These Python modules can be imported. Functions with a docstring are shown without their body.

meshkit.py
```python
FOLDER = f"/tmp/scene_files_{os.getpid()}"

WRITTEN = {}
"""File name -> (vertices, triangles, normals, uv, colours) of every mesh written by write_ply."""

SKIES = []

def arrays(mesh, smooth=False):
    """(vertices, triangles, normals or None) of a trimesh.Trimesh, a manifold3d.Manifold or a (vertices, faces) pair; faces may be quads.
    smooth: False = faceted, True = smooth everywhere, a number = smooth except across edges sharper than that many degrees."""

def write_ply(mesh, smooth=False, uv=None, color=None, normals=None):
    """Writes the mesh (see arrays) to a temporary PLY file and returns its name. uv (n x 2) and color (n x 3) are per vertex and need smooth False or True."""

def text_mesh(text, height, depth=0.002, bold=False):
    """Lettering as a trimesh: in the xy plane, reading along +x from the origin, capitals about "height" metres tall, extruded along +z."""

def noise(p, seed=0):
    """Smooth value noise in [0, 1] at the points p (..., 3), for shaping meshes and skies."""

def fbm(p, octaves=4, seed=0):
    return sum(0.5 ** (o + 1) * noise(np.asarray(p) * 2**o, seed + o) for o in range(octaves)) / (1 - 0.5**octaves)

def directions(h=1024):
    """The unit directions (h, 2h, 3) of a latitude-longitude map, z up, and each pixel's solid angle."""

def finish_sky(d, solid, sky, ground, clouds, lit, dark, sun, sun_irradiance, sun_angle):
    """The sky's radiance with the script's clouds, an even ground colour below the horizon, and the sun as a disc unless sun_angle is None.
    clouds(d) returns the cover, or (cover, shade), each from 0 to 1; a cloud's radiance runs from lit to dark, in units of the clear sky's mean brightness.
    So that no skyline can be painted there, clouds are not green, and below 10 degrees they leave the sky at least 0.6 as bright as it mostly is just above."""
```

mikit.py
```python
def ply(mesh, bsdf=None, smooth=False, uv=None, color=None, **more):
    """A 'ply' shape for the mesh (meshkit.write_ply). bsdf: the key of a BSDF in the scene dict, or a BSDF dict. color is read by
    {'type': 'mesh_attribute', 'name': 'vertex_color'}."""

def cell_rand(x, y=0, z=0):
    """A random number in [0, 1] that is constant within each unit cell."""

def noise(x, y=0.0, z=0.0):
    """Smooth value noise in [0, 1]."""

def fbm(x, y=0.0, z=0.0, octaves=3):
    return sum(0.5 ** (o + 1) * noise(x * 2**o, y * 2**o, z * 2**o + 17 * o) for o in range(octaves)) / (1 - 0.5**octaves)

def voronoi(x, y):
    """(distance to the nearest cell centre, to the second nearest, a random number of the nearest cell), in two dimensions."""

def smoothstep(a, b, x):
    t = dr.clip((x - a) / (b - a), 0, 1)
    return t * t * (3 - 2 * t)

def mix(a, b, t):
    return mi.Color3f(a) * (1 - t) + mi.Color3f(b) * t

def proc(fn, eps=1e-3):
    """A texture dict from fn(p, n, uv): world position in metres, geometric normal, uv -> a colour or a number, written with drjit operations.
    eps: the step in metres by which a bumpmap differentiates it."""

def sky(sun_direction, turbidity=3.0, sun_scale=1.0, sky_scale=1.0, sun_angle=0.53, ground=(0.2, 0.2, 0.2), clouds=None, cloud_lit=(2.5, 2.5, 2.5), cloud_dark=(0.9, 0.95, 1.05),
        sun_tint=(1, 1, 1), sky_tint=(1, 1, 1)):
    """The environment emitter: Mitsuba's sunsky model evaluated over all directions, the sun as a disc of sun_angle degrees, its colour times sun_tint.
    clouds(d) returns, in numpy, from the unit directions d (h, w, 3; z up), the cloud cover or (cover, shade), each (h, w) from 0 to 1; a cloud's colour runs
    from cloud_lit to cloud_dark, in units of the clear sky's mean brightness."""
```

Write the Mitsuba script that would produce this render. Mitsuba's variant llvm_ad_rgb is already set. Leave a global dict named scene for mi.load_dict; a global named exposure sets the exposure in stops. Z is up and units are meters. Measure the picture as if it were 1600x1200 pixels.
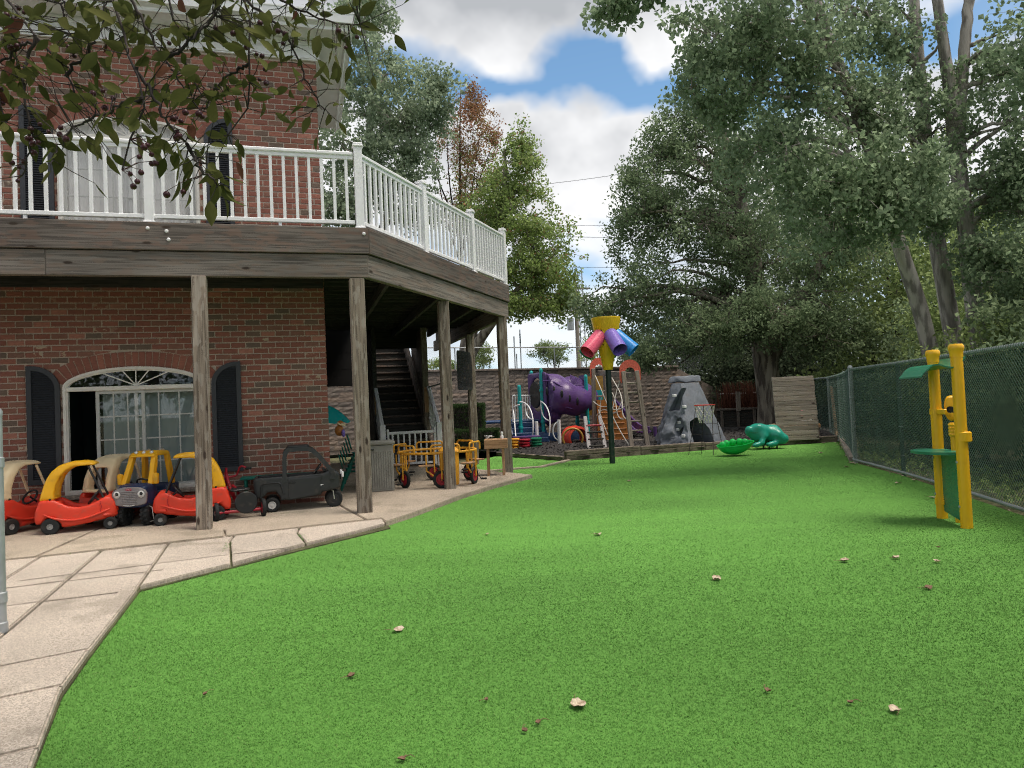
import math, random
import numpy as np, trimesh, shapely, drjit as dr, mitsuba as mi
import mikit, meshkit, manifold3d as m3
from shapely.geometry import Polygon, Point, LineString, box as sbox
from shapely import affinity
from mikit import fbm, noise, voronoi, cell_rand, smoothstep, mix, proc

T = mi.ScalarTransform4f
scene = {'type': 'scene'}
labels = {}
# ------------------------------------------------------------------ camera, sky, exposure
PITCH, ROLL = math.radians(1.65), math.radians(2.49)
EYE = np.array([0, 0, 1.35])
_F = np.array([0, math.cos(PITCH), math.sin(PITCH)])
_U0 = np.array([0, -math.sin(PITCH), math.cos(PITCH)])
_R0 = np.array([1.0, 0, 0])
_U = _U0 * math.cos(ROLL) + _R0 * math.sin(ROLL)
scene['camera'] = {'type': 'perspective', 'fov': 71.57, 'fov_axis': 'x', 'near_clip': 0.05, 'far_clip': 2000.0,
                   'to_world': T().look_at(origin=EYE.tolist(), target=(EYE + _F).tolist(), up=_U.tolist())}


def cloud_field(d):
    az = np.degrees(np.arctan2(d[..., 0], d[..., 1]))
    el = np.degrees(np.arcsin(np.clip(d[..., 2], -1, 1)))
    q = d / np.maximum(d[..., 2:3] + 0.22, 0.05)
    n1 = meshkit.fbm(np.stack([q[..., 0] * 1.3, q[..., 1] * 1.3, q[..., 2] * 0 + 3.3], -1), 5, 11)
    n2 = meshkit.fbm(d * 9.0, 5, 5)
    n3 = meshkit.fbm(d * 26.0, 5, 8)
    # a long blue gap between a grey bank above and white heaped clouds below, then broken cloud everywhere
    mid = 24.3 + 9.0 * (n2 - 0.5) - 0.05 * az
    half = 2.4 + 5.0 * (meshkit.fbm(d * 6.0, 3, 21) - 0.45)
    gap = np.clip((half - np.abs(el - mid)) / 1.8 + 1.0 * (n3 - 0.5), 0, 1) * np.clip((55 - np.abs(az + 2)) / 20, 0, 1)
    cover = np.clip((n1 - 0.36) * 7.0 + 0.5 * (n3 - 0.5), 0, 1)
    low = np.clip((14 - el) / 10, 0, 1)
    cover = np.maximum(cover * (1 - 0.25 * low), np.clip(1.15 - np.abs(el - 17) / 16, 0, 1) * np.clip((n2 - 0.30) * 6, 0, 1))
    cover = np.clip(np.maximum(cover, np.clip((el - 25) / 6, 0, 1) * np.clip((n1 - .25) * 9, 0, 1)) * (1 - gap) * 1.02, 0, 1)
    bank = np.clip((el - 25.5 - 5 * (n2 - .5)) / 5, 0, 1)
    shade = np.clip(0.20 + 1.7 * (n2 - 0.5) + 0.90 * bank - 0.7 * (n3 - .5), 0, 1)
    return cover, shade


scene['sky'] = mikit.sky([0.34, -0.12, 0.93], turbidity=3, sun_scale=0.42, sun_angle=26, sun_tint=(.92, .98, 1.10), sky_scale=0.85, clouds=cloud_field,
                         cloud_lit=(2.25, 2.25, 2.26), cloud_dark=(1.05, 1.09, 1.15), ground=(0.10, 0.16, 0.07))
exposure = 2.62

# ------------------------------------------------------------------ geometry helpers
rng = np.random.default_rng(7)


def unit(a):
    a = np.asarray(a, float)
    return a / max(np.linalg.norm(a), 1e-12)


class G:
    """Collects polygons: vertices, triangles and uv (metres along and across a piece, plus an offset that tells pieces apart)."""

    def __init__(self):
        self.V, self.F, self.UV, self.n = [], [], [], 0

    def add(self, v, f, uv=None):
        v = np.asarray(v, float).reshape(-1, 3)
        f = np.asarray(f, int)
        if f.ndim == 2 and f.shape[1] == 4:
            f = np.vstack([f[:, [0, 1, 2]], f[:, [0, 2, 3]]])
        self.V.append(v)
        self.F.append(f + self.n)
        self.UV.append(np.zeros((len(v), 2)) if uv is None else np.broadcast_to(np.asarray(uv, float), (len(v), 2)))
        self.n += len(v)
        return self

    def mesh(self, m, M=None, uv=None):
        if hasattr(m, 'to_mesh'):
            q = m.to_mesh()
            v, f = np.array(q.vert_properties[:, :3], float), np.array(q.tri_verts)
        elif isinstance(m, (tuple, list)):
            v, f = m
        else:
            v, f = np.array(m.vertices), np.array(m.faces)
        if M is not None:
            v = v @ np.asarray(M)[:3, :3].T + np.asarray(M)[:3, 3]
        return self.add(v, f, uv)

    def beam(self, p0, p1, w, h, up=(0, 0, 1), ch=0.004, off=None, taper=1.0):
        """A board from p0 to p1: w across, h along 'up', edges chamfered by ch."""
        p0, p1 = np.asarray(p0, float), np.asarray(p1, float)
        L = np.linalg.norm(p1 - p0)
        a = (p1 - p0) / max(L, 1e-9)
        u = np.asarray(up, float)
        u = u - a * (u @ a)
        if np.linalg.norm(u) < 1e-6:
            u = np.array([1.0, 0, 0]) - a * a[0]
        u = unit(u)
        s = np.cross(u, a)
        off = (rng.random() * 50, rng.random() * 50) if off is None else off
        ch = min(ch, w * 0.3, h * 0.3, L * 0.3)
        X = [s * w / 2, u * h / 2, a * L / 2]
        dims = [w / 2, h / 2, L / 2]
        c = (p0 + p1) / 2
        v, f, uv, idx = [], [], [], {}
        for k in range(3):
            i, j = (k + 1) % 3, (k + 2) % 3
            for sg in (-1, 1):
                for si, sj in ((-1, -1), (1, -1), (1, 1), (-1, 1)):
                    loc = [0, 0, 0]
                    loc[k] = sg
                    loc[i] = si * (1 - ch / dims[i])
                    loc[j] = sj * (1 - ch / dims[j])
                    tp = 1 + (taper - 1) * (loc[2] + 1) / 2
                    v.append(c + X[0] * loc[0] * tp + X[1] * loc[1] * tp + X[2] * loc[2])
                    x, y, z = loc[0] * dims[0], loc[1] * dims[1], loc[2] * dims[2]
                    uv.append((off[0] + z, off[1] + (y if k == 0 else x + w if k == 1 else y + 0.3 * x) + (k == 2) * 3))
                    key = [0, 0, 0]
                    key[k], key[i], key[j] = sg, si, sj
                    idx[(k, *key)] = len(v) - 1
                b = len(v) - 4
                q = [b, b + 1, b + 2, b + 3]
                f.append(q if sg > 0 else q[::-1])
        if ch > 1e-5:
            for k in range(3):                                        # the edges run along axis k
                i, j = (k + 1) % 3, (k + 2) % 3
                for si in (-1, 1):
                    for sj in (-1, 1):
                        e = []
                        for sk in (-1, 1):
                            key = [0, 0, 0]
                            key[k], key[i], key[j] = sk, si, sj
                            e.append((idx[(i, *key)], idx[(j, *key)]))
                        q = [e[0][0], e[0][1], e[1][1], e[1][0]]
                        f.append(q if si * sj < 0 else q[::-1])
            tri = []
            for sx in (-1, 1):
                for sy in (-1, 1):
                    for sz in (-1, 1):
                        t3 = [idx[(k, sx, sy, sz)] for k in range(3)]
                        tri.append(t3 if sx * sy * sz > 0 else t3[::-1])
            F = np.vstack([np.array(f)[:, [0, 1, 2]], np.array(f)[:, [0, 2, 3]], np.array(tri)])
        else:
            F = np.vstack([np.array(f)[:, [0, 1, 2]], np.array(f)[:, [0, 2, 3]]])
        return self.add(v, F, uv)

    def box(self, lo, hi, ch=0.004, off=None):
        lo, hi = np.minimum(lo, hi).astype(float), np.maximum(lo, hi).astype(float)
        d = hi - lo
        c = (lo + hi) / 2
        k = int(np.argmax(d))
        a = np.zeros(3)
        a[k] = d[k] / 2
        if k == 2:
            return self.beam(c - a, c + a, d[0], d[1], up=(0, 1, 0), ch=ch, off=off)
        return self.beam(c - a, c + a, d[1 - k], d[2], up=(0, 0, 1), ch=ch, off=off)

    def tube(self, pts, r, n=10, cap=True, closed=False, uvo=None):
        p = np.asarray(pts, float)
        m = len(p)
        r = np.broadcast_to(np.asarray(r, float), (m,))
        if closed:
            t = np.roll(p, -1, 0) - np.roll(p, 1, 0)
        else:
            t = np.gradient(p, axis=0)
        t = t / np.maximum(np.linalg.norm(t, axis=1, keepdims=True), 1e-9)
        u = np.cross(t[0], [0, 0, 1.0])
        if np.linalg.norm(u) < 0.1:
            u = np.cross(t[0], [0, 1.0, 0])
        u = unit(u)
        rings = []
        ang = np.arange(n) * 2 * np.pi / n
        for i in range(m):
            u = unit(u - t[i] * (u @ t[i]))
            w = np.cross(t[i], u)
            rings.append(p[i] + r[i] * (np.cos(ang)[:, None] * u + np.sin(ang)[:, None] * w))
        V = np.vstack(rings)
        L = np.concatenate([[0], np.cumsum(np.linalg.norm(np.diff(p, axis=0), axis=1))])
        o = (rng.random() * 50, rng.random() * 50) if uvo is None else uvo
        UV = np.stack([np.repeat(L, n) + o[0], np.tile(np.abs(ang - np.pi), m) * float(np.mean(r)) + o[1]], 1)
        k = np.arange(n)
        F = []
        for i in range(m if closed else m - 1):
            a, b = i * n, ((i + 1) % m) * n
            F.append(np.stack([a + k, a + (k + 1) % n, b + (k + 1) % n, b + k], 1))
        self.add(V, np.vstack(F), UV)
        if cap and not closed:
            for ring, sg, c in ((rings[0], -1, p[0]), (rings[-1], 1, p[-1])):
                tri = np.stack([np.full(n, n), k, (k + 1) % n], 1)
                self.add(np.vstack([ring, [c]]), tri if sg > 0 else tri[:, ::-1], o)
        return self

    def lathe(self, prof, n=20, M=None, c=(0, 0, 0)):
        pr = np.asarray(prof, float)
        ang = np.arange(n) * 2 * np.pi / n
        V = np.stack([pr[:, :1] * np.cos(ang), pr[:, :1] * np.sin(ang), np.repeat(pr[:, 1:2], n, 1)], -1).reshape(-1, 3)
        k = np.arange(n)
        F = np.vstack([np.stack([i * n + k, i * n + (k + 1) % n, (i + 1) * n + (k + 1) % n, (i + 1) * n + k], 1) for i in range(len(pr) - 1)])
        F = np.vstack([F[:, [0, 1, 2]], F[:, [0, 2, 3]]])
        A = V[F]
        F = F[np.linalg.norm(np.cross(A[:, 1] - A[:, 0], A[:, 2] - A[:, 0]), axis=1) > 1e-12]
        if M is not None:
            V = V @ np.asarray(M)[:3, :3].T + np.asarray(M)[:3, 3]
        return self.add(V + np.asarray(c), F)

    def prism(self, poly, z0, z1, M=None, uv=None):
        for g in getattr(poly, 'geoms', [poly]):
            if g.is_empty or g.area < 1e-7:
                continue
            m = trimesh.creation.extrude_polygon(g, z1 - z0, engine='earcut')
            m.apply_translation([0, 0, z0])
            self.mesh(m, M, uv)
        return self

    def get(self):
        return np.vstack(self.V), np.vstack(self.F), np.vstack(self.UV)


def uniq(key):
    if key not in scene:
        return key
    k = 1
    while f'{key}_{k:03d}' in scene:
        k += 1
    return f'{key}_{k:03d}'


_things = {}


def thing(name, label, cat, group=None):
    k = _things.get(name, -1) + 1
    _things[name] = k
    key = name if k == 0 else f'{name}_{k:03d}'
    labels[key] = {'label': label, 'category': cat}
    if group:
        labels[key]['group'] = group
    return key


def put(key, g, mat, smooth=False, M=None, label=None, kind=None):
    """One entry of the scene: the mesh collected in g, made of the material mat."""
    key = uniq(key)
    if isinstance(g, G):
        v, f, uv = g.get()
    else:
        v, f, uv = g
    if M is not None:
        v = v @ np.asarray(M)[:3, :3].T + np.asarray(M)[:3, 3]
    if mat in WOODS:
        uv = uv + np.array([1000.0 * WOODS[mat] + 100, 0])
        mat = 'm_wood'
    if mat in PLASTICS:
        (r, gr, bl), mat = PLASTICS[mat]
        uv = np.broadcast_to([math.floor(r * 255) + .01 + gr * .97, bl], (len(v), 2))
    m = trimesh.Trimesh(v, f, process=False)
    if not isinstance(smooth, bool):
        const = uv[0]
        m = trimesh.graph.smooth_shade(trimesh.Trimesh(v, f, process=True), angle=math.radians(smooth), facet_minarea=None)
        uv, smooth = np.broadcast_to(const, (len(m.vertices), 2)), True
    scene[key] = mikit.ply(m, mat, smooth=smooth, uv=uv)
    if label:
        labels.setdefault(key, {})['label'] = label
    if kind:
        labels.setdefault(key, {})['kind'] = kind
    return key


def frame(o, x, y=None, z=(0, 0, 1)):
    """4x4 matrix: origin o, axes x, y, z (y from z and x)."""
    x, z = unit(x), unit(z)
    y = np.cross(z, x) if y is None else unit(y)
    M = np.eye(4)
    M[:3, 0], M[:3, 1], M[:3, 2], M[:3, 3] = x, y, z, o
    return M


def rotz(a, o=(0, 0, 0)):
    return frame(o, (math.cos(a), math.sin(a), 0))


def rounded(m, it=6, L=0.03):
    """A closed shape with softened edges: refined to L metres, then smoothed."""
    q = m.refine_to_length(L).to_mesh()
    t = trimesh.Trimesh(np.array(q.vert_properties[:, :3], float), np.array(q.tri_verts), process=True)
    trimesh.smoothing.filter_laplacian(t, lamb=0.5, iterations=it)
    return t


def xsec(poly):
    return m3.CrossSection([np.asarray(g.exterior.coords)[:-1] for g in getattr(poly, 'geoms', [poly])] +
                           [np.asarray(r.coords)[:-1] for g in getattr(poly, 'geoms', [poly]) for r in g.interiors], m3.FillRule.EvenOdd)


def side_extrude(poly, w):
    """A shape whose outline in the xz plane is poly, w wide along y and centred."""
    return m3.Manifold.extrude(xsec(poly), w).translate([0, 0, -w / 2]).rotate([90, 0, 0])


def top_extrude(poly, z0, z1):
    return m3.Manifold.extrude(xsec(poly), z1 - z0).translate([0, 0, z0])


def front_extrude(poly, l0, l1):
    """Outline in the yz plane, from x = l0 to l1."""
    return m3.Manifold.extrude(xsec(poly), l1 - l0).rotate([90, 0, 90]).translate([l0, 0, 0])


def spline(pts, n=40):
    from scipy.interpolate import CubicSpline
    p = np.asarray(pts, float)
    t = np.concatenate([[0], np.cumsum(np.linalg.norm(np.diff(p, axis=0), axis=1))])
    return CubicSpline(t, p, axis=0)(np.linspace(0, t[-1], n))


# ------------------------------------------------------------------ materials
def rgb(*c):
    return {'type': 'rgb', 'value': list(c)}


def M_(name, base, rough=0.6, twos=True, bump=None, bscale=1.0, **kw):
    b = {'type': 'principled', 'base_color': rgb(*base) if isinstance(base, (tuple, list)) else base, 'roughness': rough, **kw}
    if bump is not None:
        b = {'type': 'bumpmap', 'arbitrary': bump, 'scale': bscale, 'bsdf': b}
    scene[name] = {'type': 'twosided', 'bsdf': b} if twos else b
    return name


def brick_color(p, n, uv):
    r, q = uv.x, uv.y
    c = mix((.325, .130, .092), (.25, .098, .071), smoothstep(.0, .35, q))
    c = mix(c, (.24, .115, .083), smoothstep(.62, .68, r))
    c = mix(c, (.155, .11, .085), smoothstep(.80, .84, r))
    c = mix(c, (.38, .165, .12), smoothstep(.93, .95, r))
    g = fbm(p.x * 40 + q * 90, p.y * 40, p.z * 60, octaves=3)
    c = c * (0.72 + 0.56 * g)
    spot = smoothstep(.60, .68, fbm(p.x * 14 + r * 50, p.y * 14 + q * 31, p.z * 18, octaves=3)) * smoothstep(.80, .93, noise(r * 977, q * 641))
    return mix(c, (.50, .42, .31), spot * .85)


def mortar_color(p, n, uv):
    return mix((.47, .40, .335), (.38, .32, .265), fbm(p.x * 22, p.y * 22, p.z * 22)) * (0.8 + 0.4 * noise(p.x * 160, p.y * 160, p.z * 160))


WOODS = {k: i for i, k in enumerate(('m_wood_post', 'm_wood_beam', 'm_wood_fascia', 'm_wood_dark', 'm_wood_tan', 'm_wood_grey', 'm_timber'))}
_WOOD = (((.235, .195, .155), (.082, .065, .050), (.31, .285, .25)), ((.205, .183, .163), (.085, .074, .065), (.19, .14, .11)),
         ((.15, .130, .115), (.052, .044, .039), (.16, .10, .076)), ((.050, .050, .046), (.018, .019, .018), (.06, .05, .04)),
         ((.40, .24, .13), (.25, .14, .075), (.42, .28, .17)), ((.30, .265, .23), (.15, .125, .105), (.25, .20, .16)),
         ((.17, .14, .11), (.055, .044, .034), (.25, .21, .17)))


def wood_color(p, n, uv):
    i = dr.floor(uv.x / 1000.0)
    u, v = uv.x - 1000.0 * i, uv.y

    def pick(k):
        c = mi.Color3f(*_WOOD[0][k])
        for j in range(1, len(_WOOD)):
            c = dr.select(i > j - .5, mi.Color3f(*_WOOD[j][k]), c)
        return c
    w = v + .012 * fbm(u * 2.2, v * 5, 1.0)
    grain = fbm(u * 2.5, w * 75, 2.0, octaves=3)
    fine = noise(u * 12, w * 330, 5.0)
    c = mix(pick(1), pick(0), smoothstep(.22, .72, grain) * .85 + .15 * fine)
    c = mix(c, pick(2), smoothstep(.52, .62, fbm(u * 7, v * 26, 9.0, octaves=3)) * .5)
    kd, _, kr = voronoi(u * 1.1, v * 3.2)
    c = mix(c, mi.Color3f(.035, .024, .017), smoothstep(.075, .03, kd) * smoothstep(.35, .45, kr))
    return c * (0.62 + 0.76 * fbm(u * .8, v * 1.3, 4.0))


def concrete_fn(a, b, tint, sc=1.0):
    def fn(p, n, uv):
        big = fbm(p.x * .9 + uv.x * 9, p.y * .9 + uv.y * 9, .5, octaves=3)
        c = mix(a, b, smoothstep(.3, .7, big))
        c = mix(c, tint, smoothstep(.5, .75, fbm(p.x * 1.7 + 9 + uv.x * 5, p.y * 2.6, 2.2)) * .55)
        d, _, k = voronoi(p.x * 130 * sc, p.y * 130 * sc)
        c = c * (0.66 + 0.55 * k) * (.9 + .2 * noise(p.x * 300, p.y * 300))
        dirt = smoothstep(.56, .75, fbm(p.x * 3.1 + 40, p.y * 3.1, 7.0, octaves=4))
        return mix(c, (.10, .085, .06), dirt * .35)
    return fn


def turf_color(p, n, uv):
    r = uv.x
    c = mix((.080, .218, .032), (.104, .254, .046), r)
    c = mix(c, (.15, .22, .06), smoothstep(.93, .97, r) * .6)
    big = fbm(p.x * .55, p.y * .55, 1.0)
    band = fbm(p.x * .45 + 3, p.y * 2.6, 4.0)
    return c * (.74 + .26 * big + .28 * band)


def turf_base(p, n, uv):
    c = mix((.070, .196, .029), (.092, .228, .038), noise(p.x * 70, p.y * 70))
    return c * (.75 + .3 * fbm(p.x * .55, p.y * .55, 1.0) + .25 * fbm(p.x * .45 + 3, p.y * 2.6, 4.0))


def block_color(p, n, uv):
    c = mix((.225, .188, .165), (.16, .137, .123), uv.x)
    c = mix(c, (.25, .195, .16), smoothstep(.75, .9, uv.y))
    return c * (.6 + .8 * fbm(p.x * 9 + uv.x * 60, p.y * 9, p.z * 13, octaves=4))


def bark_fn(a, b, vs=9.0):
    def fn(p, n, uv):
        w = fbm(p.x * vs + 2 * noise(p.z * 2, p.x * 3), p.y * vs, p.z * 1.6, octaves=4)
        c = mix(b, a, smoothstep(.35, .62, w))
        return c * (.75 + .5 * fbm(p.x * 2, p.y * 2, p.z * 1.1 + 4))
    return fn


PLASTICS = {}


def plastic_color(fade, dirt):
    def fn(p, n, uv):
        r = dr.floor(uv.x)
        col = mi.Color3f(r / 255.0, dr.maximum(uv.x - r - .01, 0) / .97, uv.y)
        col = col * (1 - fade / 2 + fade * fbm(p.x * 5, p.y * 5, p.z * 5 + 2))
        return mix(col, (.16, .12, .085), smoothstep(.55, .8, fbm(p.x * 13 + 7, p.y * 13, p.z * 13, octaves=4)) * dirt)
    return proc(fn)


def plastic(name, c, cls='worn'):
    PLASTICS[name] = (c, 'm_' + cls)


M_('m_worn', plastic_color(.26, .22), .40, specular=.45)
M_('m_clean', plastic_color(.10, .07), .33, specular=.45)
M_('m_dull', plastic_color(.5, .25), .72, specular=.3)
M_('m_brick', proc(brick_color), .85, bump=proc(lambda p, n, uv: fbm(p.x * 70, p.y * 70, p.z * 70), eps=2e-3), bscale=.0035)
M_('m_mortar', proc(mortar_color), .95)
M_('m_block', proc(block_color), .95, bump=proc(lambda p, n, uv: fbm(p.x * 22, p.y * 22, p.z * 22), eps=6e-3), bscale=.012)
M_('m_wood', proc(wood_color), .9)
plastic('m_white', (.80, .81, .83), 'clean')
plastic('m_trim', (.70, .68, .63), 'clean')
plastic('m_sash', (.46, .47, .45), 'clean')
M_('m_shutter', (.030, .034, .042), .45)
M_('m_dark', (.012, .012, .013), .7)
M_('m_interior', (.05, .075, .078), .9)
M_('m_curtain', (.62, .62, .60), .9)
M_('m_blind', (.20, .26, .26), .9)
M_('m_shingle', proc(lambda p, n, uv: mi.Color3f(.09, .08, .075) * (.6 + .8 * noise(p.x * 9, p.y * 9, p.z * 30))), .95)
M_('m_patio', proc(concrete_fn((.365, .312, .245), (.295, .25, .197), (.345, .29, .232))), .9)
M_('m_paver', proc(concrete_fn((.43, .375, .315), (.355, .31, .26), (.39, .335, .28))), .9)
M_('m_soil', proc(lambda p, n, uv: mix((.05, .04, .028), (.075, .085, .035), fbm(p.x * .4, p.y * .4)) * (.5 + fbm(p.x * 6, p.y * 6))), .98)
M_('m_mulch', proc(lambda p, n, uv: mi.Color3f(.022, .020, .020) * (.5 + 1.1 * noise(p.x * 38, p.y * 38, 1))), .95)
M_('m_mulch_chip', proc(lambda p, n, uv: mix((.018, .017, .018), (.055, .048, .046), uv.x)), .9)
M_('m_turf_base', proc(turf_base), .95)
M_('m_turf', proc(turf_color), .6, specular=.35)
scene['m_glass'] = {'type': 'thindielectric', 'int_ior': 1.5}
M_('m_galv', proc(lambda p, n, uv: mi.Color3f(.40, .43, .45) * (.72 + .5 * fbm(p.x * 9, p.y * 9, p.z * 9))), .5, metallic=.55)
M_('m_green_metal', (.030, .062, .052), .6)
M_('m_bark_oak', proc(bark_fn((.29, .26, .215), (.095, .08, .068), 11)), .95)
M_('m_bark_cotton', proc(bark_fn((.40, .37, .335), (.17, .155, .14), 13)), .95)
M_('m_bark_dark', proc(bark_fn((.055, .045, .042), (.022, .018, .017), 20)), .9)
plastic('m_red', (.72, .050, .022), 'worn')
plastic('m_red2', (.60, .042, .022), 'worn')
plastic('m_yellow', (.76, .40, .012), 'worn')
plastic('m_yellow_metal', (.74, .36, .035), 'worn')
plastic('m_beige', (.80, .66, .42), 'worn')
plastic('m_navy', (.014, .026, .075), 'worn')
plastic('m_blackpl', (.017, .018, .020), 'worn')
plastic('m_rubber', (.022, .022, .023), 'dull')
plastic('m_charcoal', (.030, .031, .033), 'worn')
plastic('m_greyplastic', (.23, .215, .22), 'worn')
plastic('m_boxgrey', (.26, .255, .23), 'dull')
plastic('m_darkred', (.34, .012, .028), 'worn')
plastic('m_teal', (.012, .36, .36), 'worn')
plastic('m_tealgreen', (.012, .19, .145), 'worn')
plastic('m_purple', (.095, .045, .175), 'worn')
plastic('m_blue', (.022, .06, .16), 'worn')
plastic('m_chute_pink', (.80, .13, .22), 'clean')
plastic('m_chute_purple', (.21, .14, .52), 'clean')
plastic('m_chute_blue', (.025, .26, .68), 'clean')
plastic('m_chute_green', (.01, .17, .085), 'worn')
plastic('m_funnel', (.80, .53, .02), 'clean')
plastic('m_coral', (.68, .13, .085), 'worn')
plastic('m_orange', (.42, .16, .035), 'worn')
plastic('m_ochre', (.42, .24, .05), 'worn')
plastic('m_rock', (.165, .185, .22), 'dull')
plastic('m_frog', (.018, .29, .215), 'clean')
plastic('m_shell', (.012, .50, .10), 'clean')
plastic('m_playgreen', (.020, .17, .095), 'clean')
plastic('m_playyellow', (.80, .44, .012), 'clean')
plastic('m_darkgreen_metal', (.012, .030, .026), 'worn')
M_('m_chrome', (.75, .76, .78), .18, metallic=.9)
M_('m_rope', (.62, .60, .55), .9)
M_('m_eye', (.80, .80, .79), .3)
plastic('m_wire', (.115, .18, .155), 'dull')
scene['m_screen'] = {'type': 'mask', 'opacity': .64, 'bsdf': {'type': 'twosided', 'bsdf': {'type': 'diffuse', 'reflectance': rgb(.007, .028, .021)}}}

# ------------------------------------------------------------------ the house frame: origin at the corner by the deck, s along the front, t backwards
COR = np.array([-2.718, 10.457, 0.0])
E1 = unit([.959, .284, 0])
MB = frame(COR, E1)


def Bw(s, t, z=0.0):
    return (MB @ np.array([s, t, z, 1.0]))[:3]


def setting(name, label, g, mat, M=None, smooth=False, kind='structure'):
    labels[name] = {'label': label, 'kind': kind}
    return put(name, g, mat, smooth, M)


# ------------------------------------------------------------------ ground, lawn, paving
LAWN = Polygon([(-1.96, 2.80), (-2.30, 3.56), (-2.50, 4.12), (-3.02, 5.67), (-2.57, 6.38), (-2.31, 6.90), (-2.13, 7.25), (-1.95, 7.53), (-1.76, 7.83), (-1.55, 8.22), (-1.33, 8.78), (-1.10, 9.50), (-.82, 10.40), (-.38, 11.50), (.30, 12.95),
                (-.75, 14.45), (-1.0, 17.6), (-.45, 18.95), (1.15, 16.40), (4.74, 17.85), (8.55, 18.75), (8.31, 18.3), (6.30, 13.3), (5.95, 11.0), (5.57, 9.25), (5.12, 7.25),
                (4.1, 2.5), (3.5, -.5), (-1.2, -.5)])
g = G()
gx = np.concatenate([[-900, -200, -60], np.linspace(-30, 40, 15), [70, 200, 900]])
V = np.array([[x, y, -.10] for y in gx for x in gx])
n_ = len(gx)
g.add(V, [[j * n_ + i, j * n_ + i + 1, (j + 1) * n_ + i + 1, (j + 1) * n_ + i] for j in range(n_ - 1) for i in range(n_ - 1)])
setting('ground', 'bare earth and thin grass around the playground', g, 'm_soil')
g = G().prism(LAWN, -.08, 0.0)
setting('lawn', 'bright green artificial turf lawn filling the yard', g, 'm_turf_base')


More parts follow.
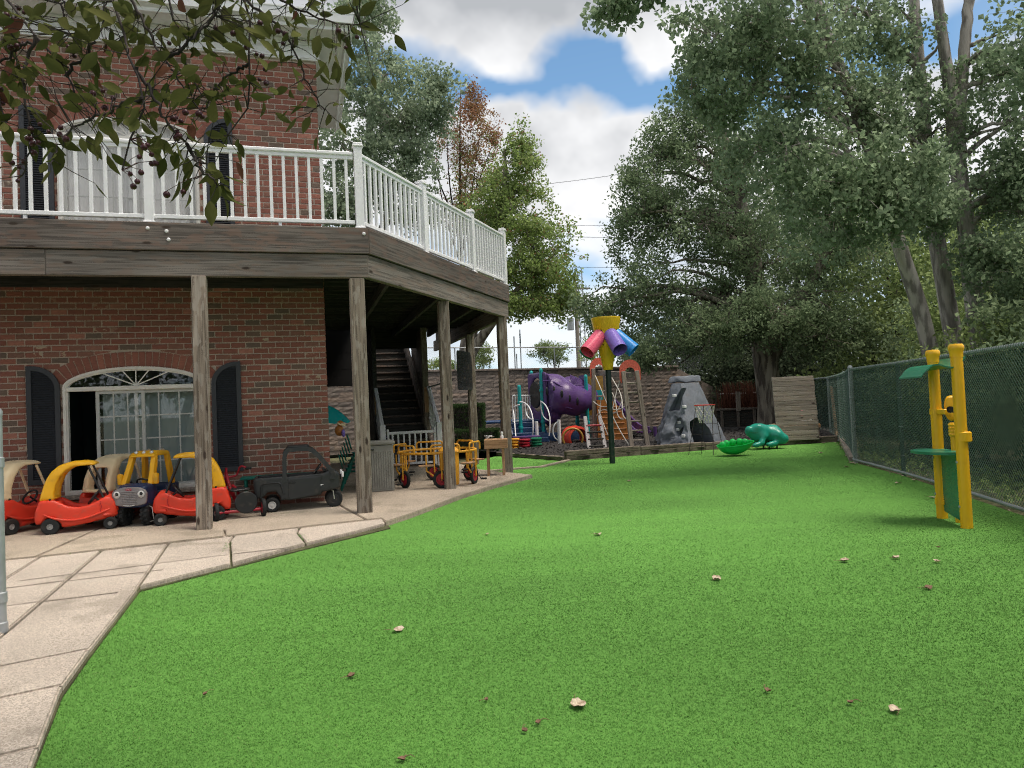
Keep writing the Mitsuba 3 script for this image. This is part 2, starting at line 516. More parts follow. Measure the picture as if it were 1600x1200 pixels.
def turf_blades():
    r = np.random.default_rng(3)
    out = []
    edges = np.geomspace(2.2, 19.5, 26)
    for a, b in zip(edges[:-1], edges[1:]):
        d = (a + b) / 2
        dens = min(14500.0, 14500 * (2.9 / d) ** 2)
        halfw = .80 * b + 1.4
        n = int(dens * (b - a) * 2 * halfw)
        xy = np.stack([r.uniform(-halfw, halfw, n), r.uniform(a, b, n)], 1)
        xy = xy[shapely.contains_xy(LAWN.buffer(-.004), xy[:, 0], xy[:, 1])]
        out.append(np.column_stack([xy, np.full(len(xy), d)]))
    P = np.vstack(out)
    n, d = len(P), P[:, 2]
    s = np.maximum(d / 2.9, 1.0)
    h = r.uniform(.008, .013, n) * np.minimum(s, 1.5) ** .5
    w = r.uniform(.0018, .0032, n) * s ** .92
    pile = 2.4 + 1.6 * (meshkit.fbm(np.column_stack([P[:, 0] * .5, P[:, 1] * 1.1, P[:, 0] * 0]), 3, 4) - .5) * 2
    th = np.where(r.random(n) < .45, pile + r.normal(0, .7, n), r.uniform(0, 2 * np.pi, n))
    lean = r.uniform(.8, 2.0, n)
    face = r.uniform(0, np.pi, n)
    dx = np.stack([np.cos(th) * lean * h, np.sin(th) * lean * h], 1)
    wx = np.stack([np.cos(face) * w / 2, np.sin(face) * w / 2], 1)
    p = P[:, :2]
    z0 = np.full(n, -.003)
    near = d + r.uniform(-1.6, 1.6, n) < 6.0
    w = np.where(near, w, w * 1.3)
    col = np.column_stack([r.random(n), r.random(n)])
    gg = G()
    k = np.where(near)[0]
    v = np.stack([np.column_stack([p[k] - wx[k], z0[k]]), np.column_stack([p[k] + wx[k], z0[k]]),
                  np.column_stack([p[k] + wx[k] * .85 + dx[k] * .35, h[k] * .62]), np.column_stack([p[k] - wx[k] * .85 + dx[k] * .35, h[k] * .62]),
                  np.column_stack([p[k] + dx[k], h[k] * (1 - .28 * lean[k])])], 1).reshape(-1, 3)
    b = np.arange(len(k))[:, None] * 5
    gg.add(v, np.vstack([b + [0, 1, 2], b + [0, 2, 3], b + [3, 2, 4]]), np.repeat(col[k], 5, 0))
    k = np.where(~near)[0]
    v = np.stack([np.column_stack([p[k] - wx[k], z0[k]]), np.column_stack([p[k] + wx[k], z0[k]]), np.column_stack([p[k] + dx[k], h[k] * (1 - .28 * lean[k])])], 1).reshape(-1, 3)
    gg.add(v, np.arange(len(k) * 3).reshape(-1, 3), np.repeat(col[k], 3, 0))
    return gg


setting('turf_grass', 'short bristling blades of the artificial turf', turf_blades(), 'm_turf', kind='stuff')

# paving slabs, each a piece of the path; corners on the ground
g = G().prism(Polygon([(-9, 3), (-6.5, .5), (-1.2, -.5), (-1.9, 2.75), (-2.28, 3.54), (-2.48, 4.1), (-3.0, 5.64), (-2.1, 7.1), (-1.45, 8.1), (-1.6, 8.62), (-3.2, 7.66), (-4.7, 7.0), (-9, 5.5)]), -.09, .012)
setting('path', 'path of pale concrete paving slabs curving beside the lawn', g, 'm_soil')
JOINTS = [[(-4.30, 7.45), (-4.22, 7.18), (-3.32, 4.66), (-2.9, 3.4)], [(-3.76, 7.75), (-3.65, 7.41), (-3.00, 5.60)], [(-3.14, 7.95), (-3.05, 7.55), (-2.55, 6.33)], [(-2.52, 8.25), (-2.43, 7.85), (-2.08, 7.05)],
          [(-4.75, 7.1), (-4.02, 5.0), (-3.5, 3.6)], [(-4.2, 6.03), (-3.34, 6.49), (-2.84, 6.74), (-2.1, 7.04)], [(-4.7, 5.5), (-3.86, 5.92), (-3.12, 6.22)], [(-4.5, 4.86), (-3.55, 5.29), (-3.10, 5.47)], [(-4.2, 4.2), (-3.3, 4.62)], [(-3.2, 3.72), (-2.86, 3.92), (-2.45, 4.20)], [(-2.9, 3.2), (-2.53, 3.46), (-2.24, 3.65)],
          [(-2.5, 2.6), (-2.1, 2.86), (-1.93, 2.97)], [(-5.5, 4.0), (-4.0, 3.0), (-2.6, 1.9), (-1.0, 1.2)]]
PATHPG = Polygon([(-5.6, 6.7), (-6.5, 1.5), (-1.6, .2), (-1.9, 2.75), (-2.30, 3.56), (-2.50, 4.12), (-3.02, 5.67), (-2.57, 6.38), (-2.31, 6.90), (-2.13, 7.25), (-1.95, 7.53), (-1.76, 7.83), (-1.55, 8.22), (-1.54, 8.26), (-1.62, 8.62), (-3.25, 7.86), (-4.7, 7.2)])
pieces_ = PATHPG.difference(shapely.union_all([LineString(j).buffer(.007) for j in JOINTS]))
for sl in sorted(pieces_.geoms, key=lambda q: q.centroid.y):
    if sl.area < .004:
        continue
    cy = sl.centroid.y
    dz = rng.uniform(-.004, .005) + (.020 if 2.9 < cy < 3.2 else .035 if cy < 2.9 else 0)
    g = G()
    for pg in getattr(sl.buffer(-.012, join_style=2), 'geoms', [sl.buffer(-.012, join_style=2)]):
        g.prism(pg, .030 + dz, .045 + dz, uv=rng.random(2) * 9)
    g.prism(sl.buffer(-.003, join_style=2), -.06, .036 + dz, uv=rng.random(2) * 9)
    put('path__paving_slab', g, 'm_paver')
# the concrete patio under the deck, cast in bays
PATIO = Polygon([(-4.70, 7.05), (-3.25, 7.72), (-2.30, 8.26), (-1.64, 8.56), (-1.53, 8.27), (-1.33, 8.78), (-1.10, 9.50), (-.82, 10.40), (-.38, 11.50), (.30, 12.95), (-.72, 14.5), (-1.4, 16.6), (-6.5, 19.0), (-2.6, 10.6), (-11, 8.0), (-10.5, 5.2)])
cuts = [LineString([(-4.72, 6.9), (-5.2, 9.2)]), LineString([(-3.16, 7.5), (-3.45, 9.0), (-2.3, 9.4), (-1.85, 8.4)]), LineString([(-1.72, 8.3), (-2.35, 9.65), (-2.75, 10.6)]), LineString([(-3.0, 12.0), (0.5, 12.4)])]
bays = PATIO
from shapely.ops import unary_union
bays = PATIO.difference(unary_union([c.buffer(.007) for c in (cuts[0], cuts[2])] + [LineString([(-3.12, 7.6), (-3.35, 8.15)]).buffer(.006)]))
g = G()
for b in getattr(bays, 'geoms', [bays]):
    b = b.buffer(-.004, join_style=2)
    g.prism(b.buffer(-.01, join_style=2), .05, .062, uv=rng.random(2) * 9).prism(b, -.05, .053, uv=rng.random(2) * 9)
g.prism(PATIO, -.09, .02)
setting('patio', 'tan concrete patio under the raised deck', g, 'm_patio')
g = G().prism(LineString([(.26, 12.95), (-.30, 13.9), (.4, 14.7), (1.25, 16.2)]).buffer(.05), -.05, .02)
g = G().prism(LineString([(-.72, 14.52), (.55, 15.0), (1.2, 16.32)]).buffer(.06), -.06, .03)
setting('kerb', 'narrow concrete edge strip crossing the turf by the timber edging', g, 'm_patio')
# weeds in the joints
g = G()
for _ in range(150):
    a, b = [((-4.68, 7.06), (-3.3, 7.72)), ((-3.25, 7.7), (-1.7, 8.6)), ((-3.05, 7.6), (-2.84, 6.8)), ((-2.43, 7.9), (-2.13, 7.2))][rng.integers(4)]
    f_ = rng.random() ** 1.3 if rng.random() < .5 else rng.choice([.2, .33, .62]) + rng.normal(0, .03)
    p = np.array([a[0] + (b[0] - a[0]) * f_, a[1] + (b[1] - a[1]) * f_, .03]) + np.append(rng.normal(0, .012, 2), 0)
    th, h = rng.uniform(0, 6.28), rng.uniform(.015, .05)
    q = p + np.array([math.cos(th) * h, math.sin(th) * h, h * .8])
    sdir = np.array([-math.sin(th), math.cos(th), 0]) * .004
    g.add([p - sdir, p + sdir, q], [[0, 1, 2]], rng.random(2))
setting('weeds', 'small weeds sprouting from the paving joints', g, 'm_turf', kind='stuff')

# ------------------------------------------------------------------ the brick house
house = thing('brick_house', 'red brick two storey house with arched windows behind the deck', 'house')
SPR1, SPR2, WL, WR = 1.83, 5.28, -3.42, -1.66
WC, WA = (WL + WR) / 2, (WR - WL) / 2


def arch_poly(c, a, z0, zs, rise, n=40):
    th = np.linspace(0, np.pi, n)
    return Polygon([(c - a, z0), (c + a, z0)] + [(c + a * math.cos(x), zs + rise * math.sin(x)) for x in th])


op1, op2 = arch_poly(WC, WA, .40, SPR1, .265), arch_poly(WC, WA, 3.55, SPR2, .265)
ring1, ring2 = arch_poly(WC, WA + .215, SPR1 - .12, SPR1, .48), arch_poly(WC, WA + .215, SPR2 - .12, SPR2, .48)
# mortar wall with its openings, in local s-z, extruded along t
wall_pg = sbox(-9.0, -.05, -.009, 6.62).difference(op1).difference(op2)
g = G()
FR = frame([0, 0, 0], [1, 0, 0], [0, 0, 1], [0, -1, 0])                 # prism xy -> s,z ; prism z -> -t
g.prism(wall_pg, -.26, -.003, FR)
g.box((-.26, .011, -.05), (-.010, 3.2, 6.62), 0).box((-.26, 3.21, -.05), (-.010, 9.5, 3.5), 0)
wall = put(house + '__wall', g, 'm_mortar', M=MB)
COURSE, BL, BH = .0813, .1900, .0675
cut1, cut2 = op1.union(ring1), op2.union(ring2)
pieces = []


def brick_g(s0, s1, z0, z1, proud, uv):
    """One brick of the front: five faces with the front edges eased."""
    c = .004
    s, z = [s0, s1, s1, s0], [z0, z0, z1, z1]
    si, zi = [s0 + c, s1 - c, s1 - c, s0 + c], [z0 + c, z0 + c, z1 - c, z1 - c]
    v = [(s[k], .02, z[k]) for k in range(4)] + [(s[k], -proud + c, z[k]) for k in range(4)] + [(si[k], -proud, zi[k]) for k in range(4)]
    f = [[8, 9, 10, 11]] + [[a + k, a + (k + 1) % 4, a + 4 + (k + 1) % 4, a + 4 + k] for a in (0, 4) for k in range(4)]
    return np.array(v), f, uv


rb = np.random.default_rng(5)
for i in range(82):
    z0 = i * COURSE - .03
    z1 = z0 + BH
    if z1 > 6.62:
        break
    s = -.0 - (0 if i % 2 else BL / 2 + .0066)
    ends = [0.0] if i % 2 == 0 else []
    s_hi = 0.0
    k = 0
    while s_hi > -8.9:
        L = (BL - .0132) / 2 if (k == 0 and i % 2) else BL
        s0, s1 = s_hi - L + rb.normal(0, .0015), s_hi + rb.normal(0, .0012) * (k > 0)
        s_hi -= L + .0132
        k += 1
        cx, cz = (s0 + s1) / 2, (z0 + z1) / 2
        pg = sbox(s0, z0, s1, z1)
        zone = cut1 if cz < 3 else cut2
        uv = rb.random(2)
        proud = .001 + .005 * rb.random()
        if pg.intersects(zone):
            q = pg.difference(zone.buffer(.008))
            q = max(getattr(q, 'geoms', [q]), key=lambda a: a.area)
            if q.area < .0025:
                continue
            gb = G().prism(q, -.02, proud, FR, uv)
            v, f, u = gb.get()
            pieces.append((cx, cz, (v, f, uv)))
        else:
            pieces.append((cx, cz, brick_g(s0, s1, z0 + rb.normal(0, .001), z1 + rb.normal(0, .001), proud, uv)))
# radial bricks of the two arches
for zs in (SPR1, SPR2):
    a, b = WA + .004, .269
    th = np.linspace(.13, np.pi - .13, 600)
    P = np.stack([WC + a * np.cos(th), zs + b * np.sin(th)], 1)
    L = np.concatenate([[0], np.cumsum(np.linalg.norm(np.diff(P, axis=0), axis=1))])
    n = int(L[-1] / .0805)
    for k in range(n):
        t0, t1 = np.interp([(k + .06) / n * L[-1], (k + .94) / n * L[-1]], L, th)
        c = []
        for tt in (t0, t1):
            N = unit([math.cos(tt) / a, math.sin(tt) / b])
            p = np.array([WC + a * math.cos(tt), zs + b * math.sin(tt)])
            c.append((p, p + N * .20))
        q = Polygon([c[0][0], c[0][1], c[1][1], c[1][0]])
        gb = G().prism(q, -.02, .006, FR, rb.random(2) * [.6, 1])
        v, f, u = gb.get()
        pieces.append(((c[0][0] + c[1][0])[0] / 2, zs + .3, (v, f, u)))
# the 300 that show largest (nearest the eye and in view) are bricks of their own, the others one part
vis = [(np.linalg.norm(Bw(cx, 0, cz) - EYE), k) for k, (cx, cz, _) in enumerate(pieces) if cx > -4.7 and (cz < 3.15 or cz > 3.75)]
vis = sorted(vis)[:300]
own = {k for _, k in vis}
rest = G()
for k, (cx, cz, (v, f, uv)) in enumerate(pieces):
    if k in own:
        put(wall + '__brick', G().add(v, f, uv), 'm_brick', M=MB)
    else:
        rest.add(v, f, uv)
put(wall + '__brickwork', rest, 'm_brick', M=MB, label='all the other bricks of the house wall', kind='stuff')


def window(zb, zs, rise, key, curtain):
    """An arched slider: frame, fanlight with rays, two sashes with a grid of bars, sill."""
    op = arch_poly(WC, WA, zb, zs, rise)
    w = put(house + '__' + key, G().prism(op.difference(op.buffer(-.035)), -.06, .035, FR).prism(op.buffer(-.035).difference(op.buffer(-.055)), -.06, .012, FR), 'm_trim', 25, M=MB)
    put(w + '__transom_bar', G().box((WL + .03, -.030, zs - .055), (WR - .03, .06, zs + .005), .006), 'm_trim', M=MB)
    g = G()
    for a in (90, 52, 128, 24, 156):
        a = math.radians(a)
        d = np.array([math.cos(a), math.sin(a)])
        r = 1 / math.sqrt((d[0] / (WA - .05)) ** 2 + (d[1] / (rise - .03)) ** 2)
        g.beam((WC, -.002, zs + .005), (WC + d[0] * r, -.002, zs + d[1] * r), .014, .016, up=(0, 1, 0), ch=0)
    put(w + '__fanlight_bar', g, 'm_trim', M=MB)
    top, bot = zs - .055, zb + .04
    xs = [(WL + .38 if not curtain else WL + .06, WC + .10, .018), (WC - .03, WR - .05, .038)]
    for a, b, dy in xs:
        fr = sbox(a, bot, b, top)
        sash = put(w + '__sash', G().prism(fr.difference(fr.buffer(-.042, join_style=2)), -dy - .02, -dy + .012, FR), 'm_sash', M=MB)
        # bars of the grid and panes are pieces of the window too
        g = G()
        nx, nz = 3, 4
        for i in range(1, nx):
            x = a + .04 + (b - a - .08) * i / nx
            g.box((x - .008, dy - .008, bot + .03), (x + .008, dy + .004, top - .03), 0)
        for j in range(1, nz):
            z = bot + .04 + (top - bot - .08) * j / nz
            g.box((a + .03, dy - .0085, z - .008), (b - .03, dy + .0035, z + .008), 0)
        put(w + '__grid_bar', g, 'm_sash', M=MB)
        g = G().add([(a + .03, dy, bot + .03), (b - .03, dy, bot + .03), (b - .03, dy, top - .03), (a + .03, dy, top - .03)], [[0, 1, 2, 3]])
        put(w + '__pane', g, 'm_glass', M=MB)
    g = G().prism(arch_poly(WC, WA - .05, zs, zs, rise - .05), -.012, -.010, FR)
    g = G().add([(x, .012, z) for x, z in list(arch_poly(WC, WA - .05, zs + .004, zs + .004, rise - .055).exterior.coords)[:-1]], [[0, i, i + 1] for i in range(1, 41)])
    put(w + '__fanlight_pane', g, 'm_glass', M=MB)
    return w


w1 = window(.40, SPR1, .265, 'window', False)
labels[w1] = {'label': 'lower arched window with its left sash slid open'}
put(w1 + '__sill', G().box((WL - .05, -.055, .335), (WR + .05, .06, .398), .008), 'm_paver', M=MB)
w2 = window(3.60, SPR2, .265, 'window', True)
labels[w2] = {'label': 'upper arched window with pale curtains behind the railing'}
# what the panes show of the rooms
g = G()
for z0, z1 in ((.2, 2.4), (3.5, 5.8)):
    g.box((WL - .4, 2.4, z0), (WR + .4, 2.45, z1), 0).box((WL - .45, .27, z0), (WL - .4, 2.45, z1), 0).box((WR + .4, .27, z0), (WR + .45, 2.45, z1), 0)
    g.box((WL - .4, .27, z0 - .05), (WR + .4, 2.4, z0), 0).box((WL - .4, .27, z1), (WR + .4, 2.4, z1 + .05), 0)
put(house + '__room', g, 'm_interior', M=MB)
g = G()
x = np.linspace(WL + .02, WR - .02, 90)
y = .13 + .018 * np.sin(x * 42) + .008 * np.sin(x * 97)
g.add(np.vstack([np.column_stack([x, y, np.full(90, 3.62)]), np.column_stack([x, y, np.full(90, 5.56)])]), [[i, i + 1, 90 + i + 1, 90 + i] for i in range(89)])
put(house + '__curtain', g, 'm_curtain', True, M=MB)
x = np.linspace(WL + .42, WR - .02, 40)
g = G().add(np.vstack([np.column_stack([x, .20 + .006 * np.sin(x * 31), np.full(40, .44)]), np.column_stack([x, .20 + .006 * np.sin(x * 31), np.full(40, 1.80)])]), [[i, i + 1, 40 + i + 1, 40 + i] for i in range(39)])
put(house + '__blind', g, 'm_blind', True, M=MB)
g = G()
for k in range(11):                                                      # things on the shelves inside the lower room
    a = WL + .1 + k * .16
    g.box((a, 1.9, .5 + .3 * (k % 3)), (a + .12, 2.1, .75 + .3 * (k % 3)), .004)
put(house + '__shelf', g, 'm_boxgrey', M=MB)


def shutter(s0, s1, zb, zo, zi, side, lab):
    """A louvred shutter whose top curves down towards the window; side -1 = left of it."""
    w = s1 - s0
    th = np.linspace(0, np.pi / 2, 14)
    rise = zo - zi
    x = lambda q: (s0 + w * .12 + w * .88 * np.sin(q)) if side < 0 else (s1 - w * .12 - w * .88 * np.sin(q))
    top = [(x(q), zi + rise * math.cos(q)) for q in th]
    pts = [((s1 if side < 0 else s0), zb), ((s0 if side < 0 else s1), zb), ((s0 if side < 0 else s1), zo)] + top
    pg = Polygon(pts).buffer(0)
    sh = put(house + '__shutter', G().prism(pg.difference(sbox(s0 + .06, zb + .07, s1 - .06, zi - .02).union(pg.buffer(-.06).intersection(sbox(s0, zi - .03, s1, 9)))), .009, .045, FR), 'm_shutter', M=MB, label=lab)
    g = G().prism(pg.buffer(-.03), .009, .016, FR)
    z = zb + .09
    inner = pg.buffer(-.055)
    while z < zo - .07:
        ln = inner.intersection(LineString([(s0 - 1, z), (s1 + 1, z)]))
        if not ln.is_empty and ln.length > .03:
            a, _, b, _ = ln.bounds
            g.beam((a, -.026, z), (b, -.026, z), .030, .007, up=(0, -.75, .66), ch=0)
        z += .031
    put(sh + '__louvre', g, 'm_shutter', M=MB)


shutter(-3.84, -3.45, .56, 2.13, 1.82, -1, 'lower left black shutter behind the toy cars')
shutter(-1.58, -1.19, .58, 2.13, 1.82, 1, 'lower right black shutter above the red tricycle')
shutter(-3.85, -3.46, 3.72, 5.62, 5.30, -1, 'upper left black shutter behind the railing')
shutter(-1.58, -1.20, 3.72, 5.62, 5.30, 1, 'upper right black shutter behind the railing')
# cornice: frieze board, mouldings, soffit, gutter, hipped roof
fz = put(house + '__frieze', G().box((-9, -.04, 6.58), (.04, .0, 6.80), .004).box((-9, -.075, 6.80), (.075, .0, 6.88), .01).box((.0, .0, 6.58), (.04, 3.2, 6.80), .004).box((-9, -.055, 6.60), (.055, -.0405, 6.63), .004), 'm_white', M=MB)
put(house + '__soffit', G().box((-9, -.42, 6.885), (.42, .03, 6.91), 0).box((-.03, .03, 6.885), (.42, 3.3, 6.91), 0), 'm_white', M=MB)
g = G()
prof = [(-.42, 6.86), (-.445, 6.86), (-.46, 6.90), (-.535, 6.94), (-.545, 7.06), (-.555, 7.07), (-.555, 7.09), (-.42, 7.09)]
pr = np.array(prof)
for a, b, fx in (((-9, 0), (.555, 0), 0), ((0, -.555), (0, 9.9), 1)):
    v = []
    for e in (0, 1):
        for (o, z) in prof:
            s_ = (-9 if e == 0 else -o) if fx == 0 else -o
            t_ = o if fx == 0 else (o if e == 0 else 3.4)
            v.append((s_, t_, z))
    m_ = len(prof)
    g.add(v, [[i, i + 1, m_ + i + 1, m_ + i] for i in range(m_ - 1)])
put(house + '__gutter', g, 'm_white', M=MB)
g = G().add([(-9, -.50, 7.08), (.50, -.50, 7.08), (.50, 3.4, 7.08), (-1.5, 1.5, 8.2), (-9, 1.5, 8.2), (-9, 3.4, 7.08)], [[0, 1, 3], [0, 3, 4], [1, 2, 3], [2, 5, 4], [2, 4, 3]])
put(house + '__roof', g, 'm_shingle', M=MB)

# ------------------------------------------------------------------ the deck
deck = thing('deck', 'weathered grey timber deck on posts with white railing on top', 'deck')
DA, DB = np.array([.52, -1.69]), np.array([3.58, 2.43])
dd = unit(DB - DA)
dn = np.array([-dd[1], dd[0]])                                            # inwards of the slanting side
SE, TE = DB[0], 8.2


def din(p, q):                                                           # a point on the slanting side, q inwards
    return np.array([*(np.asarray(p) + dn * q)])


# floor boards over the joists
fl = Polygon([(-9, -1.66), (DA[0] - .02, -1.66), tuple(DB + [-.03, 0]), (SE - .03, TE + 2), (2.5, TE + 2), (2.5, 7.4), (1.0, 7.4), (1.0, TE + 2), (.012, TE + 2), (.012, -.012), (-9, -.012)])
k = 0
t = -1.66
g = G()
while t < TE + 2:
    for q in [fl.intersection(sbox(-9, t, 9, t + .138))]:
        for r_ in getattr(q, 'geoms', [q]):
            if r_.area > .01:
                g.prism(r_, 3.625, 3.66)
    t += .144
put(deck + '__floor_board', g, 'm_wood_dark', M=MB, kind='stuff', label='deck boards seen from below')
for i in range(20):                                                      # joists of the front bay run to the wall
    s = .3 - i * .41
    if s > -8.5:
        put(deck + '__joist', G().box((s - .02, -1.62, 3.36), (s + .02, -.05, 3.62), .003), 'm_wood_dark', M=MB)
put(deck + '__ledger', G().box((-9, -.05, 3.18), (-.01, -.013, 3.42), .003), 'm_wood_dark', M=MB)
for i in range(24):                                                      # joists of the side bay run away from the house
    t = -1.2 + i * .41
    e = SE - .08 if t > DB[1] else DA[0] + (t - DA[1]) * (DB[0] - DA[0]) / (DB[1] - DA[1]) - .10
    b = .35 if t < 0 else .03
    if e - b > .2 and not 7.3 < t:
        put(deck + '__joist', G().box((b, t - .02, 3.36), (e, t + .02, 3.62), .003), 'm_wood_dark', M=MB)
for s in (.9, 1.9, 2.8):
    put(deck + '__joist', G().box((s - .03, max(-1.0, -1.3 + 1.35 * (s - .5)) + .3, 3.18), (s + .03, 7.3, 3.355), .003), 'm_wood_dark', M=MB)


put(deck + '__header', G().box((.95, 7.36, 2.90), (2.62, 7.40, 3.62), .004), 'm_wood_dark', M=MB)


def edge(z0, z1, q0, th, mat, key, splits, labs=None):
    """Boards round the deck's edge: along the front, the slanting side and the right side."""
    zc, h = (z0 + z1) / 2, z1 - z0
    xs = [-9] + splits + [DA[0] - q0 * .6]
    for a, b in zip(xs[:-1], xs[1:]):
        put(deck + '__' + key, G().beam((a + .002, DA[1] + q0 + th / 2, zc), (b - .002, DA[1] + q0 + th / 2, zc), th, h, ch=.006), mat, M=MB)
    p, q = din(DA, q0 + th / 2), din(DB, q0 + th / 2)
    p = p + dd * .015
    put(deck + '__' + key, G().beam((*p, zc), (*q, zc), th, h, ch=.006), mat, M=MB)
    put(deck + '__' + key, G().beam((SE - q0 - th / 2, DB[1] + .04, zc), (SE - q0 - th / 2, TE + 2, zc), th, h, ch=.006), mat, M=MB)


edge(3.345, 3.675, .0, .042, 'm_wood_fascia', 'fascia', [-3.9])
edge(3.045, 3.338, .035, .09, 'm_wood_beam', 'beam', [-3.1])
for k, (s, t, zb, w, ss, tt) in enumerate([(-1.50, -1.80, .05, .165, -1.50, -1.60), (.355, -1.53, .05, .185, .355, -1.56), (1.84, .33, .05, .165, 1.84, .33), (3.38, 2.38, .04, .17, 3.38, 2.38), (3.46, 5.45, .0, .17, 3.46, 5.45), (-4.6, -1.6, .0, .165, -4.6, -1.6)]):
    a_ = dd if k in (2, 3) else np.array([1.0, 0])
    a_ = np.array([1.0, 0])
    put(deck + '__post', G().beam((s, t, zb), (ss, tt, 3.043), w, w, up=(a_[0], a_[1], 0), ch=.010), 'm_wood_post', M=MB,
        label=['left front post of the deck, greyed and split', 'pale rough sawn corner post of the deck', 'brown deck post behind the corner post', 'greenish end post of the deck by the lawn', 'dark back post of the deck by the hedge', None][k])
for (s, z) in ((-2.03, 3.60), (-1.83, 3.57), (-1.81, 3.47), (.46, 3.60)):
    g = G().lathe([(.001, .014), (.016, .010), (.022, 0), (.022, -.01)], 10, frame([s, DA[1] - .004, z], [1, 0, 0], [0, 0, 1], [0, -1, 0]))
    put(deck + '__bolt', g, 'm_white', 30, M=MB)
# railing: rails, posts and balusters
rl = put(deck + '__railing', G().box((-9, -1.645, 4.615), (.36, -1.565, 4.665), .012).box((-9, -1.625, 4.57), (.36, -1.585, 4.6145), .004)
         .box((-9, -1.63, 3.735), (.36, -1.58, 3.785), .006), 'm_white', M=MB)
rposts = [(-4.46, -1.60), (-2.02, -1.60), (.425, -1.60)]
P0, P3 = np.array([.425, -1.60]), din(DB, .07) - dd * .06
ang = [P0 + (P3 - P0) * q for q in (.345, .70, 1.0)]
for a, b in zip([P0] + ang[:-1], ang):
    u = unit(b - a)
    a_, b_ = a + u * .05, b - u * .05
    put(rl + '__rail', G().beam((*a_, 4.64), (*b_, 4.64), .08, .05, ch=.012).beam((*a_, 4.592), (*b_, 4.592), .04, .044, ch=.003), 'm_white', M=MB)
    put(rl + '__rail', G().beam((*a_, 3.76), (*b_, 3.76), .05, .05, ch=.006), 'm_white', M=MB)
b_ = np.array([P3[0] + .02, 8.0])
put(rl + '__rail', G().beam((*(P3 + [0, .05]), 4.64), (*b_, 4.64), .08, .05, ch=.012), 'm_white', M=MB)
put(rl + '__rail', G().beam((*(P3 + [0, .05]), 3.76), (*b_, 3.76), .05, .05, ch=.006), 'm_white', M=MB)
up3 = (0, 0, 1)
for p, yaw in [(q, np.array([1.0, 0])) for q in rposts[:2]] + [(np.array(rposts[2]), np.array([1.0, 0]))] + [(q, dd) for q in ang]:
    X = np.array([yaw[0], yaw[1], 0])
    g = G().beam((*p, 3.67), (*p, 4.735), .102, .102, up=X, ch=.004).beam((*p, 4.736), (*p, 4.757), .135, .135, up=X, ch=.005).beam((*p, 4.757), (*p, 4.79), .118, .118, up=X, ch=.02)
    g.beam((*p, 3.665), (*p, 3.70), .13, .13, up=X, ch=.006)
    put(rl + '__post', g, 'm_white', M=MB)
runs = [(np.array([-4.46, -1.605]), np.array([-2.02, -1.605]), 15), (np.array([-2.02, -1.605]), P0, 15), (np.array([-6.9, -1.605]), np.array([-4.46, -1.605]), 15)] + [(a, b, 12) for a, b in zip([P0] + ang[:-1], ang)]
for a, b, n in runs:
    u = unit(b - a)
    for k in range(n):
        p = a + (b - a) * (k + 1) / (n + 1)
        put(rl + '__baluster', G().beam((*p, 3.78), (*p, 4.575), .037, .037, up=(u[0], u[1], 0), ch=.003), 'm_white', M=MB)
for s in (-3.3, -.55):
    put(rl + '__foot_block', G().box((s - .02, -1.62, 3.66), (s + .02, -1.59, 3.735), .003), 'm_white', M=MB)

# ------------------------------------------------------------------ stairs under the deck, gate, back boards
st = thing('staircase', 'dark wooden staircase rising under the deck behind the white gate', 'stairs')
SL, SR, T0, RUN, RISE = 1.30, 2.46, 5.35, .262, .192
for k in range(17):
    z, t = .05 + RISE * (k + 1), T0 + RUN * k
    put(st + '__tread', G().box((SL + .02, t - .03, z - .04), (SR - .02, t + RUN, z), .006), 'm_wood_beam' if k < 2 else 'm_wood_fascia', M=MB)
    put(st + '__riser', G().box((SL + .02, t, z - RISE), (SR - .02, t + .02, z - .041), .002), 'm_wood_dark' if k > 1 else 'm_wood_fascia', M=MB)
for s in (SL, SR):
    put(st + '__stringer', G().beam((s, T0 - .05, .08), (s, T0 + 17 * RUN, .12 + 17 * RISE), .045, .28, ch=.004), 'm_wood_fascia', M=MB)
for s in (SL - .02, SR + .05):
    put(st + '__post', G().beam((s, 6.3, .05), (s, 6.3, 3.3), .14, .14, up=(1, 0, 0), ch=.006), 'm_wood_post' if s > 2 else 'm_wood_dark', M=MB)
    put(st + '__post_cladding', G().beam((s, 6.215, 1.25), (s, 6.215, 1.86), .10, .02, up=(0, 1, 0), ch=.003), 'm_wood_tan', M=MB)
put(st + '__handrail', G().beam((SR - .06, 6.6, 1.75), (SR - .06, 9.2, 3.65), .05, .13, ch=.004).beam((SR - .10, 8.6, 3.1), (SR - .10, 9.3, 3.6), .09, .04, ch=.003), 'm_wood_beam', M=MB)
for k in range(12):                                                      # boarded side of the upper flight
    t = 6.45 + k * .15
    put(st + '__side_board', G().box((SR + .03, t, 1.0 + k * .06), (SR + .052, t + .145, 3.3), .003), 'm_wood_fascia', M=MB)
for k in range(2):
    put(st + '__side_board', G().beam((SR - .02, 8.6 - .1 * k, 3.0 - .2 * k), (SR - .02, 9.9, 3.9 - .2 * k), .02, .18, ch=.003), 'm_wood_beam', M=MB)
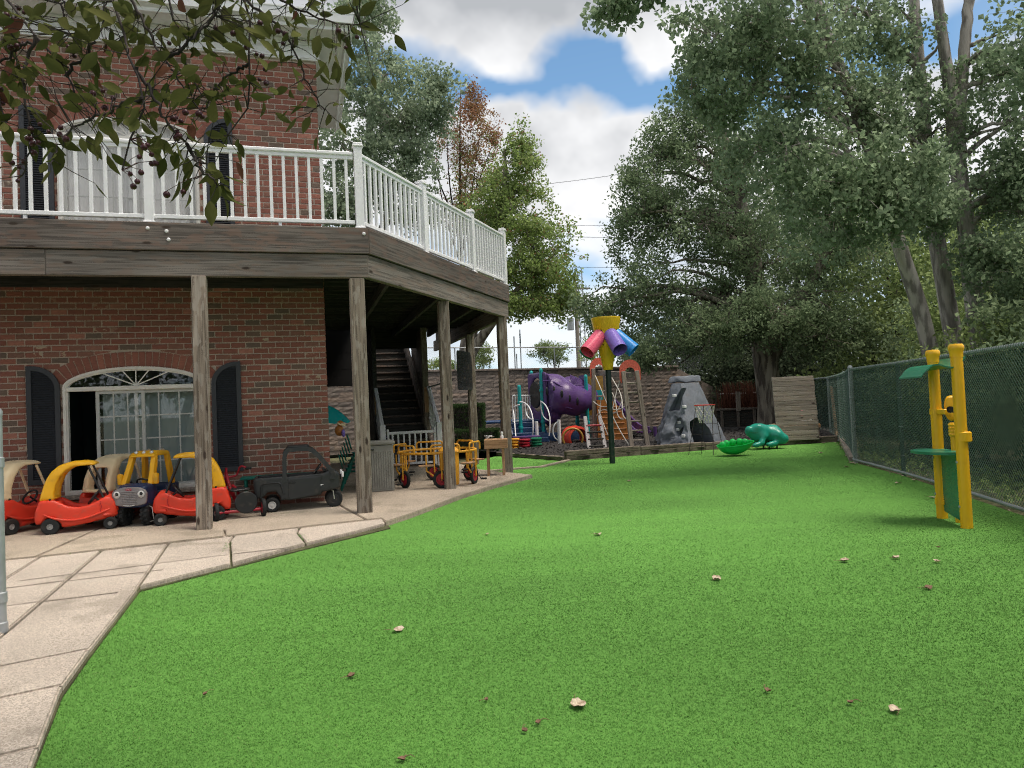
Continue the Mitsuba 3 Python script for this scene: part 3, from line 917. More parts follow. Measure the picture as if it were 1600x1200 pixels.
for s in (SL + .01, SR + .11):
    n0, n1 = np.array([s, 5.02, 0]), np.array([s, 6.2, 0])
    put(st + '__newel', G().beam((s, 5.02, .05), (s, 5.02, .99), .12, .12, up=(1, 0, 0), ch=.004).beam((s, 5.02, .99), (s, 5.02, 1.01), .13, .13, up=(1, 0, 0), ch=.004).beam((s, 5.02, 1.01), (s, 5.02, 1.03), .11, .11, up=(1, 0, 0), ch=.012), 'm_white', M=MB)
    hr = put(st + '__white_rail', G().beam((s, 5.05, .95), (s, 6.25, 1.86), .09, .07, ch=.012).beam((s, 5.05, .22), (s, 6.25, 1.13), .045, .05, ch=.006), 'm_white', M=MB)
    for k in range(10):
        t = 5.14 + k * .108
        z = (t - 5.05) * .758
        put(hr + '__baluster', G().beam((s, t, .18 + z), (s, t, .94 + z), .035, .035, up=(1, 0, 0), ch=.003), 'm_white', M=MB)
gt = thing('staircase_gate', 'low white picket gate across the foot of the stairs', 'gate')
put(gt + '__frame', G().box((SL + .12, 4.99, .80), (SR + .02, 5.04, .86), .006).box((SL + .12, 4.99, .12), (SR + .02, 5.04, .17), .006).box((SL + .10, 4.98, .10), (SL + .145, 5.05, .92), .004)
    .box((SR - .02, 4.98, .10), (SR + .025, 5.05, .92), .004), 'm_white', M=MB)
for k in range(7):
    s = SL + .22 + k * .125
    put(gt + '__picket', G().box((s - .018, 5.0, .17), (s + .018, 5.035, .80), .003), 'm_white', M=MB)
put(gt + '__latch', G().box((SL + .07, 4.95, .55), (SL + .11, 4.98, .68), .004), 'm_charcoal', M=MB)
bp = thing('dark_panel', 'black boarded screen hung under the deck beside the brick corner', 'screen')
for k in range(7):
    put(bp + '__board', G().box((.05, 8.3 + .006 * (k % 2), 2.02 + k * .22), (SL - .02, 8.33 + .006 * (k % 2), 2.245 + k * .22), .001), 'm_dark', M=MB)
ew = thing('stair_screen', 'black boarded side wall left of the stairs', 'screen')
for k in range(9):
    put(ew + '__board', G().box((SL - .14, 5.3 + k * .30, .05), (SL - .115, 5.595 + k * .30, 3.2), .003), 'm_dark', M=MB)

# ------------------------------------------------------------------ toys and things on the patio
def wheel(key, c, ax, r, w, tyre='m_rubber', hub='m_eye2', hr=.5, knob=0):
    """A wheel centred at c with its axle along ax: tyre, hub (a sub-part) with spokes left between."""
    z = unit(ax)
    x = unit(np.cross(z, [0, 0, 1.0]))
    M = frame(c, x, None, z)
    n = 26
    prof = [(r * hr, -w * .42), (r * .80, -w * .5), (r * .95, -w * .42), (r, -w * .22), (r, w * .22), (r * .95, w * .42), (r * .80, w * .5), (r * hr, w * .42), (r * hr, -w * .42)]
    g = G().lathe(prof, n, M)
    if knob:
        for k in range(knob):
            a = 2 * math.pi * k / knob
            for sg in (-1, 1):
                p = (M @ [r * 1.0 * math.cos(a + sg * .06), r * 1.0 * math.sin(a + sg * .06), sg * w * .25, 1])[:3]
                d = (M[:3, :3] @ [math.cos(a), math.sin(a), 0])
                g.beam(p - d * .01, p + d * .016, .026, w * .42, up=z, ch=.004)
    t = put(key, g, tyre, 35)
    h = G()
    for sg in (-1, 1):
        h.lathe([(.001, sg * w * .36), (r * hr * .28, sg * w * .40), (r * hr * .30, sg * w * .30), (r * hr * .72, sg * w * .26), (r * hr * .80, sg * w * .38), (r * hr * 1.02, sg * w * .36), (r * hr * 1.02, 0)], n, M)
    put(t + ('_hub' if t.count('__') > 1 else '__hub'), h, hub, 35)
    return t


plastic('m_eye2', (.62, .62, .60), 'clean')
plastic('m_hub', (.30, .30, .29), 'worn')


def arcpts(c, r, a0, a1, n=10):
    th = np.radians(np.linspace(a0, a1, n))
    return [(c[0] + r * math.cos(x), c[1] + r * math.sin(x)) for x in th]


def toy_car(label, s, t, head, roof, body, pillar, z=.055, sc=1.0):
    """A ride-on car: x forward from the rear, z up."""
    c = thing('toy_car', label, 'toy car', None)
    hd = math.radians(head)
    d = E1 * math.cos(hd) + np.array([-E1[1], E1[0], 0]) * math.sin(hd)
    o = Bw(s, t, z)
    M = frame(o, d)
    M[:3, :3] *= sc
    side = Polygon([(.0, .13), (-.01, .23), (.025, .345), (.05, .415), (.21, .41), (.27, .375), (.35, .325), (.45, .305), (.57, .32), (.68, .375), (.74, .41), (.80, .405), (.86, .32), (.885, .20), (.86, .155),
                    (.75, .135), (.55, .10), (.35, .075), (.28, .075), (.265, .13), (.20, .20), (.13, .20), (.07, .13)])
    top = Polygon([(-.02, -.17), (.02, -.215), (.35, -.225), (.65, -.215), (.84, -.17), (.90, -.08), (.90, .08), (.84, .17), (.65, .215), (.35, .225), (.02, .215), (-.02, .17)])
    m = side_extrude(side, .6) ^ top_extrude(top, -1, 2)
    cav = top_extrude(Polygon([(.20, -.165), (.64, -.165), (.68, -.1), (.68, .1), (.64, .165), (.20, .165)]), .16, 1)
    rear = top_extrude(sbox(.03, -.15, .21, .15), .30, 1)
    m = m - cav - rear
    v = rounded(m, 3, .035)
    g = G().mesh(v)
    for sg in (-1, 1):                                                   # moulded sill and wing bulges
        P = spline([(.10, sg * .222, .25), (.30, sg * .232, .17), (.52, sg * .228, .165), (.74, sg * .205, .235), (.86, sg * .12, .27)], 24)
        g.tube(P, np.interp(np.linspace(0, 1, 24), [0, .15, .8, 1], [.006, .014, .014, .006]), 8)
    P = [(.70 + .17 * math.cos(a), .20 * math.sin(a), .185) for a in np.linspace(-1.4, 1.4, 18)]
    g.tube(P, .022, 8)
    bd = put(c + '__body', g, body, 55, M)
    for sg in (-1, 1):
        L = frame([.80, sg * .115, .335], [0, 1, 0], None, [.85, 0, .5])
        put(bd + '__headlight', G().lathe([(.001, .022), (.025, .018), (.036, .004), (.038, -.02)], 14, L), body, 40, M)
    # roof: a bent band with the doorways cut out of its sides and a window in the back
    outer = [(.045, .40), (.075, .52), (.115, .64), (.17, .74), (.25, .81), (.36, .845), (.50, .85), (.60, .83), (.635, .805)]
    inner = [(.62, .785), (.54, .79), (.42, .785), (.33, .745), (.26, .67), (.215, .56), (.20, .47), (.205, .40)]
    band = Polygon(outer + inner)
    rf = side_extrude(band, .40) ^ front_extrude(Polygon([(-.20, .36), (-.185, .70), (-.15, .82), (-.10, .87), (.10, .87), (.15, .82), (.185, .70), (.20, .36)]), -1, 2)
    rf = rf - front_extrude(Polygon([(-.125, .43), (-.115, .66), (-.09, .70), (.09, .70), (.115, .66), (.125, .43)]), -1, .45)
    rf = rf - (side_extrude(Polygon([(.22, .3), (.23, .56), (.27, .66), (.34, .735), (.43, .775), (.64, .775), (.9, .3)]), .5))
    put(c + '__roof', G().mesh(rounded(rf, 3, .03)), roof, 50, M)
    for sg in (-1, 1):
        put(c + '__bolt', G().lathe([(.013, -.004), (.012, .006), (.001, .009)], 10, frame([.165, sg * .201, .425], [1, 0, 0], [0, 0, 1], [0, sg, 0])), 'm_blackpl', 40, M)
        put(bd + '__door_seam', G().tube([(.70, sg * .2215, .20), (.715, sg * .2205, .30), (.70, sg * .2195, .37)], .0035, 5), 'm_darkred', 50, M)
        put(c + '__pillar', G().tube([(.57, sg * .145, .80), (.735, sg * .165, .39)], .013 if pillar == 'm_blackpl' else .016, 10), pillar, 40, M)
    Ms = frame([.60, 0, .40], [0, 1, 0], None, [-.8, 0, .6])
    put(c + '__steering_wheel', G().tube([tuple((Ms @ [.095 * math.cos(a), .095 * math.sin(a), 0, 1])[:3]) for a in np.linspace(0, 2 * np.pi, 21)[:-1]], .012, 8, closed=True)
        .tube([(.60, 0, .40), (.70, 0, .32)], .012, 8), 'm_blackpl', 50, M)
    put(c + '__seat', G().mesh(rounded(m3.Manifold.cube([.16, .28, .05], True).translate([.28, 0, .19]) + m3.Manifold.cube([.05, .28, .2], True).translate([.215, 0, .28]), 2, .03)), body, 50, M)
    for x, yy, r in ((.165, .20, .100), (.165, -.20, .100), (.80, .165, .078), (.80, -.165, .078)):
        p = (M @ [x, yy, r, 1])[:3]
        wheel(c + '__wheel', p, M[:3, :3] @ [0, 1, 0], r * sc, .075, hub='m_hub', hr=.36)
    return c


toy_car('red toy car with yellow roof parked in front of the left shutter', -3.42, -1.02, 4, 'm_yellow', 'm_red', 'm_blackpl', sc=.97)
toy_car('red toy car with beige roof at the left edge beside the grey pipe', -4.00, -.98, 58, 'm_beige', 'm_red2', 'm_beige')
toy_car('faded red toy car with beige roof behind the yellow roofed car', -2.93, -.74, 62, 'm_beige', 'm_red2', 'm_beige')
toy_car('red toy car with yellow roof partly behind the left front post', -1.29, -.97, 186, 'm_yellow', 'm_red', 'm_blackpl')


def toy_truck():
    c = thing('toy_truck', 'navy and yellow toy truck with a grey grille and round eye headlights', 'toy truck')
    hd = math.radians(-108)
    M = frame(Bw(-2.17, -.40, .10), E1 * math.cos(hd) + np.array([-E1[1], E1[0], 0]) * math.sin(hd))
    side = Polygon([(-.05, .16), (-.05, .42), (.26, .42), (.30, .36), (.50, .36), (.54, .46), (.60, .475), (.74, .45), (.78, .40), (.78, .20), (.60, .17)])
    top = Polygon([(-.06, -.2), (.62, -.2), (.76, -.165), (.79, 0), (.76, .165), (.62, .2), (-.06, .2)])
    m = (side_extrude(side, .5) ^ top_extrude(top, -1, 1)) - top_extrude(sbox(.24, -.16, .54, .16), .2, 1) - top_extrude(sbox(-.01, -.155, .2, .155), .24, 1)
    put(c + '__body', G().mesh(rounded(m, 2, .035)), 'm_navy', 50, M)
    fr = Polygon([(-.20, .24), (-.21, .37), (-.15, .425), (-.09, .44), (.09, .44), (.15, .425), (.21, .37), (.20, .24), (.10, .215), (-.10, .215)])
    gr = put(c + '__grille_surround', G().mesh(rounded(front_extrude(fr, .745, .795), 1, .03)), 'm_greyplastic', 45, M)
    for k in range(8):
        z = .25 + k * .0205
        put(gr + '__grille_bar', G().beam((.805, -.098, z), (.805, .098, z), .02, .013, ch=.004), 'm_greyplastic', M=M)
    g = G().prism(sbox(-.032, .405, .032, .432), .801, .812, frame([0, 0, 0], [0, 1, 0], [0, 0, 1], [1, 0, 0]))
    bg = put(gr + '__badge', g, 'm_darkred', M=M, label='small red oval badge at the top of the grille')
    tm = meshkit.text_mesh('little tikes', .008, .0015)
    tm.apply_translation([-tm.bounds.mean(0)[0], 0, 0])
    put(gr + '__badge_lettering', G().mesh(tm, frame([.8125, 0, .414], [0, 1, 0], [0, 0, 1], [1, 0, 0])), 'm_white', M=M)
    put(gr + '__mouth', G().tube([(.803, y, .232 - .012 * math.cos(y * 20)) for y in np.linspace(-.07, .07, 12)], .006, 6), 'm_eye2', 40, M)
    for sg in (-1, 1):
        L = frame([.795, sg * .15, .36], [0, 1, 0], [0, 0, 1], [1, 0, 0])
        h = put(c + '__headlight', G().lathe([(.062, -.02), (.060, .008), (.050, .012), (.046, .004), (.001, .004)], 22, L), 'm_greyplastic', 40, M)
        put(h + '__eye', G().lathe([(.044, .005), (.040, .016), (.02, .022), (.001, .024)], 20, L), 'm_eye2', 60, M)
        L2 = frame([.795, sg * .15 + .008, .367], [0, 1, 0], [0, 0, 1], [1, 0, 0])
        put(h + '__pupil', G().lathe([(.021, .021), (.018, .026), (.001, .027)], 16, L2), 'm_blackpl', 40, M)
        put(c + '__fog_light', G().lathe([(.03, -.01), (.028, .008), (.02, .010), (.001, .006)], 14, frame([.79, sg * .155, .265], [0, 1, 0], [0, 0, 1], [1, 0, 0])), 'm_eye2', 40, M)
        put(c + '__step_bar', G().tube([(.70, sg * .19, .20), (.72, sg * .235, .185), (.70, sg * .245, .02), (.70, sg * .20, .012)], .006, 8), 'm_chrome', 50, M)
        # yellow cab: front and rear pillars
        put(c + '__pillar', G().mesh(rounded(m3.Manifold.hull_points(np.array([[x + dx, sg * (y + dy), z] for x, y, z, a in ((.57, .165, .44, .05), (.42, .13, .80, .035)) for dx in (-a, a) for dy in (-.03, .03)])), 1, .04)), 'm_yellow', 40, M)
        put(c + '__mirror', G().mesh(rounded(m3.Manifold.cube([.05, .055, .13], True).translate([.56, sg * .215, .50]), 1, .03)), 'm_yellow', 40, M)
        put(c + '__pillar', G().mesh(rounded(m3.Manifold.hull_points(np.array([[x + dx, sg * (y + dy), z] for x, y, z, a in ((.10, .17, .40, .05), (.16, .14, .80, .04)) for dx in (-a, a) for dy in (-.025, .025)])), 1, .04)), 'm_yellow', 40, M)
    rf = put(c + '__roof', G().mesh(rounded(side_extrude(Polygon([(.10, .78), (.12, .84), (.38, .855), (.50, .80), (.51, .775), (.40, .785)]), .34) ^ front_extrude(Polygon([(-.17, .76), (-.165, .82), (-.13, .86), (.13, .86), (.165, .82), (.17, .76)]), -1, 1), 2, .03)), 'm_yellow', 45, M)
    for y in (-.10, 0, .10):
        put(rf + '__lamp', G().lathe([(.024, -.012), (.024, .01), (.012, .022), (.001, .024)], 12, frame([.44, y, .845], [0, 1, 0], None, [.8, 0, .6])), 'm_chrome', 40, M)
    for y in (-.09, .09):
        put(rf + '__lamp', G().lathe([(.022, -.012), (.022, .01), (.001, .022)], 12, frame([.16, y, .862], [0, 1, 0], None, [.2, 0, 1])), 'm_chrome', 40, M)
    put(c + '__steering_wheel', G().tube([tuple((frame([.46, 0, .46], [0, 1, 0], None, [-.7, 0, .7]) @ [.085 * math.cos(a), .085 * math.sin(a), 0, 1])[:3]) for a in np.linspace(0, 2 * np.pi, 19)[:-1]], .011, 8, closed=True), 'm_blackpl', 50, M)
    for x, y in ((.64, .15), (.64, -.15), (.08, .16), (.08, -.16)):
        wheel(c + '__wheel', (M @ [x, y, .098, 1])[:3], M[:3, :3] @ [0, 1, 0], .130, .095, hub='m_blackpl', hr=.4, knob=15)


toy_truck()


def toy_pickup():
    c = thing('toy_pickup', 'black toy pickup with open cab parked against the brick wall', 'toy pickup')
    M = frame(Bw(-.99, -.62, .055), E1 * math.cos(.02) + np.array([-E1[1], E1[0], 0]) * math.sin(.02))
    side = Polygon([(-.02, .20), (-.025, .27), (-.035, .43), (-.01, .465), (.33, .47), (.35, .46), (.86, .475), (.93, .515), (1.03, .495), (1.085, .44), (1.10, .34), (1.07, .255), (.84, .225), (.82, .185), (.40, .145), (.36, .16), (.31, .145),
                    (.30, .20), (.245, .275), (.145, .275), (.08, .20)])
    top = Polygon([(-.05, -.2), (.0, -.225), (.95, -.225), (1.07, -.17), (1.11, 0), (1.07, .17), (.95, .225), (.0, .225), (-.05, .2)])
    m = (side_extrude(side, .5) ^ top_extrude(top, -1, 1)) - top_extrude(sbox(.02, -.18, .33, .18), .27, 1) - top_extrude(sbox(.40, -.185, .84, .185), .2, 1)
    b = put(c + '__body', G().mesh(rounded(m, 1, .03)), 'm_charcoal', 35, M)
    for sg in (-1, 1):
        g = G().tube([(.055, sg * .226, .20), (.075, sg * .232, .37), (.10, sg * .232, .395), (.285, sg * .232, .395), (.315, sg * .232, .37), (.345, sg * .226, .24)], .012, 8)
        put(b + '__wheel_arch', g, 'm_charcoal', 50, M)
        put(b + '__door', G().mesh(rounded(side_extrude(Polygon([(.40, .16), (.405, .43), (.83, .44), (.80, .225), (.76, .19)]), .012).translate([0, sg * .226, 0]), 1, .03)), 'm_charcoal', 35, M)
        put(b + '__handle', G().box((.42, sg * .228, .37), (.50, sg * .240, .395), .004), 'm_blackpl', M=M)
        # white scratch decal on the door
        r = np.random.default_rng(4)
        g = G()
        for k in range(16):
            x, z = .60 + .018 * k * (.5 + r.random() * .5), .40 - .006 * k + r.normal(0, .006)
            g.box((x, sg * .2325, z), (x + r.uniform(.012, .040), sg * .2345, z + r.uniform(.006, .014)), 0)
        if sg < 0:
            put(b + '__decal', g, 'm_white', M=M, label='scratched white marking on the door', kind='stuff')
        put(c + '__headlight', G().mesh(rounded(m3.Manifold.cube([.03, .085, .075], True).translate([1.078, sg * .135, .425]), 1, .02)), 'm_white', 40, M)
        pf = Polygon([(.345, .40), (.350, .70), (.365, .785), (.41, .835), (.66, .84), (.74, .81), (.82, .73), (.94, .58), (1.0, .50), (1.0, .40)]).buffer(.01)
        fr_ = pf.difference(affinity.translate(pf.buffer(-.055), 0, -.004)).difference(sbox(.40, .3, .94, .49))
        m_ = m3.Manifold.extrude(xsec(fr_), .05).translate([0, 0, -.025]).rotate([90, 0, 0]).warp(lambda v: (v[0], v[1] - .06 * max(0, v[2] - .5), v[2])).translate([0, .205, 0])
        q_ = G().mesh(m_)
        q_.V[0] = q_.V[0] * [1, sg, 1]
        put(c + '__cab_frame', q_, 'm_charcoal', 30, M=M)
    put(c + '__roof', G().mesh(rounded(m3.Manifold.cube([.28, .38, .035], True).translate([.54, 0, .83]), 2, .03)), 'm_charcoal', 40, M)
    put(c + '__rear_bar', G().box((.35, -.2, .455), (.39, .2, .49), .01).box((.86, -.2, .50), (.90, .2, .53), .01), 'm_charcoal', M=M)
    put(c + '__grille', G().box((1.09, -.09, .37), (1.105, .09, .44), .004), 'm_blackpl', M=M)
    put(c + '__steering_wheel', G().tube([tuple((frame([.79, 0, .52], [0, 1, 0], None, [-.8, 0, .6]) @ [.09 * math.cos(a), .09 * math.sin(a), 0, 1])[:3]) for a in np.linspace(0, 2 * np.pi, 19)[:-1]], .011, 8, closed=True), 'm_blackpl', 50, M)
    for y in (-.175, .175):
        w = wheel(c + '__wheel', (M @ [.195, y, .10, 1])[:3], M[:3, :3] @ [0, 1, 0], .10, .085, hr=.52)
        wheel(c + '__wheel', (M @ [1.0, y * .8, .115, 1])[:3], M[:3, :3] @ [.12, 1, 0], .112, .06, hub='m_charcoal', hr=.62)
        put(c + '__fork', G().tube([(.985, y * .8 - .045, .235), (1.0, y * .8 - .045, .115)], .008, 8), 'm_chrome', 50, M)


toy_pickup()


def tricycle():
    c = thing('tricycle', 'dark red tricycle beside the black pickup under the right shutter', 'tricycle')
    M = frame(Bw(-1.15, -1.15, .055), E1 * .97 + np.array([-E1[1], E1[0], 0]) * .22)   # x along the rear axle, y forwards
    put(c + '__frame', G().tube([(-.26, 0, .10), (.24, 0, .10)], .020, 10).tube(spline([(0, .0, .11), (-.02, .22, .20), (-.06, .42, .34), (-.10, .52, .55)], 16), .024, 10)
        .tube(spline([(-.02, .1, .15), (.0, .18, .30), (-.05, .34, .40)], 10), .016, 8), 'm_darkred', 50, M)
    put(c + '__fork', G().tube([(-.14, .55, .11), (-.135, .53, .40)], .012, 8).tube([(-.06, .55, .11), (-.065, .53, .40)], .012, 8).tube([(-.10, .53, .38), (-.10, .50, .62)], .016, 8), 'm_darkred', 50, M)
    put(c + '__handlebar', G().tube(spline([(-.36, .40, .60), (-.27, .46, .61), (-.23, .50, .52), (-.10, .51, .50), (.03, .50, .52), (.06, .46, .61), (.15, .40, .60)], 30), .013, 8), 'm_darkred', 50, M)
    for x0, x1 in ((-.40, -.33), (.13, .20)):
        put(c + '__grip', G().tube([(x0, .385, .60), (x1, .415, .603)], .018, 8), 'm_rubber', 50, M)
    put(c + '__seat', G().mesh(rounded(m3.Manifold.hull_points(np.array([[x, y, z] for x, y in ((-.06, .30), (.06, .30), (-.13, .06), (.13, .06), (-.10, .0), (.10, .0)) for z in (.33, .36)])), 2, .03)), 'm_blackpl', 50, M)
    put(c + '__footplate', G().lathe([(.001, .0), (.13, .0), (.14, .01), (.13, .02), (.001, .02)], 20, frame([.06, -.005, .20], [1, 0, 0], [0, 0, 1], [0, -1, 0])), 'm_blackpl', 40, M)
    for x, r, y in ((-.29, .115, 0), (.27, .115, 0), (-.10, .15, .55)):
        wheel(c + '__wheel', (M @ [x, y, r, 1])[:3], M[:3, :3] @ [1, 0, 0], r, .05, hub='m_darkred', hr=.62)


tricycle()
gb = thing('green_bench', 'long low green table against the brick wall behind the pickup', 'table')
put(gb + '__top', G().box((-1.22, -.37, .470), (.02, -.06, .505), .012), 'm_tealgreen', M=MB)
for s in (-1.15, -.03):
    for t in (-.33, -.12):
        put(gb + '__leg', G().tube([(s, t, .06), (s, t, .47)], .018, 10), 'm_tealgreen', 40, M=MB)


# stacked green chairs behind the corner
for k in range(6):
    lab = ['lowest green chair of the stack by the brick corner', 'second green chair from the bottom of the stack', 'third green chair from the bottom of the stack', 'fourth green chair from the bottom of the stack',
           'fifth green chair from the bottom of the stack', 'topmost green chair of the stack by the brick corner'][k]
    c = thing('stacking_chair', lab, 'chair', 'green chairs stacked at the corner of the house')
    o = (.25 + .030 * k, 1.10, .055 + .062 * k)
    f_ = lambda x, y, z: (o[0] + x, o[1] + y, o[2] + z)
    put(c + '__seat', G().mesh(rounded(m3.Manifold.cube([.30, .30, .018], True), 2, .05), frame(f_(.15, .15, .31), [1, 0, .06])), 'm_tealgreen', 50, M=MB)
    bk = m3.Manifold.extrude(xsec(Polygon([(-.14, 0), (-.15, .15), (-.10, .25), (-.05, .235), (.05, .235), (.10, .25), (.15, .15), (.14, 0)])), .016)
    put(c + '__backrest', G().mesh(rounded(bk, 1, .05), frame(f_(-.02, .15, .36), [0, 1, 0], None, [1, 0, .25])), 'm_tealgreen', 50, M=MB)
    for y in (.01, .29):
        put(c + '__leg', G().tube([f_(.04, y, .31), f_(-.05, y, 0)], .011, 8), 'm_tealgreen', 50, M=MB)
        put(c + '__leg', G().tube([f_(.26, y, .31), f_(.36, y, 0)], .011, 8), 'm_tealgreen', 50, M=MB)
tq = thing('stuffed_toy', 'orange and purple stuffed bird with a pale crest on the chair stack', 'stuffed toy')
g = G().mesh(rounded(m3.Manifold.sphere(.075, 20).scale([1, 1, 1.15]).translate([.20, 1.2, 1.02]) + m3.Manifold.sphere(.055, 16).translate([.22, 1.17, 1.13]), 1, .03))
put(tq + '__body', g, 'm_orange', 60, M=MB)
put(tq + '__crest', G().mesh(m3.Manifold.hull_points(np.array([[.17, 1.16, 1.18], [.30, 1.15, 1.16], [.31, 1.16, 1.11], [.20, 1.2, 1.14], [.2, 1.13, 1.14]]))), 'm_beige', M=MB)
put(tq + '__wing', G().mesh(m3.Manifold.sphere(.05, 14).scale([.6, .6, 1.3]).translate([.265, 1.15, 1.0])), 'm_chute_purple', 60, M=MB)
rk = thing('red_basket', 'small red plastic tub behind the stacked chairs', 'tub')
put(rk + '__shell', G().lathe([(.001, 0), (.07, 0), (.085, .17), (.09, .175), (.08, .175), (.066, .01), (.001, .01)], 18, frame([.62, 1.9, .60], [1, 0, 0])), 'm_chute_pink', 40, M=MB)
put(rk + '__stand', G().tube([(.62, 1.9, .05), (.62, 1.9, .6)], .02, 8), 'm_charcoal', 40, M=MB)
um = thing('teal_parasol', 'half folded teal parasol beside the brick corner', 'parasol')
g = G()
c0 = np.array([.02, 2.0, 1.48])
n, m_ = 30, 7
V = []
for j in range(m_):
    q = j / (m_ - 1)
    for i in range(n):
        a = 2 * np.pi * i / n
        rr = .40 * q * (1 + .05 * math.cos(a * 8) * q)
        V.append(c0 + [rr * math.cos(a), rr * math.sin(a), -.30 * q ** 1.7 - .03 * q * abs(math.sin(a * 4))])
V = np.array(V)
g.add(V, [[j * n + i, j * n + (i + 1) % n, (j + 1) * n + (i + 1) % n, (j + 1) * n + i] for j in range(m_ - 1) for i in range(n)])
put(um + '__canopy', g, 'm_teal', True, M=MB)
put(um + '__pole', G().tube([(.02, 2.0, .05), (.02, 2.0, 1.5)], .014, 8), 'm_charcoal', 40, M=MB)
put(um + '__stretcher', G().tube([(.02, 2.0, 1.19), (.75, 2.0, 1.19)], .007, 6), 'm_boxgrey', 40, M=MB)
bx_ = thing('storage_box', 'grey ribbed plastic storage box behind the pale corner post', 'storage box')
b0 = put(bx_ + '__body', G().box((.52, .62, .06), (1.00, 1.05, .80), .015), 'm_boxgrey', M=MB)
for k in range(12):
    put(b0 + '__rib', G().box((.545 + k * .037, .608, .10), (.565 + k * .037, .625, .70), .004), 'm_boxgrey', M=MB)
put(bx_ + '__lid', G().box((.49, .585, .80), (1.03, 1.08, .86), .018), 'm_boxgrey', M=MB)
put(bx_ + '__handle', G().box((.56, .60, .72), (.70, .615, .74), .004), 'm_blackpl', M=MB)


def carousel():
    c = thing('pedal_carousel', 'yellow tubular pedal carousel with red wheels and wooden seats', 'pedal carousel')
    C0 = np.array([1.80, 1.16])
    ring = [(C0[0] + .66 * math.cos(a), C0[1] + .66 * math.sin(a), .62) for a in np.linspace(0, 2 * np.pi, 41)[:-1]]
    rg = put(c + '__ring_tube', G().tube(ring, .020, 8, closed=True), 'm_yellow_metal', 50, M=MB)
    for k in range(6):
        a = math.radians(205 + k * 60)
        R = np.array([math.cos(a), math.sin(a), 0])
        Tn = np.array([-math.sin(a), math.cos(a), 0])
        o = np.array([C0[0], C0[1], 0]) + R * .66
        L = lambda r, t, z: tuple(o + R * r + Tn * t + np.array([0, 0, z]))
        fk = put(c + '__fork', G().tube([L(.035, 0, .19), L(.035, 0, .62)], .014, 8).tube([L(-.035, 0, .19), L(-.035, 0, .62)], .014, 8), 'm_yellow_metal', 50, M=MB)
        put(rg + '__handle_loop', G().tube([L(0, -.16, .62)] + [L(0, -.11 + .05 * math.cos(a), .705 + .045 * math.sin(a)) for a in np.linspace(np.pi, np.pi / 2, 6)] + [L(0, .25 + .05 * math.cos(a), .705 + .045 * math.sin(a)) for a in np.linspace(np.pi / 2, 0, 6)] + [L(0, .30, .62)], .015, 8), 'm_yellow_metal', 50, M=MB)
        st_ = put(c + '__seat', G().beam(L(0, -.36, .43), L(0, -.12, .43), .17, .025, ch=.008), 'm_wood_tan', M=MB)
        put(c + '__seat_post', G().tube([L(0, -.24, .60), L(0, -.24, .42)], .013, 8).tube([L(0, -.24, .35), L(0, -.05, .20)], .013, 8).tube([L(0, -.24, .42), L(0, -.24, .34)], .013, 8), 'm_yellow_metal', 50, M=MB)
        r = .145
        Rw, Tw = MB[:3, :3] @ R, MB[:3, :3] @ Tn
        wheel(c + '__wheel', Bw(*L(0, 0, .055 + r)), Rw, r, .05, hub='m_darkred', hr=.66)
        put(c + '__crank', G().tube([L(-.09, 0, .20), L(.09, 0, .20)], .008, 6).tube([L(.09, 0, .20), L(.09, .07, .14)], .008, 6).tube([L(-.09, 0, .20), L(-.09, -.07, .26)], .008, 6), 'm_blackpl', 50, M=MB)
        for sg in (-1, 1):
            q = np.array(L(sg * .14, sg * .07, .20 - sg * .06))
            put(c + '__pedal', G().beam(tuple(q - R * .05), tuple(q + R * .05), .06, .028, ch=.006), 'm_rubber', M=MB)


carousel()
tc = thing('yellow_bin', 'round yellow plastic bin with a domed lid inside the carousel', 'bin')
put(tc + '__drum', G().lathe([(.001, 0), (.150, 0), (.158, .03), (.165, .50), (.158, .53), (.001, .53)], 26, frame([1.95, .90, .06], [1, 0, 0])), 'm_yellow_metal', 40, M=MB)
put(tc + '__lid', G().lathe([(.175, .52), (.178, .555), (.16, .59), (.09, .625), (.03, .635), (.022, .68), (.001, .685)], 26, frame([1.95, .90, .06], [1, 0, 0])), 'm_yellow_metal', 40, M=MB)
ps = thing('planter_stand', 'wooden play stand holding white artificial flowers beside the end post', 'planter stand')
O = np.array([-.40, 13.05, .02])
for x, y in ((-.10, 0), (.18, 0), (-.10, .3), (.18, .3)):
    put(ps + '__leg', G().beam(O + [x, y, 0], O + [x, y, .56], .045, .045, up=(1, 0, 0)), 'm_wood_tan')
put(ps + '__foot', G().beam(O + [-.22, 0, .02], O + [.34, 0, .02], .05, .035), 'm_wood_grey')
put(ps + '__box', G().beam(O + [-.16, .15, .62], O + [.27, .15, .62], .40, .17, ch=.008), 'm_wood_tan')
for k in range(9):
    r = np.random.default_rng(k + 50)
    g = G()
    p = O + [-.13 + .03 * (k % 5) + .01 * r.random(), .0 + .04 * (k // 5), .72 + .05 * r.random()]
    for a in range(6):
        th = a * math.pi / 3 + r.random()
        g.add([p, p + [.028 * math.cos(th - .4), .028 * math.sin(th - .4), .012], p + [.045 * math.cos(th), .045 * math.sin(th), .02], p + [.028 * math.cos(th + .4), .028 * math.sin(th + .4), .012]], [[0, 1, 2, 3]])
    put(ps + '__flower', g, 'm_white')
cup = thing('white_figurine', 'small white ornament on top of the planter stand', 'ornament')
put(cup + '__body', G().lathe([(.001, 0), (.03, 0), (.035, .04), (.02, .07), (.028, .10), (.015, .13), (.001, .135)], 14, frame(O + [.17, .15, .707], [1, 0, 0])), 'm_white', 40)
hb = thing('wall_backboard', 'dark rounded basketball backboard fixed to the back deck post', 'backboard')
M = frame(Bw(3.22, 5.0, 2.15), [.30, .95, 0], [0, 0, 1])
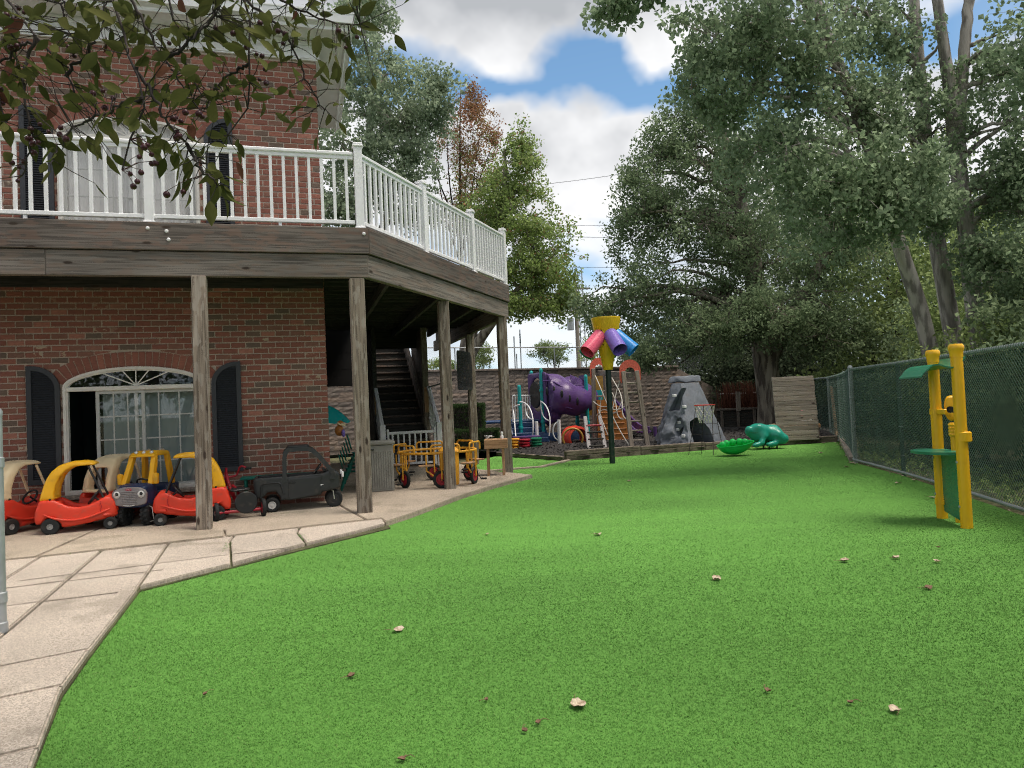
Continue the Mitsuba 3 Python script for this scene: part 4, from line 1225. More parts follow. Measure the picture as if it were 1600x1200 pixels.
pl = Polygon([(-.42, -.33), (.36, -.33), (.46, -.2), (.46, .12), (.30, .36), (-.42, .36)]).buffer(.06)
put(hb + '__board', G().prism(pl, -.02, .02), 'm_blackpl', M=M)
put(hb + '__rim', G().tube([(x, y, 0) for x, y in list(pl.exterior.coords)[:-1:3]], .028, 8, closed=True), 'm_charcoal', 50, M=M)
put(hb + '__rod', G().tube([Bw(2.9, 5.0, 1.95), Bw(2.25, 4.4, 1.80)], .016, 8), 'm_charcoal', 50)

# ------------------------------------------------------------------ mulch bed, timber edging, retaining wall
MULCH = Polygon([(1.15, 16.42), (4.74, 17.87), (8.55, 18.77), (9.6, 21.0), (11, 30), (7.2, 30), (-2.9, 24.1), (-4.5, 23.2), (-1.4, 20.0), (-.45, 18.95)])


def mulch_z(x, y):
    d = shapely.distance(shapely.points(x, y), LineString([(-.45, 18.95), (1.15, 16.42), (4.74, 17.87), (8.55, 18.77)]))
    return .10 + .16 * np.clip(d / 5, 0, 1)


xx, yy = np.meshgrid(np.linspace(-5, 11.5, 67), np.linspace(16.2, 30.2, 57))
inside = shapely.contains_xy(MULCH.buffer(.2), xx, yy)
zz = mulch_z(xx, yy) + .05 * (meshkit.fbm(np.stack([xx * 1.5, yy * 1.5, xx * 0], -1), 3, 2) - .5)
g = G()
idx = np.arange(xx.size).reshape(xx.shape)
ok = inside[:-1, :-1] & inside[1:, :-1] & inside[1:, 1:] & inside[:-1, 1:]
q = np.stack([idx[:-1, :-1], idx[:-1, 1:], idx[1:, 1:], idx[1:, :-1]], -1)[ok]
g.add(np.stack([xx, yy, zz], -1).reshape(-1, 3), q)
setting('mulch_bed', 'black rubber mulch bed under the play equipment', g, 'm_mulch', smooth=True)
r = np.random.default_rng(9)
g = G()
n = 9000
P = np.stack([r.uniform(-1.5, 8.8, n), r.uniform(16.4, 23, n)], 1)
P = P[shapely.contains_xy(MULCH, P[:, 0], P[:, 1])]
Z = mulch_z(P[:, 0], P[:, 1])
for (x, y), z in zip(P, Z):
    a, l, w = r.uniform(0, np.pi), r.uniform(.02, .055), r.uniform(.008, .018)
    d, e = np.array([math.cos(a) * l, math.sin(a) * l, r.normal(0, .012)]), np.array([-math.sin(a) * w, math.cos(a) * w, r.normal(0, .008)])
    c = np.array([x, y, z + .012 + .02 * r.random()])
    g.add([c - d, c - e, c + d, c + e], [[0, 1, 2, 3]], r.random(2))
setting('mulch_chips', 'loose black mulch chips', g, 'm_mulch_chip', kind='stuff')
te = thing('timber_edging', 'weathered timber edging along the back of the lawn', 'edging')
ED = [(-.45, 18.95), (1.15, 16.42), (3.0, 17.17), (4.74, 17.87), (6.7, 18.33), (8.60, 18.79)]
for k, (a, b) in enumerate(zip(ED[:-1], ED[1:])):
    zs = ((.0, .10), ) if k == 0 else ((-.02, .115), (.118, .245 - .02 * k))
    for z0, z1 in zs:
        u = unit(np.array([*b, 0]) - np.array([*a, 0]))
        put(te + '__timber', G().beam((*a, (z0 + z1) / 2) + u * .004, (*b, (z0 + z1) / 2) - u * .004, .14, z1 - z0, ch=.012), 'm_timber')
put(te + '__timber', G().beam((8.6, 18.8, .10), (6.35, 13.45, .04), .10, .10, ch=.01), 'm_wood_grey')
# split face retaining wall, laid in courses, stepping down at its right end
rw = thing('retaining_wall', 'brown split faced block retaining wall behind the playground', 'wall')
W0, W1 = np.array([-6.4, 22.17, 0]), np.array([8.9, 30.07, 0])
wx = unit(W1 - W0)
wn = np.array([wx[1], -wx[0], 0])
WM = frame(W0, wx, None)
LEN = np.linalg.norm(W1 - W0)
CH, CL, NC = .153, .40, 16
rw_r = np.random.default_rng(12)
steps = lambda z: LEN if z < 1.45 else 14.95 - (z - 1.45) * 1.55 if z > 1.5 else LEN
tops = lambda s: 2.6 if s < 14.75 else max(1.5, 2.6 - .153 * math.floor((s - 14.75) / .24 + 1))
base = G().prism(Polygon([(0, 0), (LEN, 0), (LEN, 1.5), (14.75, 2.56), (0, 2.56)]), -.45, -.012, frame([0, 0, 0], [1, 0, 0], [0, 0, 1], [0, -1, 0]))
wk = put(rw + '__core', base, 'm_block', M=WM)
blocks = []
for i in range(NC + 1):
    z0 = .13 + i * CH
    s = -(.2 if i % 2 else 0)
    while s < LEN:
        L = CL * rw_r.uniform(.8, 1.15)
        a, b = s + .003, s + L - .003
        s += L
        if tops((a + b) / 2) < z0 + CH - .02 or a < 0:
            continue
        pr = rw_r.uniform(.008, .022)
        # broken front face: its corners stand out unevenly
        v, f = [], []
        nx = 3
        for jz, zz_ in enumerate((z0 + .003, z0 + CH / 2, z0 + CH - .003)):
            for jx in range(nx + 1):
                edge_ = jx in (0, nx) or jz in (0, 2)
                v.append((a + (b - a) * jx / nx, -(.004 if edge_ else pr + rw_r.uniform(-.006, .010)), zz_))
        w_ = nx + 1
        f = [[j * w_ + k, j * w_ + k + 1, (j + 1) * w_ + k + 1, (j + 1) * w_ + k] for j in range(2) for k in range(nx)]
        n0 = len(v)
        v += [(a, .02, z0 + .003), (b, .02, z0 + .003), (b, .02, z0 + CH - .003), (a, .02, z0 + CH - .003)]
        f += [[n0, n0 + 1, w_ - 1, 0], [2 * w_, 3 * w_ - 1, n0 + 2, n0 + 3], [n0, 0, 2 * w_, n0 + 3], [w_ - 1, n0 + 1, n0 + 2, 3 * w_ - 1]]
        blocks.append(((a + b) / 2, z0, (np.array(v, float), f, rw_r.random(2))))
order = sorted(range(len(blocks)), key=lambda k: np.linalg.norm((WM @ [blocks[k][0], 0, blocks[k][1], 1])[:3] - EYE) + (60 if not 3.0 < blocks[k][0] < 15.5 else 0) + (3 if blocks[k][1] < .7 else 0))
own = set(order[:300])
rest = G()
for k, (_, _, (v, f, uv)) in enumerate(blocks):
    if k in own:
        put(wk + '__block', G().add(v, f, uv), 'm_block', M=WM)
    else:
        rest.add(v, f, uv)
put(wk + '__blockwork', rest, 'm_block', M=WM, label='all the other blocks of the retaining wall', kind='stuff')
g = G()
s = 0
cap = G()
while s < 14.75:
    cap.beam((s + .003, .06, 2.605), (s + .447, .06, 2.605), .26, .07, ch=.008, off=tuple(rw_r.random(2)))
    s += .45
cv, cf, cu = cap.get()
put(rw + '__cap_stone', (cv, cf, np.mod(cu, 1.0)), 'm_block', M=WM, kind='stuff')
g = G().add([(-400, 24, 2.45), (-6.4, 22.3, 2.45), (6.4, 29.3, 2.45), (9, 38, 1.2), (60, 50, .6), (500, 400, 2.4), (-400, 400, 2.4)], [[0, 1, 2], [0, 2, 6], [2, 3, 6], [3, 4, 5], [3, 5, 6]])
setting('upper_ground', 'higher grassy ground behind the retaining wall', g, 'm_soil')
# chain link fence on top of the wall
wf = thing('wall_fence', 'thin galvanised chain link fence on top of the retaining wall', 'fence')
put(wf + '__top_rail', G().tube([tuple((WM @ [s, .25, 3.42, 1])[:3]) for s in (0, LEN)], .022, 8), 'm_galv', 50)
for k in range(8):
    s = 1.1 + k * 2.02
    put(wf + '__post', G().tube([tuple((WM @ [s, .25, 2.4, 1])[:3]), tuple((WM @ [s, .25, 3.42, 1])[:3])], .022, 8), 'm_galv', 50)
g = G()
for fam in (1, -1):
    for k in range(230):
        s0 = -1.0 + k * .075
        a, b = (WM @ [s0, .25 + .003 * fam, 2.42, 1])[:3], (WM @ [s0 + fam * .9, .25 + .003 * fam, 3.41, 1])[:3]
        g.tube([a, b], .0012, 3, cap=False)
put(wf + '__wire_mesh', g, 'm_galv', M=None, kind='stuff')

# ------------------------------------------------------------------ play structure with tunnel
ps = thing('play_structure', 'teal posted play structure with a purple twisting tunnel', 'play structure')


def tpost(top, bot, r=.055):
    top, bot = np.array(top), np.array(bot)
    bot = np.array([top[0], top[1], .1])
    p = put(ps + '__post', G().tube([bot, top - [0, 0, .03]], r, 12).lathe([(r, -.03), (r * .9, .01), (r * .5, .03), (.001, .035)], 12, frame(top, [1, 0, 0])), 'm_teal', 40)
    for q in (.30, .72):
        c = bot + (top - bot) * q
        put(p + '__collar', G().lathe([(r, -.04), (r + .018, -.035), (r + .018, .035), (r, .04)], 12, frame(c, [1, 0, 0])), 'm_teal', 40)


tpost((0.211, 21.6, 1.904), 0)
tpost((0.625, 22.5, 2.357), 0)
tpost((0.895, 21.6, 2.382), 0)
tpost((2.248, 21.6, 2.128), 0)
tpost((2.051, 22.9, 2.127), 0)


def capsule_sdf(segs):
    S = [(np.array(a, float), np.array(b, float), ra, rb) for a, b, ra, rb in segs]

    def f(x, y, z):
        p = np.array([x, y, z])
        d = 1e9
        for a, b, ra, rb in S:
            ab = b - a
            h = min(1.0, max(0.0, float((p - a) @ ab) / max(float(ab @ ab), 1e-9)))
            e = float(np.linalg.norm(p - a - ab * h)) - (ra + (rb - ra) * h)
            k = .10
            hh = max(k - abs(d - e), 0.0) / k
            d = min(d, e) - hh * hh * k * .25
        return -d
    return f


def blob(segs, edge=.05, smooth=0):
    lo = np.min([np.minimum(np.array(a) - ra, np.array(b) - rb) for a, b, ra, rb in segs], 0) - .12
    hi = np.max([np.maximum(np.array(a) + ra, np.array(b) + rb) for a, b, ra, rb in segs], 0) + .12
    return m3.Manifold.level_set(capsule_sdf(segs), [*lo, *hi], edge)


q = [(0.931, 21.9, 1.604), (1.236, 21.7, 1.608), (1.523, 21.4, 1.495), (1.854, 21.5, 1.365), (2.248, 22.1, 1.45)]
segs = [(q[i], q[i + 1], ra, rb) for i, (ra, rb) in enumerate([(.66, .60), (.60, .47), (.47, .42), (.42, .42)])]
segs += [((0.929, 21.6, 0.958), (1.241, 21.6, 0.984), .36, .22), ((1.804, 22.1, 1.768), (2.088, 22.2, 1.678), .38, .36)]
tb = blob(segs, .06).trim_by_plane([1, .25, 0], float(np.dot(np.array(q[0]) + [.04, 0, 0], [1, .25, 0]) / np.hypot(1, .25)))
put(ps + '__tunnel', G().mesh(trimesh.smoothing.filter_taubin(trimesh.Trimesh(np.array(tb.to_mesh().vert_properties[:, :3]), np.array(tb.to_mesh().tri_verts), process=True), iterations=8)), 'm_purple', 60)
g = G()
for k in range(9):
    c = np.array((1.825, 22.1, 1.787)) + (np.array((2.118, 22.1, 1.655)) - np.array((1.825, 22.1, 1.787))) * k / 8
    g.tube([c + [0, .41 * math.sin(a) * 1.0, .405 * math.cos(a)] for a in np.linspace(-1.5, 1.5, 14)], .012, 5)
put(ps + '__tunnel_rib', g, 'm_purple', 60, kind='stuff')
PH = [np.array(c) + [0, d, 0] for c, d in (((1.034, 21.9, 1.699), -.67), ((1.242, 21.7, 1.725), -.62), ((1.454, 21.45, 1.595), -.52), ((1.678, 21.42, 1.469), -.455), ((1.912, 21.5, 1.363), -.43))]
for sg in (1, -1):
    put(ps + '__tunnel_seam', G().tube(spline([np.array(q[i]) + [0, -rr * .80, sg * rr * .60] for i, rr in enumerate((.665, .605, .475, .425, .425))], 20), .022, 8), 'm_purple', 50)
for c in PH:
    put(ps + '__porthole', G().mesh(m3.Manifold.sphere(1, 16).scale([.045, .05, .13]), frame(np.array(c) + [0, 0, 0], [1, 0, 0])), 'm_blackpl', 60)
g = G()
put(ps + '__end_panel', G().mesh(rounded(front_extrude(sbox(-.62, -.85, .62, .66), -.03, .03) - front_extrude(affinity.scale(Point(0, 0).buffer(1), .42, .50), -.1, .1), 1, .1), frame((0.777, 22, 1.612), [1, .42, 0])), 'm_purple', 40)
put(ps + '__end_panel', G().mesh(front_extrude(sbox(-.55, -.75, .55, .62), -.03, .03), frame((2.233, 22.3, 1.553), [1, .1, 0])), 'm_purple')
put(ps + '__tunnel_mouth', G().lathe([(.42, -.02), (.40, .02), (.001, .025)], 22, frame(np.array((0.738, 22, 1.614)) + [-.04, -.02, 0], [.42, -1, 0], [0, 0, 1], [-1, -.42, 0])), 'm_blackpl', 40)
c0, c1 = np.array((0.5, 21.9, 0.775)), np.array((0.933, 21.9, 0.756))
for k in range(4):
    o = np.array((0.807, 21.3, 0.241)) + np.array([-.10 * k, .22 * k, 0])
    z = .33 + .15 * k
    put(ps + '__step', G().beam((o[0] - .75, o[1], z - .07), (o[0] + .22, o[1], z - .07), .26, .15, ch=.02), 'm_blue')
for s_ in (-.78, .24):
    o = np.array((0.807, 21.3, 0.241))
    put(ps + '__step_side', G().mesh(side_extrude(Polygon([(0, .15), (.95, .15), (.95, .95), (.75, .95)]), .04), frame((o[0] + s_, o[1] - .1, 0), [-.25, 1, 0])), 'm_blue')
put(ps + '__platform', G().box((-1.0, 21.9, .78), (1.1, 23.2, .86), .02), 'm_blue')
gr = put(ps + '__guard_rail', G().tube([(0.004, 21.5, 1.62), (0.629, 22.4, 1.604)], .02, 8).tube([(-0.03, 21.5, 0.827), (0.595, 22.4, 0.839)], .02, 8), 'm_white', 50)
a0, a1, b0_, b1_ = [np.array(v) for v in ((0.004, 21.5, 1.62), (0.629, 22.4, 1.604), (-0.03, 21.5, 0.827), (0.595, 22.4, 0.839))]
for k in range(9):
    put(gr + '__bar', G().tube([a0 + (a1 - a0) * k / 8, b0_ + (b1_ - b0_) * k / 8], .014, 6), 'm_white', 50)
for pl_ in ([(0.208, 21.4, 1.417), (0.321, 21.3, 1.392), (0.544, 20.9, 1.043), (0.531, 20.8, 0.39)], [(0.028, 21.4, 1.271), (0.203, 21.3, 1.34)], [(0.844, 21.4, 1.409), (1.025, 21, 1.153), (1.018, 20.8, 0.388)], [(0.844, 21.4, 1.409), (0.867, 21.4, 1.061), (1.029, 21, 0.831)],
            [(0.005, 21.4, 1.194), (0.045, 20.8, 0.392)], [(0.357, 21.3, 1.333), (0.384, 21.3, 1.083), (0.538, 20.9, 0.893)]):
    put(ps + '__handrail', G().tube(spline(pl_, 14) if len(pl_) > 2 else pl_, .020, 8), 'm_white', 50)
for pa, pb in (((0.657, 20.6, 0.838), (0.686, 20.6, 0.244)), ((1.281, 20.2, 0.857), (1.302, 20.2, 0.111))):
    pb = (pa[0], pa[1], .1)
    put(ps + '__grab_post', G().tube([pb, pa], .05, 10), 'm_white', 40)
put(ps + '__grab_handle', G().tube(spline([(1.261, 20.2, 0.803), (1.186, 20.2, 0.752), (1.15, 20.2, 0.354), (1.255, 20.2, 0.277)], 14), .02, 8), 'm_white', 50)
put(ps + '__low_bench', G().mesh(rounded(m3.Manifold.cube([1.6, .5, .32], True), 1, .15), frame((1.249, 21.6, 0.284), [1, .1, 0])), 'm_blue', 40)
put(ps + '__yellow_panel', G().prism(sbox(-.30, -.62, .30, .62), -.02, .02, frame((2.669, 22.6, 1.518), [1, 0, 0], [0, 0, 1], [0, -1, 0])), 'm_ochre')
put(ps + '__teal_panel', G().prism(sbox(-.12, -.25, .12, .25), -.02, .02, frame((2.697, 22.2, 1.432), [1, 0, 0], [0, 0, 1], [0, -1, 0])), 'm_teal')
# curved orange climbing ramp
g = G()
P = [(.0, 1.30), (.42, 1.28), (.66, 1.05), (.84, .70), (.95, .35), (1.0, .02), (.0, .02)]
rp = put(ps + '__ramp', G().prism(Polygon(P), -.25, .25, frame(np.array((2.438, 20.9, 0.077)), [1, 0, 0], [0, 0, 1], [0, -1, 0])), 'm_orange')
for k in range(7):
    z = .12 + k * .16
    put(rp + '__ridge', G().beam(np.array((2.438, 20.9, 0.077)) + [.03, -.255, z], np.array((2.438, 20.9, 0.077)) + [.93 - .05 * k, -.255, z], .03, .025, ch=.006), 'm_orange')
sl_ = spline([(3.157, 22.4, 1.252), (3.324, 22, 0.947), (3.559, 21.6, 0.611), (3.73, 21.3, 0.42), (3.957, 21.1, 0.36)], 16)
g = G()
for i in range(len(sl_) - 1):
    g.beam(sl_[i], sl_[i + 1] + (sl_[i + 1] - sl_[i]) * .05, .55, .05, ch=.01)
    g.beam(sl_[i] + [0, -.28, .07], sl_[i + 1] + [0, -.28, .07], .05, .20, ch=.01)
put(ps + '__slide', g, 'm_purple')
put(ps + '__slide_leg', G().tube([(4.2, 21.2, .1), (4.2, 21.2, .5)], .05, 8), 'm_purple', 40)
rt = thing('crawl_barrel', 'red plastic crawl barrel lying beside the short ladder', 'barrel')
put(rt + '__shell', G().lathe([(.27, -.32), (.33, -.30), (.35, 0), (.33, .30), (.27, .32), (.25, .29), (.30, 0), (.25, -.29), (.27, -.32)], 24, frame((1.747, 20.4, 0.319), [1, .3, 0], [0, 0, 1], [.3, -1, 0])), 'm_red2', 50)
put(rt + '__rim', G().tube([np.array((1.747, 20.4, 0.319)) + [-.10 + .28 * math.cos(a), -.33, .28 * math.sin(a)] for a in np.linspace(0, 2 * np.pi, 25)[:-1]], .03, 8, closed=True), 'm_ochre', 50)
# stepping pods
for k, (x, col, mt) in enumerate(((803, 'yellow', 'm_yellow_metal'), (819, 'dark red', 'm_darkred'), (838, 'green', 'm_chute_green'))):
    pd_ = thing('stepping_pod', f'{col} stack of stepping discs on the mulch at the end post', 'stepping pod')
    o = np.array([(-0.027, 20, 0.073), (0.277, 19.9, 0.048), (0.6, 19.9, 0.07)][k])
    for j in range(4):
        put(pd_ + '__disc', G().lathe([(.001, .03), (.13, .035), (.16, .015), (.16, -.015), (.13, -.035), (.001, -.03)], 18, frame(o + [.01 * (j % 2), 0, .06 + .078 * j], [1, 0, 0])), mt, 40)
pt = thing('purple_bench', 'dark purple balance bench above the stepping pods', 'bench')
put(pt + '__top', G().mesh(rounded(m3.Manifold.cube([.78, .3, .07], True), 1, .08), frame((0.335, 20.3, 0.403), [1, .1, 0])), 'm_purple', 40)
for dx in (-.25, .25):
    put(pt + '__leg', G().tube([np.array((0.335, 20.3, 0.403)) + [dx, 0, -.32], np.array((0.335, 20.3, 0.403)) + [dx, 0, 0]], .04, 8), 'm_white', 40)
# short ladder
sl = thing('short_ladder', 'short brown climbing ladder with a red top bar behind the timber', 'ladder')
La, Lb, Lc, Ld = [np.array(v) for v in ((1.93, 19.2, 0.937), (1.903, 18.2, 0.088), (2.327, 19.2, 0.937), (2.313, 18.2, 0.087))]
for a, b in ((La, Lb), (Lc, Ld)):
    put(sl + '__rail', G().beam(b, a, .10, .07, ch=.015), 'm_greyplastic')
for k, q in enumerate((.28, .48, .68, .88)):
    put(sl + '__step', G().beam(La + (Lb - La) * q, Lc + (Ld - Lc) * q, .16, .045, ch=.01), 'm_darkred' if k == 0 else 'm_wood_dark')
# rope climber with two arched ladders
rc = thing('rope_climber', 'wooden rope climber with two coral arches and grey ladder posts', 'climbing frame')


def arch_ladder(c0, c1, ztop, nr, lean, zr0, rungs=True):
    c0, c1 = np.array(c0), np.array(c1)
    u = unit((c1 - c0) * [1, 1, 0])
    w = np.linalg.norm((c1 - c0)[:2])
    for c, sg in ((c0, -1), (c1, 1)):
        put(rc + '__post', G().beam((*c[:2], .05), (*(c[:2] + np.array(lean) - u[:2] * sg * .03), ztop), .105, .105, up=(*u[:2], 0), ch=.01), 'm_wood_grey')
    for k in range(nr):
        z = zr0 + k * .245
        q = z / ztop
        a, b = c0[:2] + np.array(lean) * q, c1[:2] + np.array(lean) * q
        put(rc + '__rung', G().tube([(*a, z), (*b, z)], .022, 8), 'm_wood_grey', 50)
    m = (c0 + c1)[:2] / 2 + np.array(lean)
    ar = Polygon(arcpts((0, 0), w / 2 + .07, 0, 180, 16) + [(-w / 2 - .07, -.20), (-w / 2 - .04, -.27), (-w / 2 + .04, -.27), (-w / 2 + .08, -.20)] + arcpts((0, 0), w / 2 - .08, 180, 0, 14) + [(w / 2 - .08, -.20), (w / 2 - .04, -.27), (w / 2 + .04, -.27), (w / 2 + .07, -.20)])
    ak = put(rc + '__arch', G().prism(ar, -.025, .025, frame((*m, ztop), [*u[:2], 0], [0, 0, 1])), 'm_coral')
    for sg in (-1, 1):
        for z in (-.08, -.20):
            p = np.array([*m, ztop + z]) + np.array([*u[:2], 0]) * sg * (w / 2) + np.array([u[1], -u[0], 0]) * .028
            put(ak + '__bolt', G().lathe([(.018, -.006), (.016, .006), (.001, .010)], 8, frame(p, [*u[:2], 0], [0, 0, 1])), 'm_blackpl', 40)
    return m


f0, f1 = (2.976, 18.1, 0.275), (3.383, 18.1, 0.258)
m1 = arch_ladder(f0, f1, 2.08, 7, (-.12, .25), .30)
k0, k1 = (2.353, 20.8, 0.498), (2.758, 20.9, 0.477)
m2 = arch_ladder(k0, k1, 2.30, 5, (0, -.1), .5)
put(rc + '__ridge_beam', G().beam((*m1, 1.98), (*m2, 2.16), .09, .14, ch=.01), 'm_wood_beam')
put(rc + '__post', G().beam((2.669, 19.3, 0.191), (2.677, 19.5, 1.971), .08, .08, ch=.008), 'm_wood_grey')
rope = [[(2.399, 20.4, 2.073), (2.54, 19.6, 1.415), (2.708, 18.9, 0.755), (2.938, 18.2, 0.157)], [(2.666, 20.3, 2.149), (2.686, 19.7, 1.587), (2.626, 19.4, 1.182), (2.79, 19, 1.091), (3.014, 18.4, 1.384)],
        [(2.803, 19.9, 1.981), (2.892, 19.5, 1.68), (2.92, 19, 1.308), (2.873, 18.6, 0.923), (2.971, 18.3, 0.841)], [(3.013, 18.9, 2.139), (2.892, 19.5, 1.68), (2.716, 19.3, 1.179), (2.588, 19.6, 0.566)],
        [(2.321, 20.5, 1.34), (2.491, 20, 1.187), (2.681, 19.4, 1.232)], [(2.37, 20.3, 0.917), (2.564, 19.9, 1.094), (2.771, 19, 1.057), (2.92, 19, 1.308)], [(2.725, 19.6, 1.584), (2.79, 19.3, 1.262), (2.784, 18.9, 0.922), (2.869, 18.6, 0.839)],
        [(2.421, 20.2, 1.098), (2.481, 19.8, 0.742), (2.554, 19.4, 0.4)], [(2.571, 19.9, 1.632), (2.482, 20.2, 1.241), (2.458, 19.9, 0.74)]]
for pl_ in rope:
    put(rc + '__rope', G().tube(spline(pl_, 16), .013, 5), 'm_rope', 60)
# rock climber
rk = thing('rock_climber', 'grey moulded rock climbing tower with a cave doorway', 'climbing tower')
bl, bc, br = [np.array(v) * [1, 1, 0] + [0, 0, .1] for v in ((3.753, 18.4, 0.226), (4.362, 17.85, 0.228), (5.533, 18.5, 0.143))]
cen = (bl + br) / 2 + [0, .75, 0]
tz = 1.72
tc = np.array([4.62, 18.95])
bq = [(bl[0], bl[1] + .05), (bc[0], bc[1]), (br[0], br[1]), (cen[0] + .75, cen[1] + .8), (cen[0] - .7, cen[1] + .8)]
tq_ = [(tc[0] - .36, tc[1] - .05), (tc[0] - .18, tc[1] - .28), (tc[0] + .30, tc[1] - .20), (tc[0] + .3, tc[1] + .35), (tc[0] - .3, tc[1] + .35)]
hull = m3.Manifold.hull_points(np.array([(x, y, .1) for x, y in bq] + [(x, y, tz) for x, y in tq_]))
lu, ru = unit((bc - bl) * [1, 1, 0]), unit((br - bc) * [1, 1, 0])
zr, zl = -np.cross(ru, (0, 0, 1)), -np.cross(lu, (0, 0, 1))
door = m3.Manifold.extrude(xsec(Polygon([(.20, -.3), (.20, .40), (.28, .62), (.50, .72), (.72, .62), (.84, .40), (1.0, -.3)])), 1.5).transform(frame(bc - zr * .5, ru, (0, 0, 1), zr)[:3])
win = m3.Manifold.extrude(xsec(Polygon([(.06, .90), (.40, .90), (.46, 1.50), (.36, 1.48)])), 1.1).transform(frame(bl - zl * .4, lu, (0, 0, 1), zl)[:3])
hole = m3.Manifold.extrude(xsec(affinity.scale(Point(.44, .48).buffer(1, 8), .15, .24)), .66).transform(frame(bl - zl * .3, lu, (0, 0, 1), zl)[:3])
rock = (hull - door - win - hole).refine_to_length(.06).to_mesh()
v = np.array(rock.vert_properties[:, :3], float)
tm = trimesh.Trimesh(v, np.array(rock.tri_verts), process=True)
v = np.array(tm.vertices)
rough = np.where(v[:, 0] < bc[0] + .02, .30, .10) * np.where(v[:, 2] > .95, .35, 1)
dsp = (meshkit.fbm(v * [5, 5, 4], 4, 3) - .5) * rough[:]
nn = (v - np.append(tc, 0)) * [1, 1, 0]
nn /= np.linalg.norm(nn, axis=1, keepdims=True) + 1e-9
tm.vertices = v + nn * dsp[:, None]
put(rk + '__shell', G().mesh(tm), 'm_rock', 50)
cp = rounded(m3.Manifold.hull_points(np.array([(x * 1.25 - .25 * tc[0], y * 1.25 - .25 * tc[1], tz + .02) for x, y in tq_] + [(x * 1.1 - .1 * tc[0], y * 1.1 - .1 * tc[1], tz + .16) for x, y in tq_])), 1, .07)
cv = np.array(cp.vertices)
cp.vertices = cv + ((meshkit.fbm(cv * 8, 3, 6) - .5) * .09)[:, None] * [1, 1, 1]
put(rk + '__cap', G().mesh(cp), 'm_rock', 50)
for k, (o, uu, zz_, q, h) in enumerate(((bl, lu, zl, .40, .60), (bl, lu, zl, .34, .42), (bl, lu, zl, .62, .26), (bc, ru, zr, .25, 1.30), (bc, ru, zr, .30, 1.0))):
    ray_o = o + uu * q + [0, 0, h] - zz_ * .5
    d_ = (tm.vertices - ray_o)
    al = d_ @ zz_
    off_ = np.linalg.norm(d_ - al[:, None] * zz_, axis=1)
    near_ = np.argsort(off_)[:12]
    c = ray_o + zz_ * (al[near_].min() + .01)
    put(rk + '__hold', G().mesh(rounded(m3.Manifold.cube([.09, .08, .07], True), 1, .03), frame(c, uu)), 'm_white', 40)
# hoop on a wire stand
bh = thing('hoop_stand', 'small basketball hoop with white net on a thin rusty stand', 'basketball hoop')
hc = np.array((4.553, 16.9, 1.136))
put(bh + '__ring', G().tube([hc + [.235 * math.cos(a), .235 * math.sin(a), 0] for a in np.linspace(0, 2 * np.pi, 25)[:-1]], .012, 6, closed=True), 'm_red2', 50)
for a, e in ((200, (4.024, 16.534, 0)), (250, (4.377, 16.741, 0)), (300, (4.519, 16.232, 0)), (10, (hc[0] + .42, hc[1] + .1, 0))):
    a = math.radians(a)
    put(bh + '__leg', G().tube([hc + [.235 * math.cos(a), .235 * math.sin(a), 0], e], .008, 6), 'm_bark_dark', 50)
for z in (.70, .46):
    q = (hc[2] - z) / hc[2]
    pts = [hc + [.235 * math.cos(math.radians(a)), .235 * math.sin(math.radians(a)), 0] for a in (200, 250, 300, 10)]
    es = [np.array(v) for v in ((4.024, 16.534, 0), (4.377, 16.741, 0), (4.519, 16.232, 0), (hc[0] + .42, hc[1] + .1, 0))]
    pts = [a + (b - a) * q for a, b in zip(pts, es)]
    put(bh + '__brace', G().tube(pts, .006, 6), 'm_bark_dark', 50)
for k in range(12):
    g = G()
    for sg in (1, -1):
        P = [hc + [(.235 - .10 * t_) * math.cos(k * math.pi / 6 + sg * 1.1 * t_), (.235 - .10 * t_) * math.sin(k * math.pi / 6 + sg * 1.1 * t_), -.42 * t_] for t_ in np.linspace(0, 1, 7)]
        g.tube(P, .007, 4)
    put(bh + '__net_cord', g, 'm_rope', 60)
# frog
fg = thing('frog_sculpture', 'glossy teal frog sculpture on short black legs facing left', 'frog sculpture')
FM = frame((5.617, 17.309, 0), [1, .18, 0])
FM[:3, :3] *= .93
fs = [((.12, .0, .515), (.40, 0, .46), .105, .20), ((.40, 0, .44), (.78, 0, .38), .20, .225), ((.78, 0, .38), (.90, 0, .33), .22, .16), ((.12, .02, .43), (.30, 0, .36), .085, .16)]
for sg in (-1, 1):
    fs += [((.29, sg * .095, .575), (.33, sg * .10, .585), .062, .062), ((.42, sg * .20, .34), (.30, sg * .25, .17), .075, .05), ((.30, sg * .25, .17), (.14, sg * .27, .13), .045, .03),
           ((.80, sg * .20, .34), (.92, sg * .25, .26), .155, .13), ((.93, sg * .25, .24), (.66, sg * .27, .14), .07, .05), ((.66, sg * .27, .14), (.52, sg * .29, .13), .045, .03),
           ((.16, sg * .26, .13), (.07, sg * .30, .125), .028, .022), ((.16, sg * .26, .13), (.09, sg * .22, .125), .028, .022), ((.56, sg * .29, .13), (.46, sg * .33, .125), .028, .02), ((.56, sg * .29, .13), (.47, sg * .25, .125), .028, .02)]
fm = blob(fs, .03)
q = fm.to_mesh()
t_ = trimesh.Trimesh(np.array(q.vert_properties[:, :3]), np.array(q.tri_verts), process=True)
fb = put(fg + '__body', G().mesh(trimesh.smoothing.filter_taubin(t_, iterations=6)), 'm_frog', 60, M=FM)
for sg in (-1, 1):
    put(fg + '__mouth', G().tube(spline([(.015, sg * .03, .475), (.09, sg * .105, .462), (.22, sg * .165, .455), (.36, sg * .205, .47)], 14), .008, 6), 'm_chute_green', 50, M=FM)
    put(fg + '__eye', G().mesh(m3.Manifold.sphere(.028, 14).translate([.30, sg * .128, .575])), 'm_chute_green', 60, M=FM)
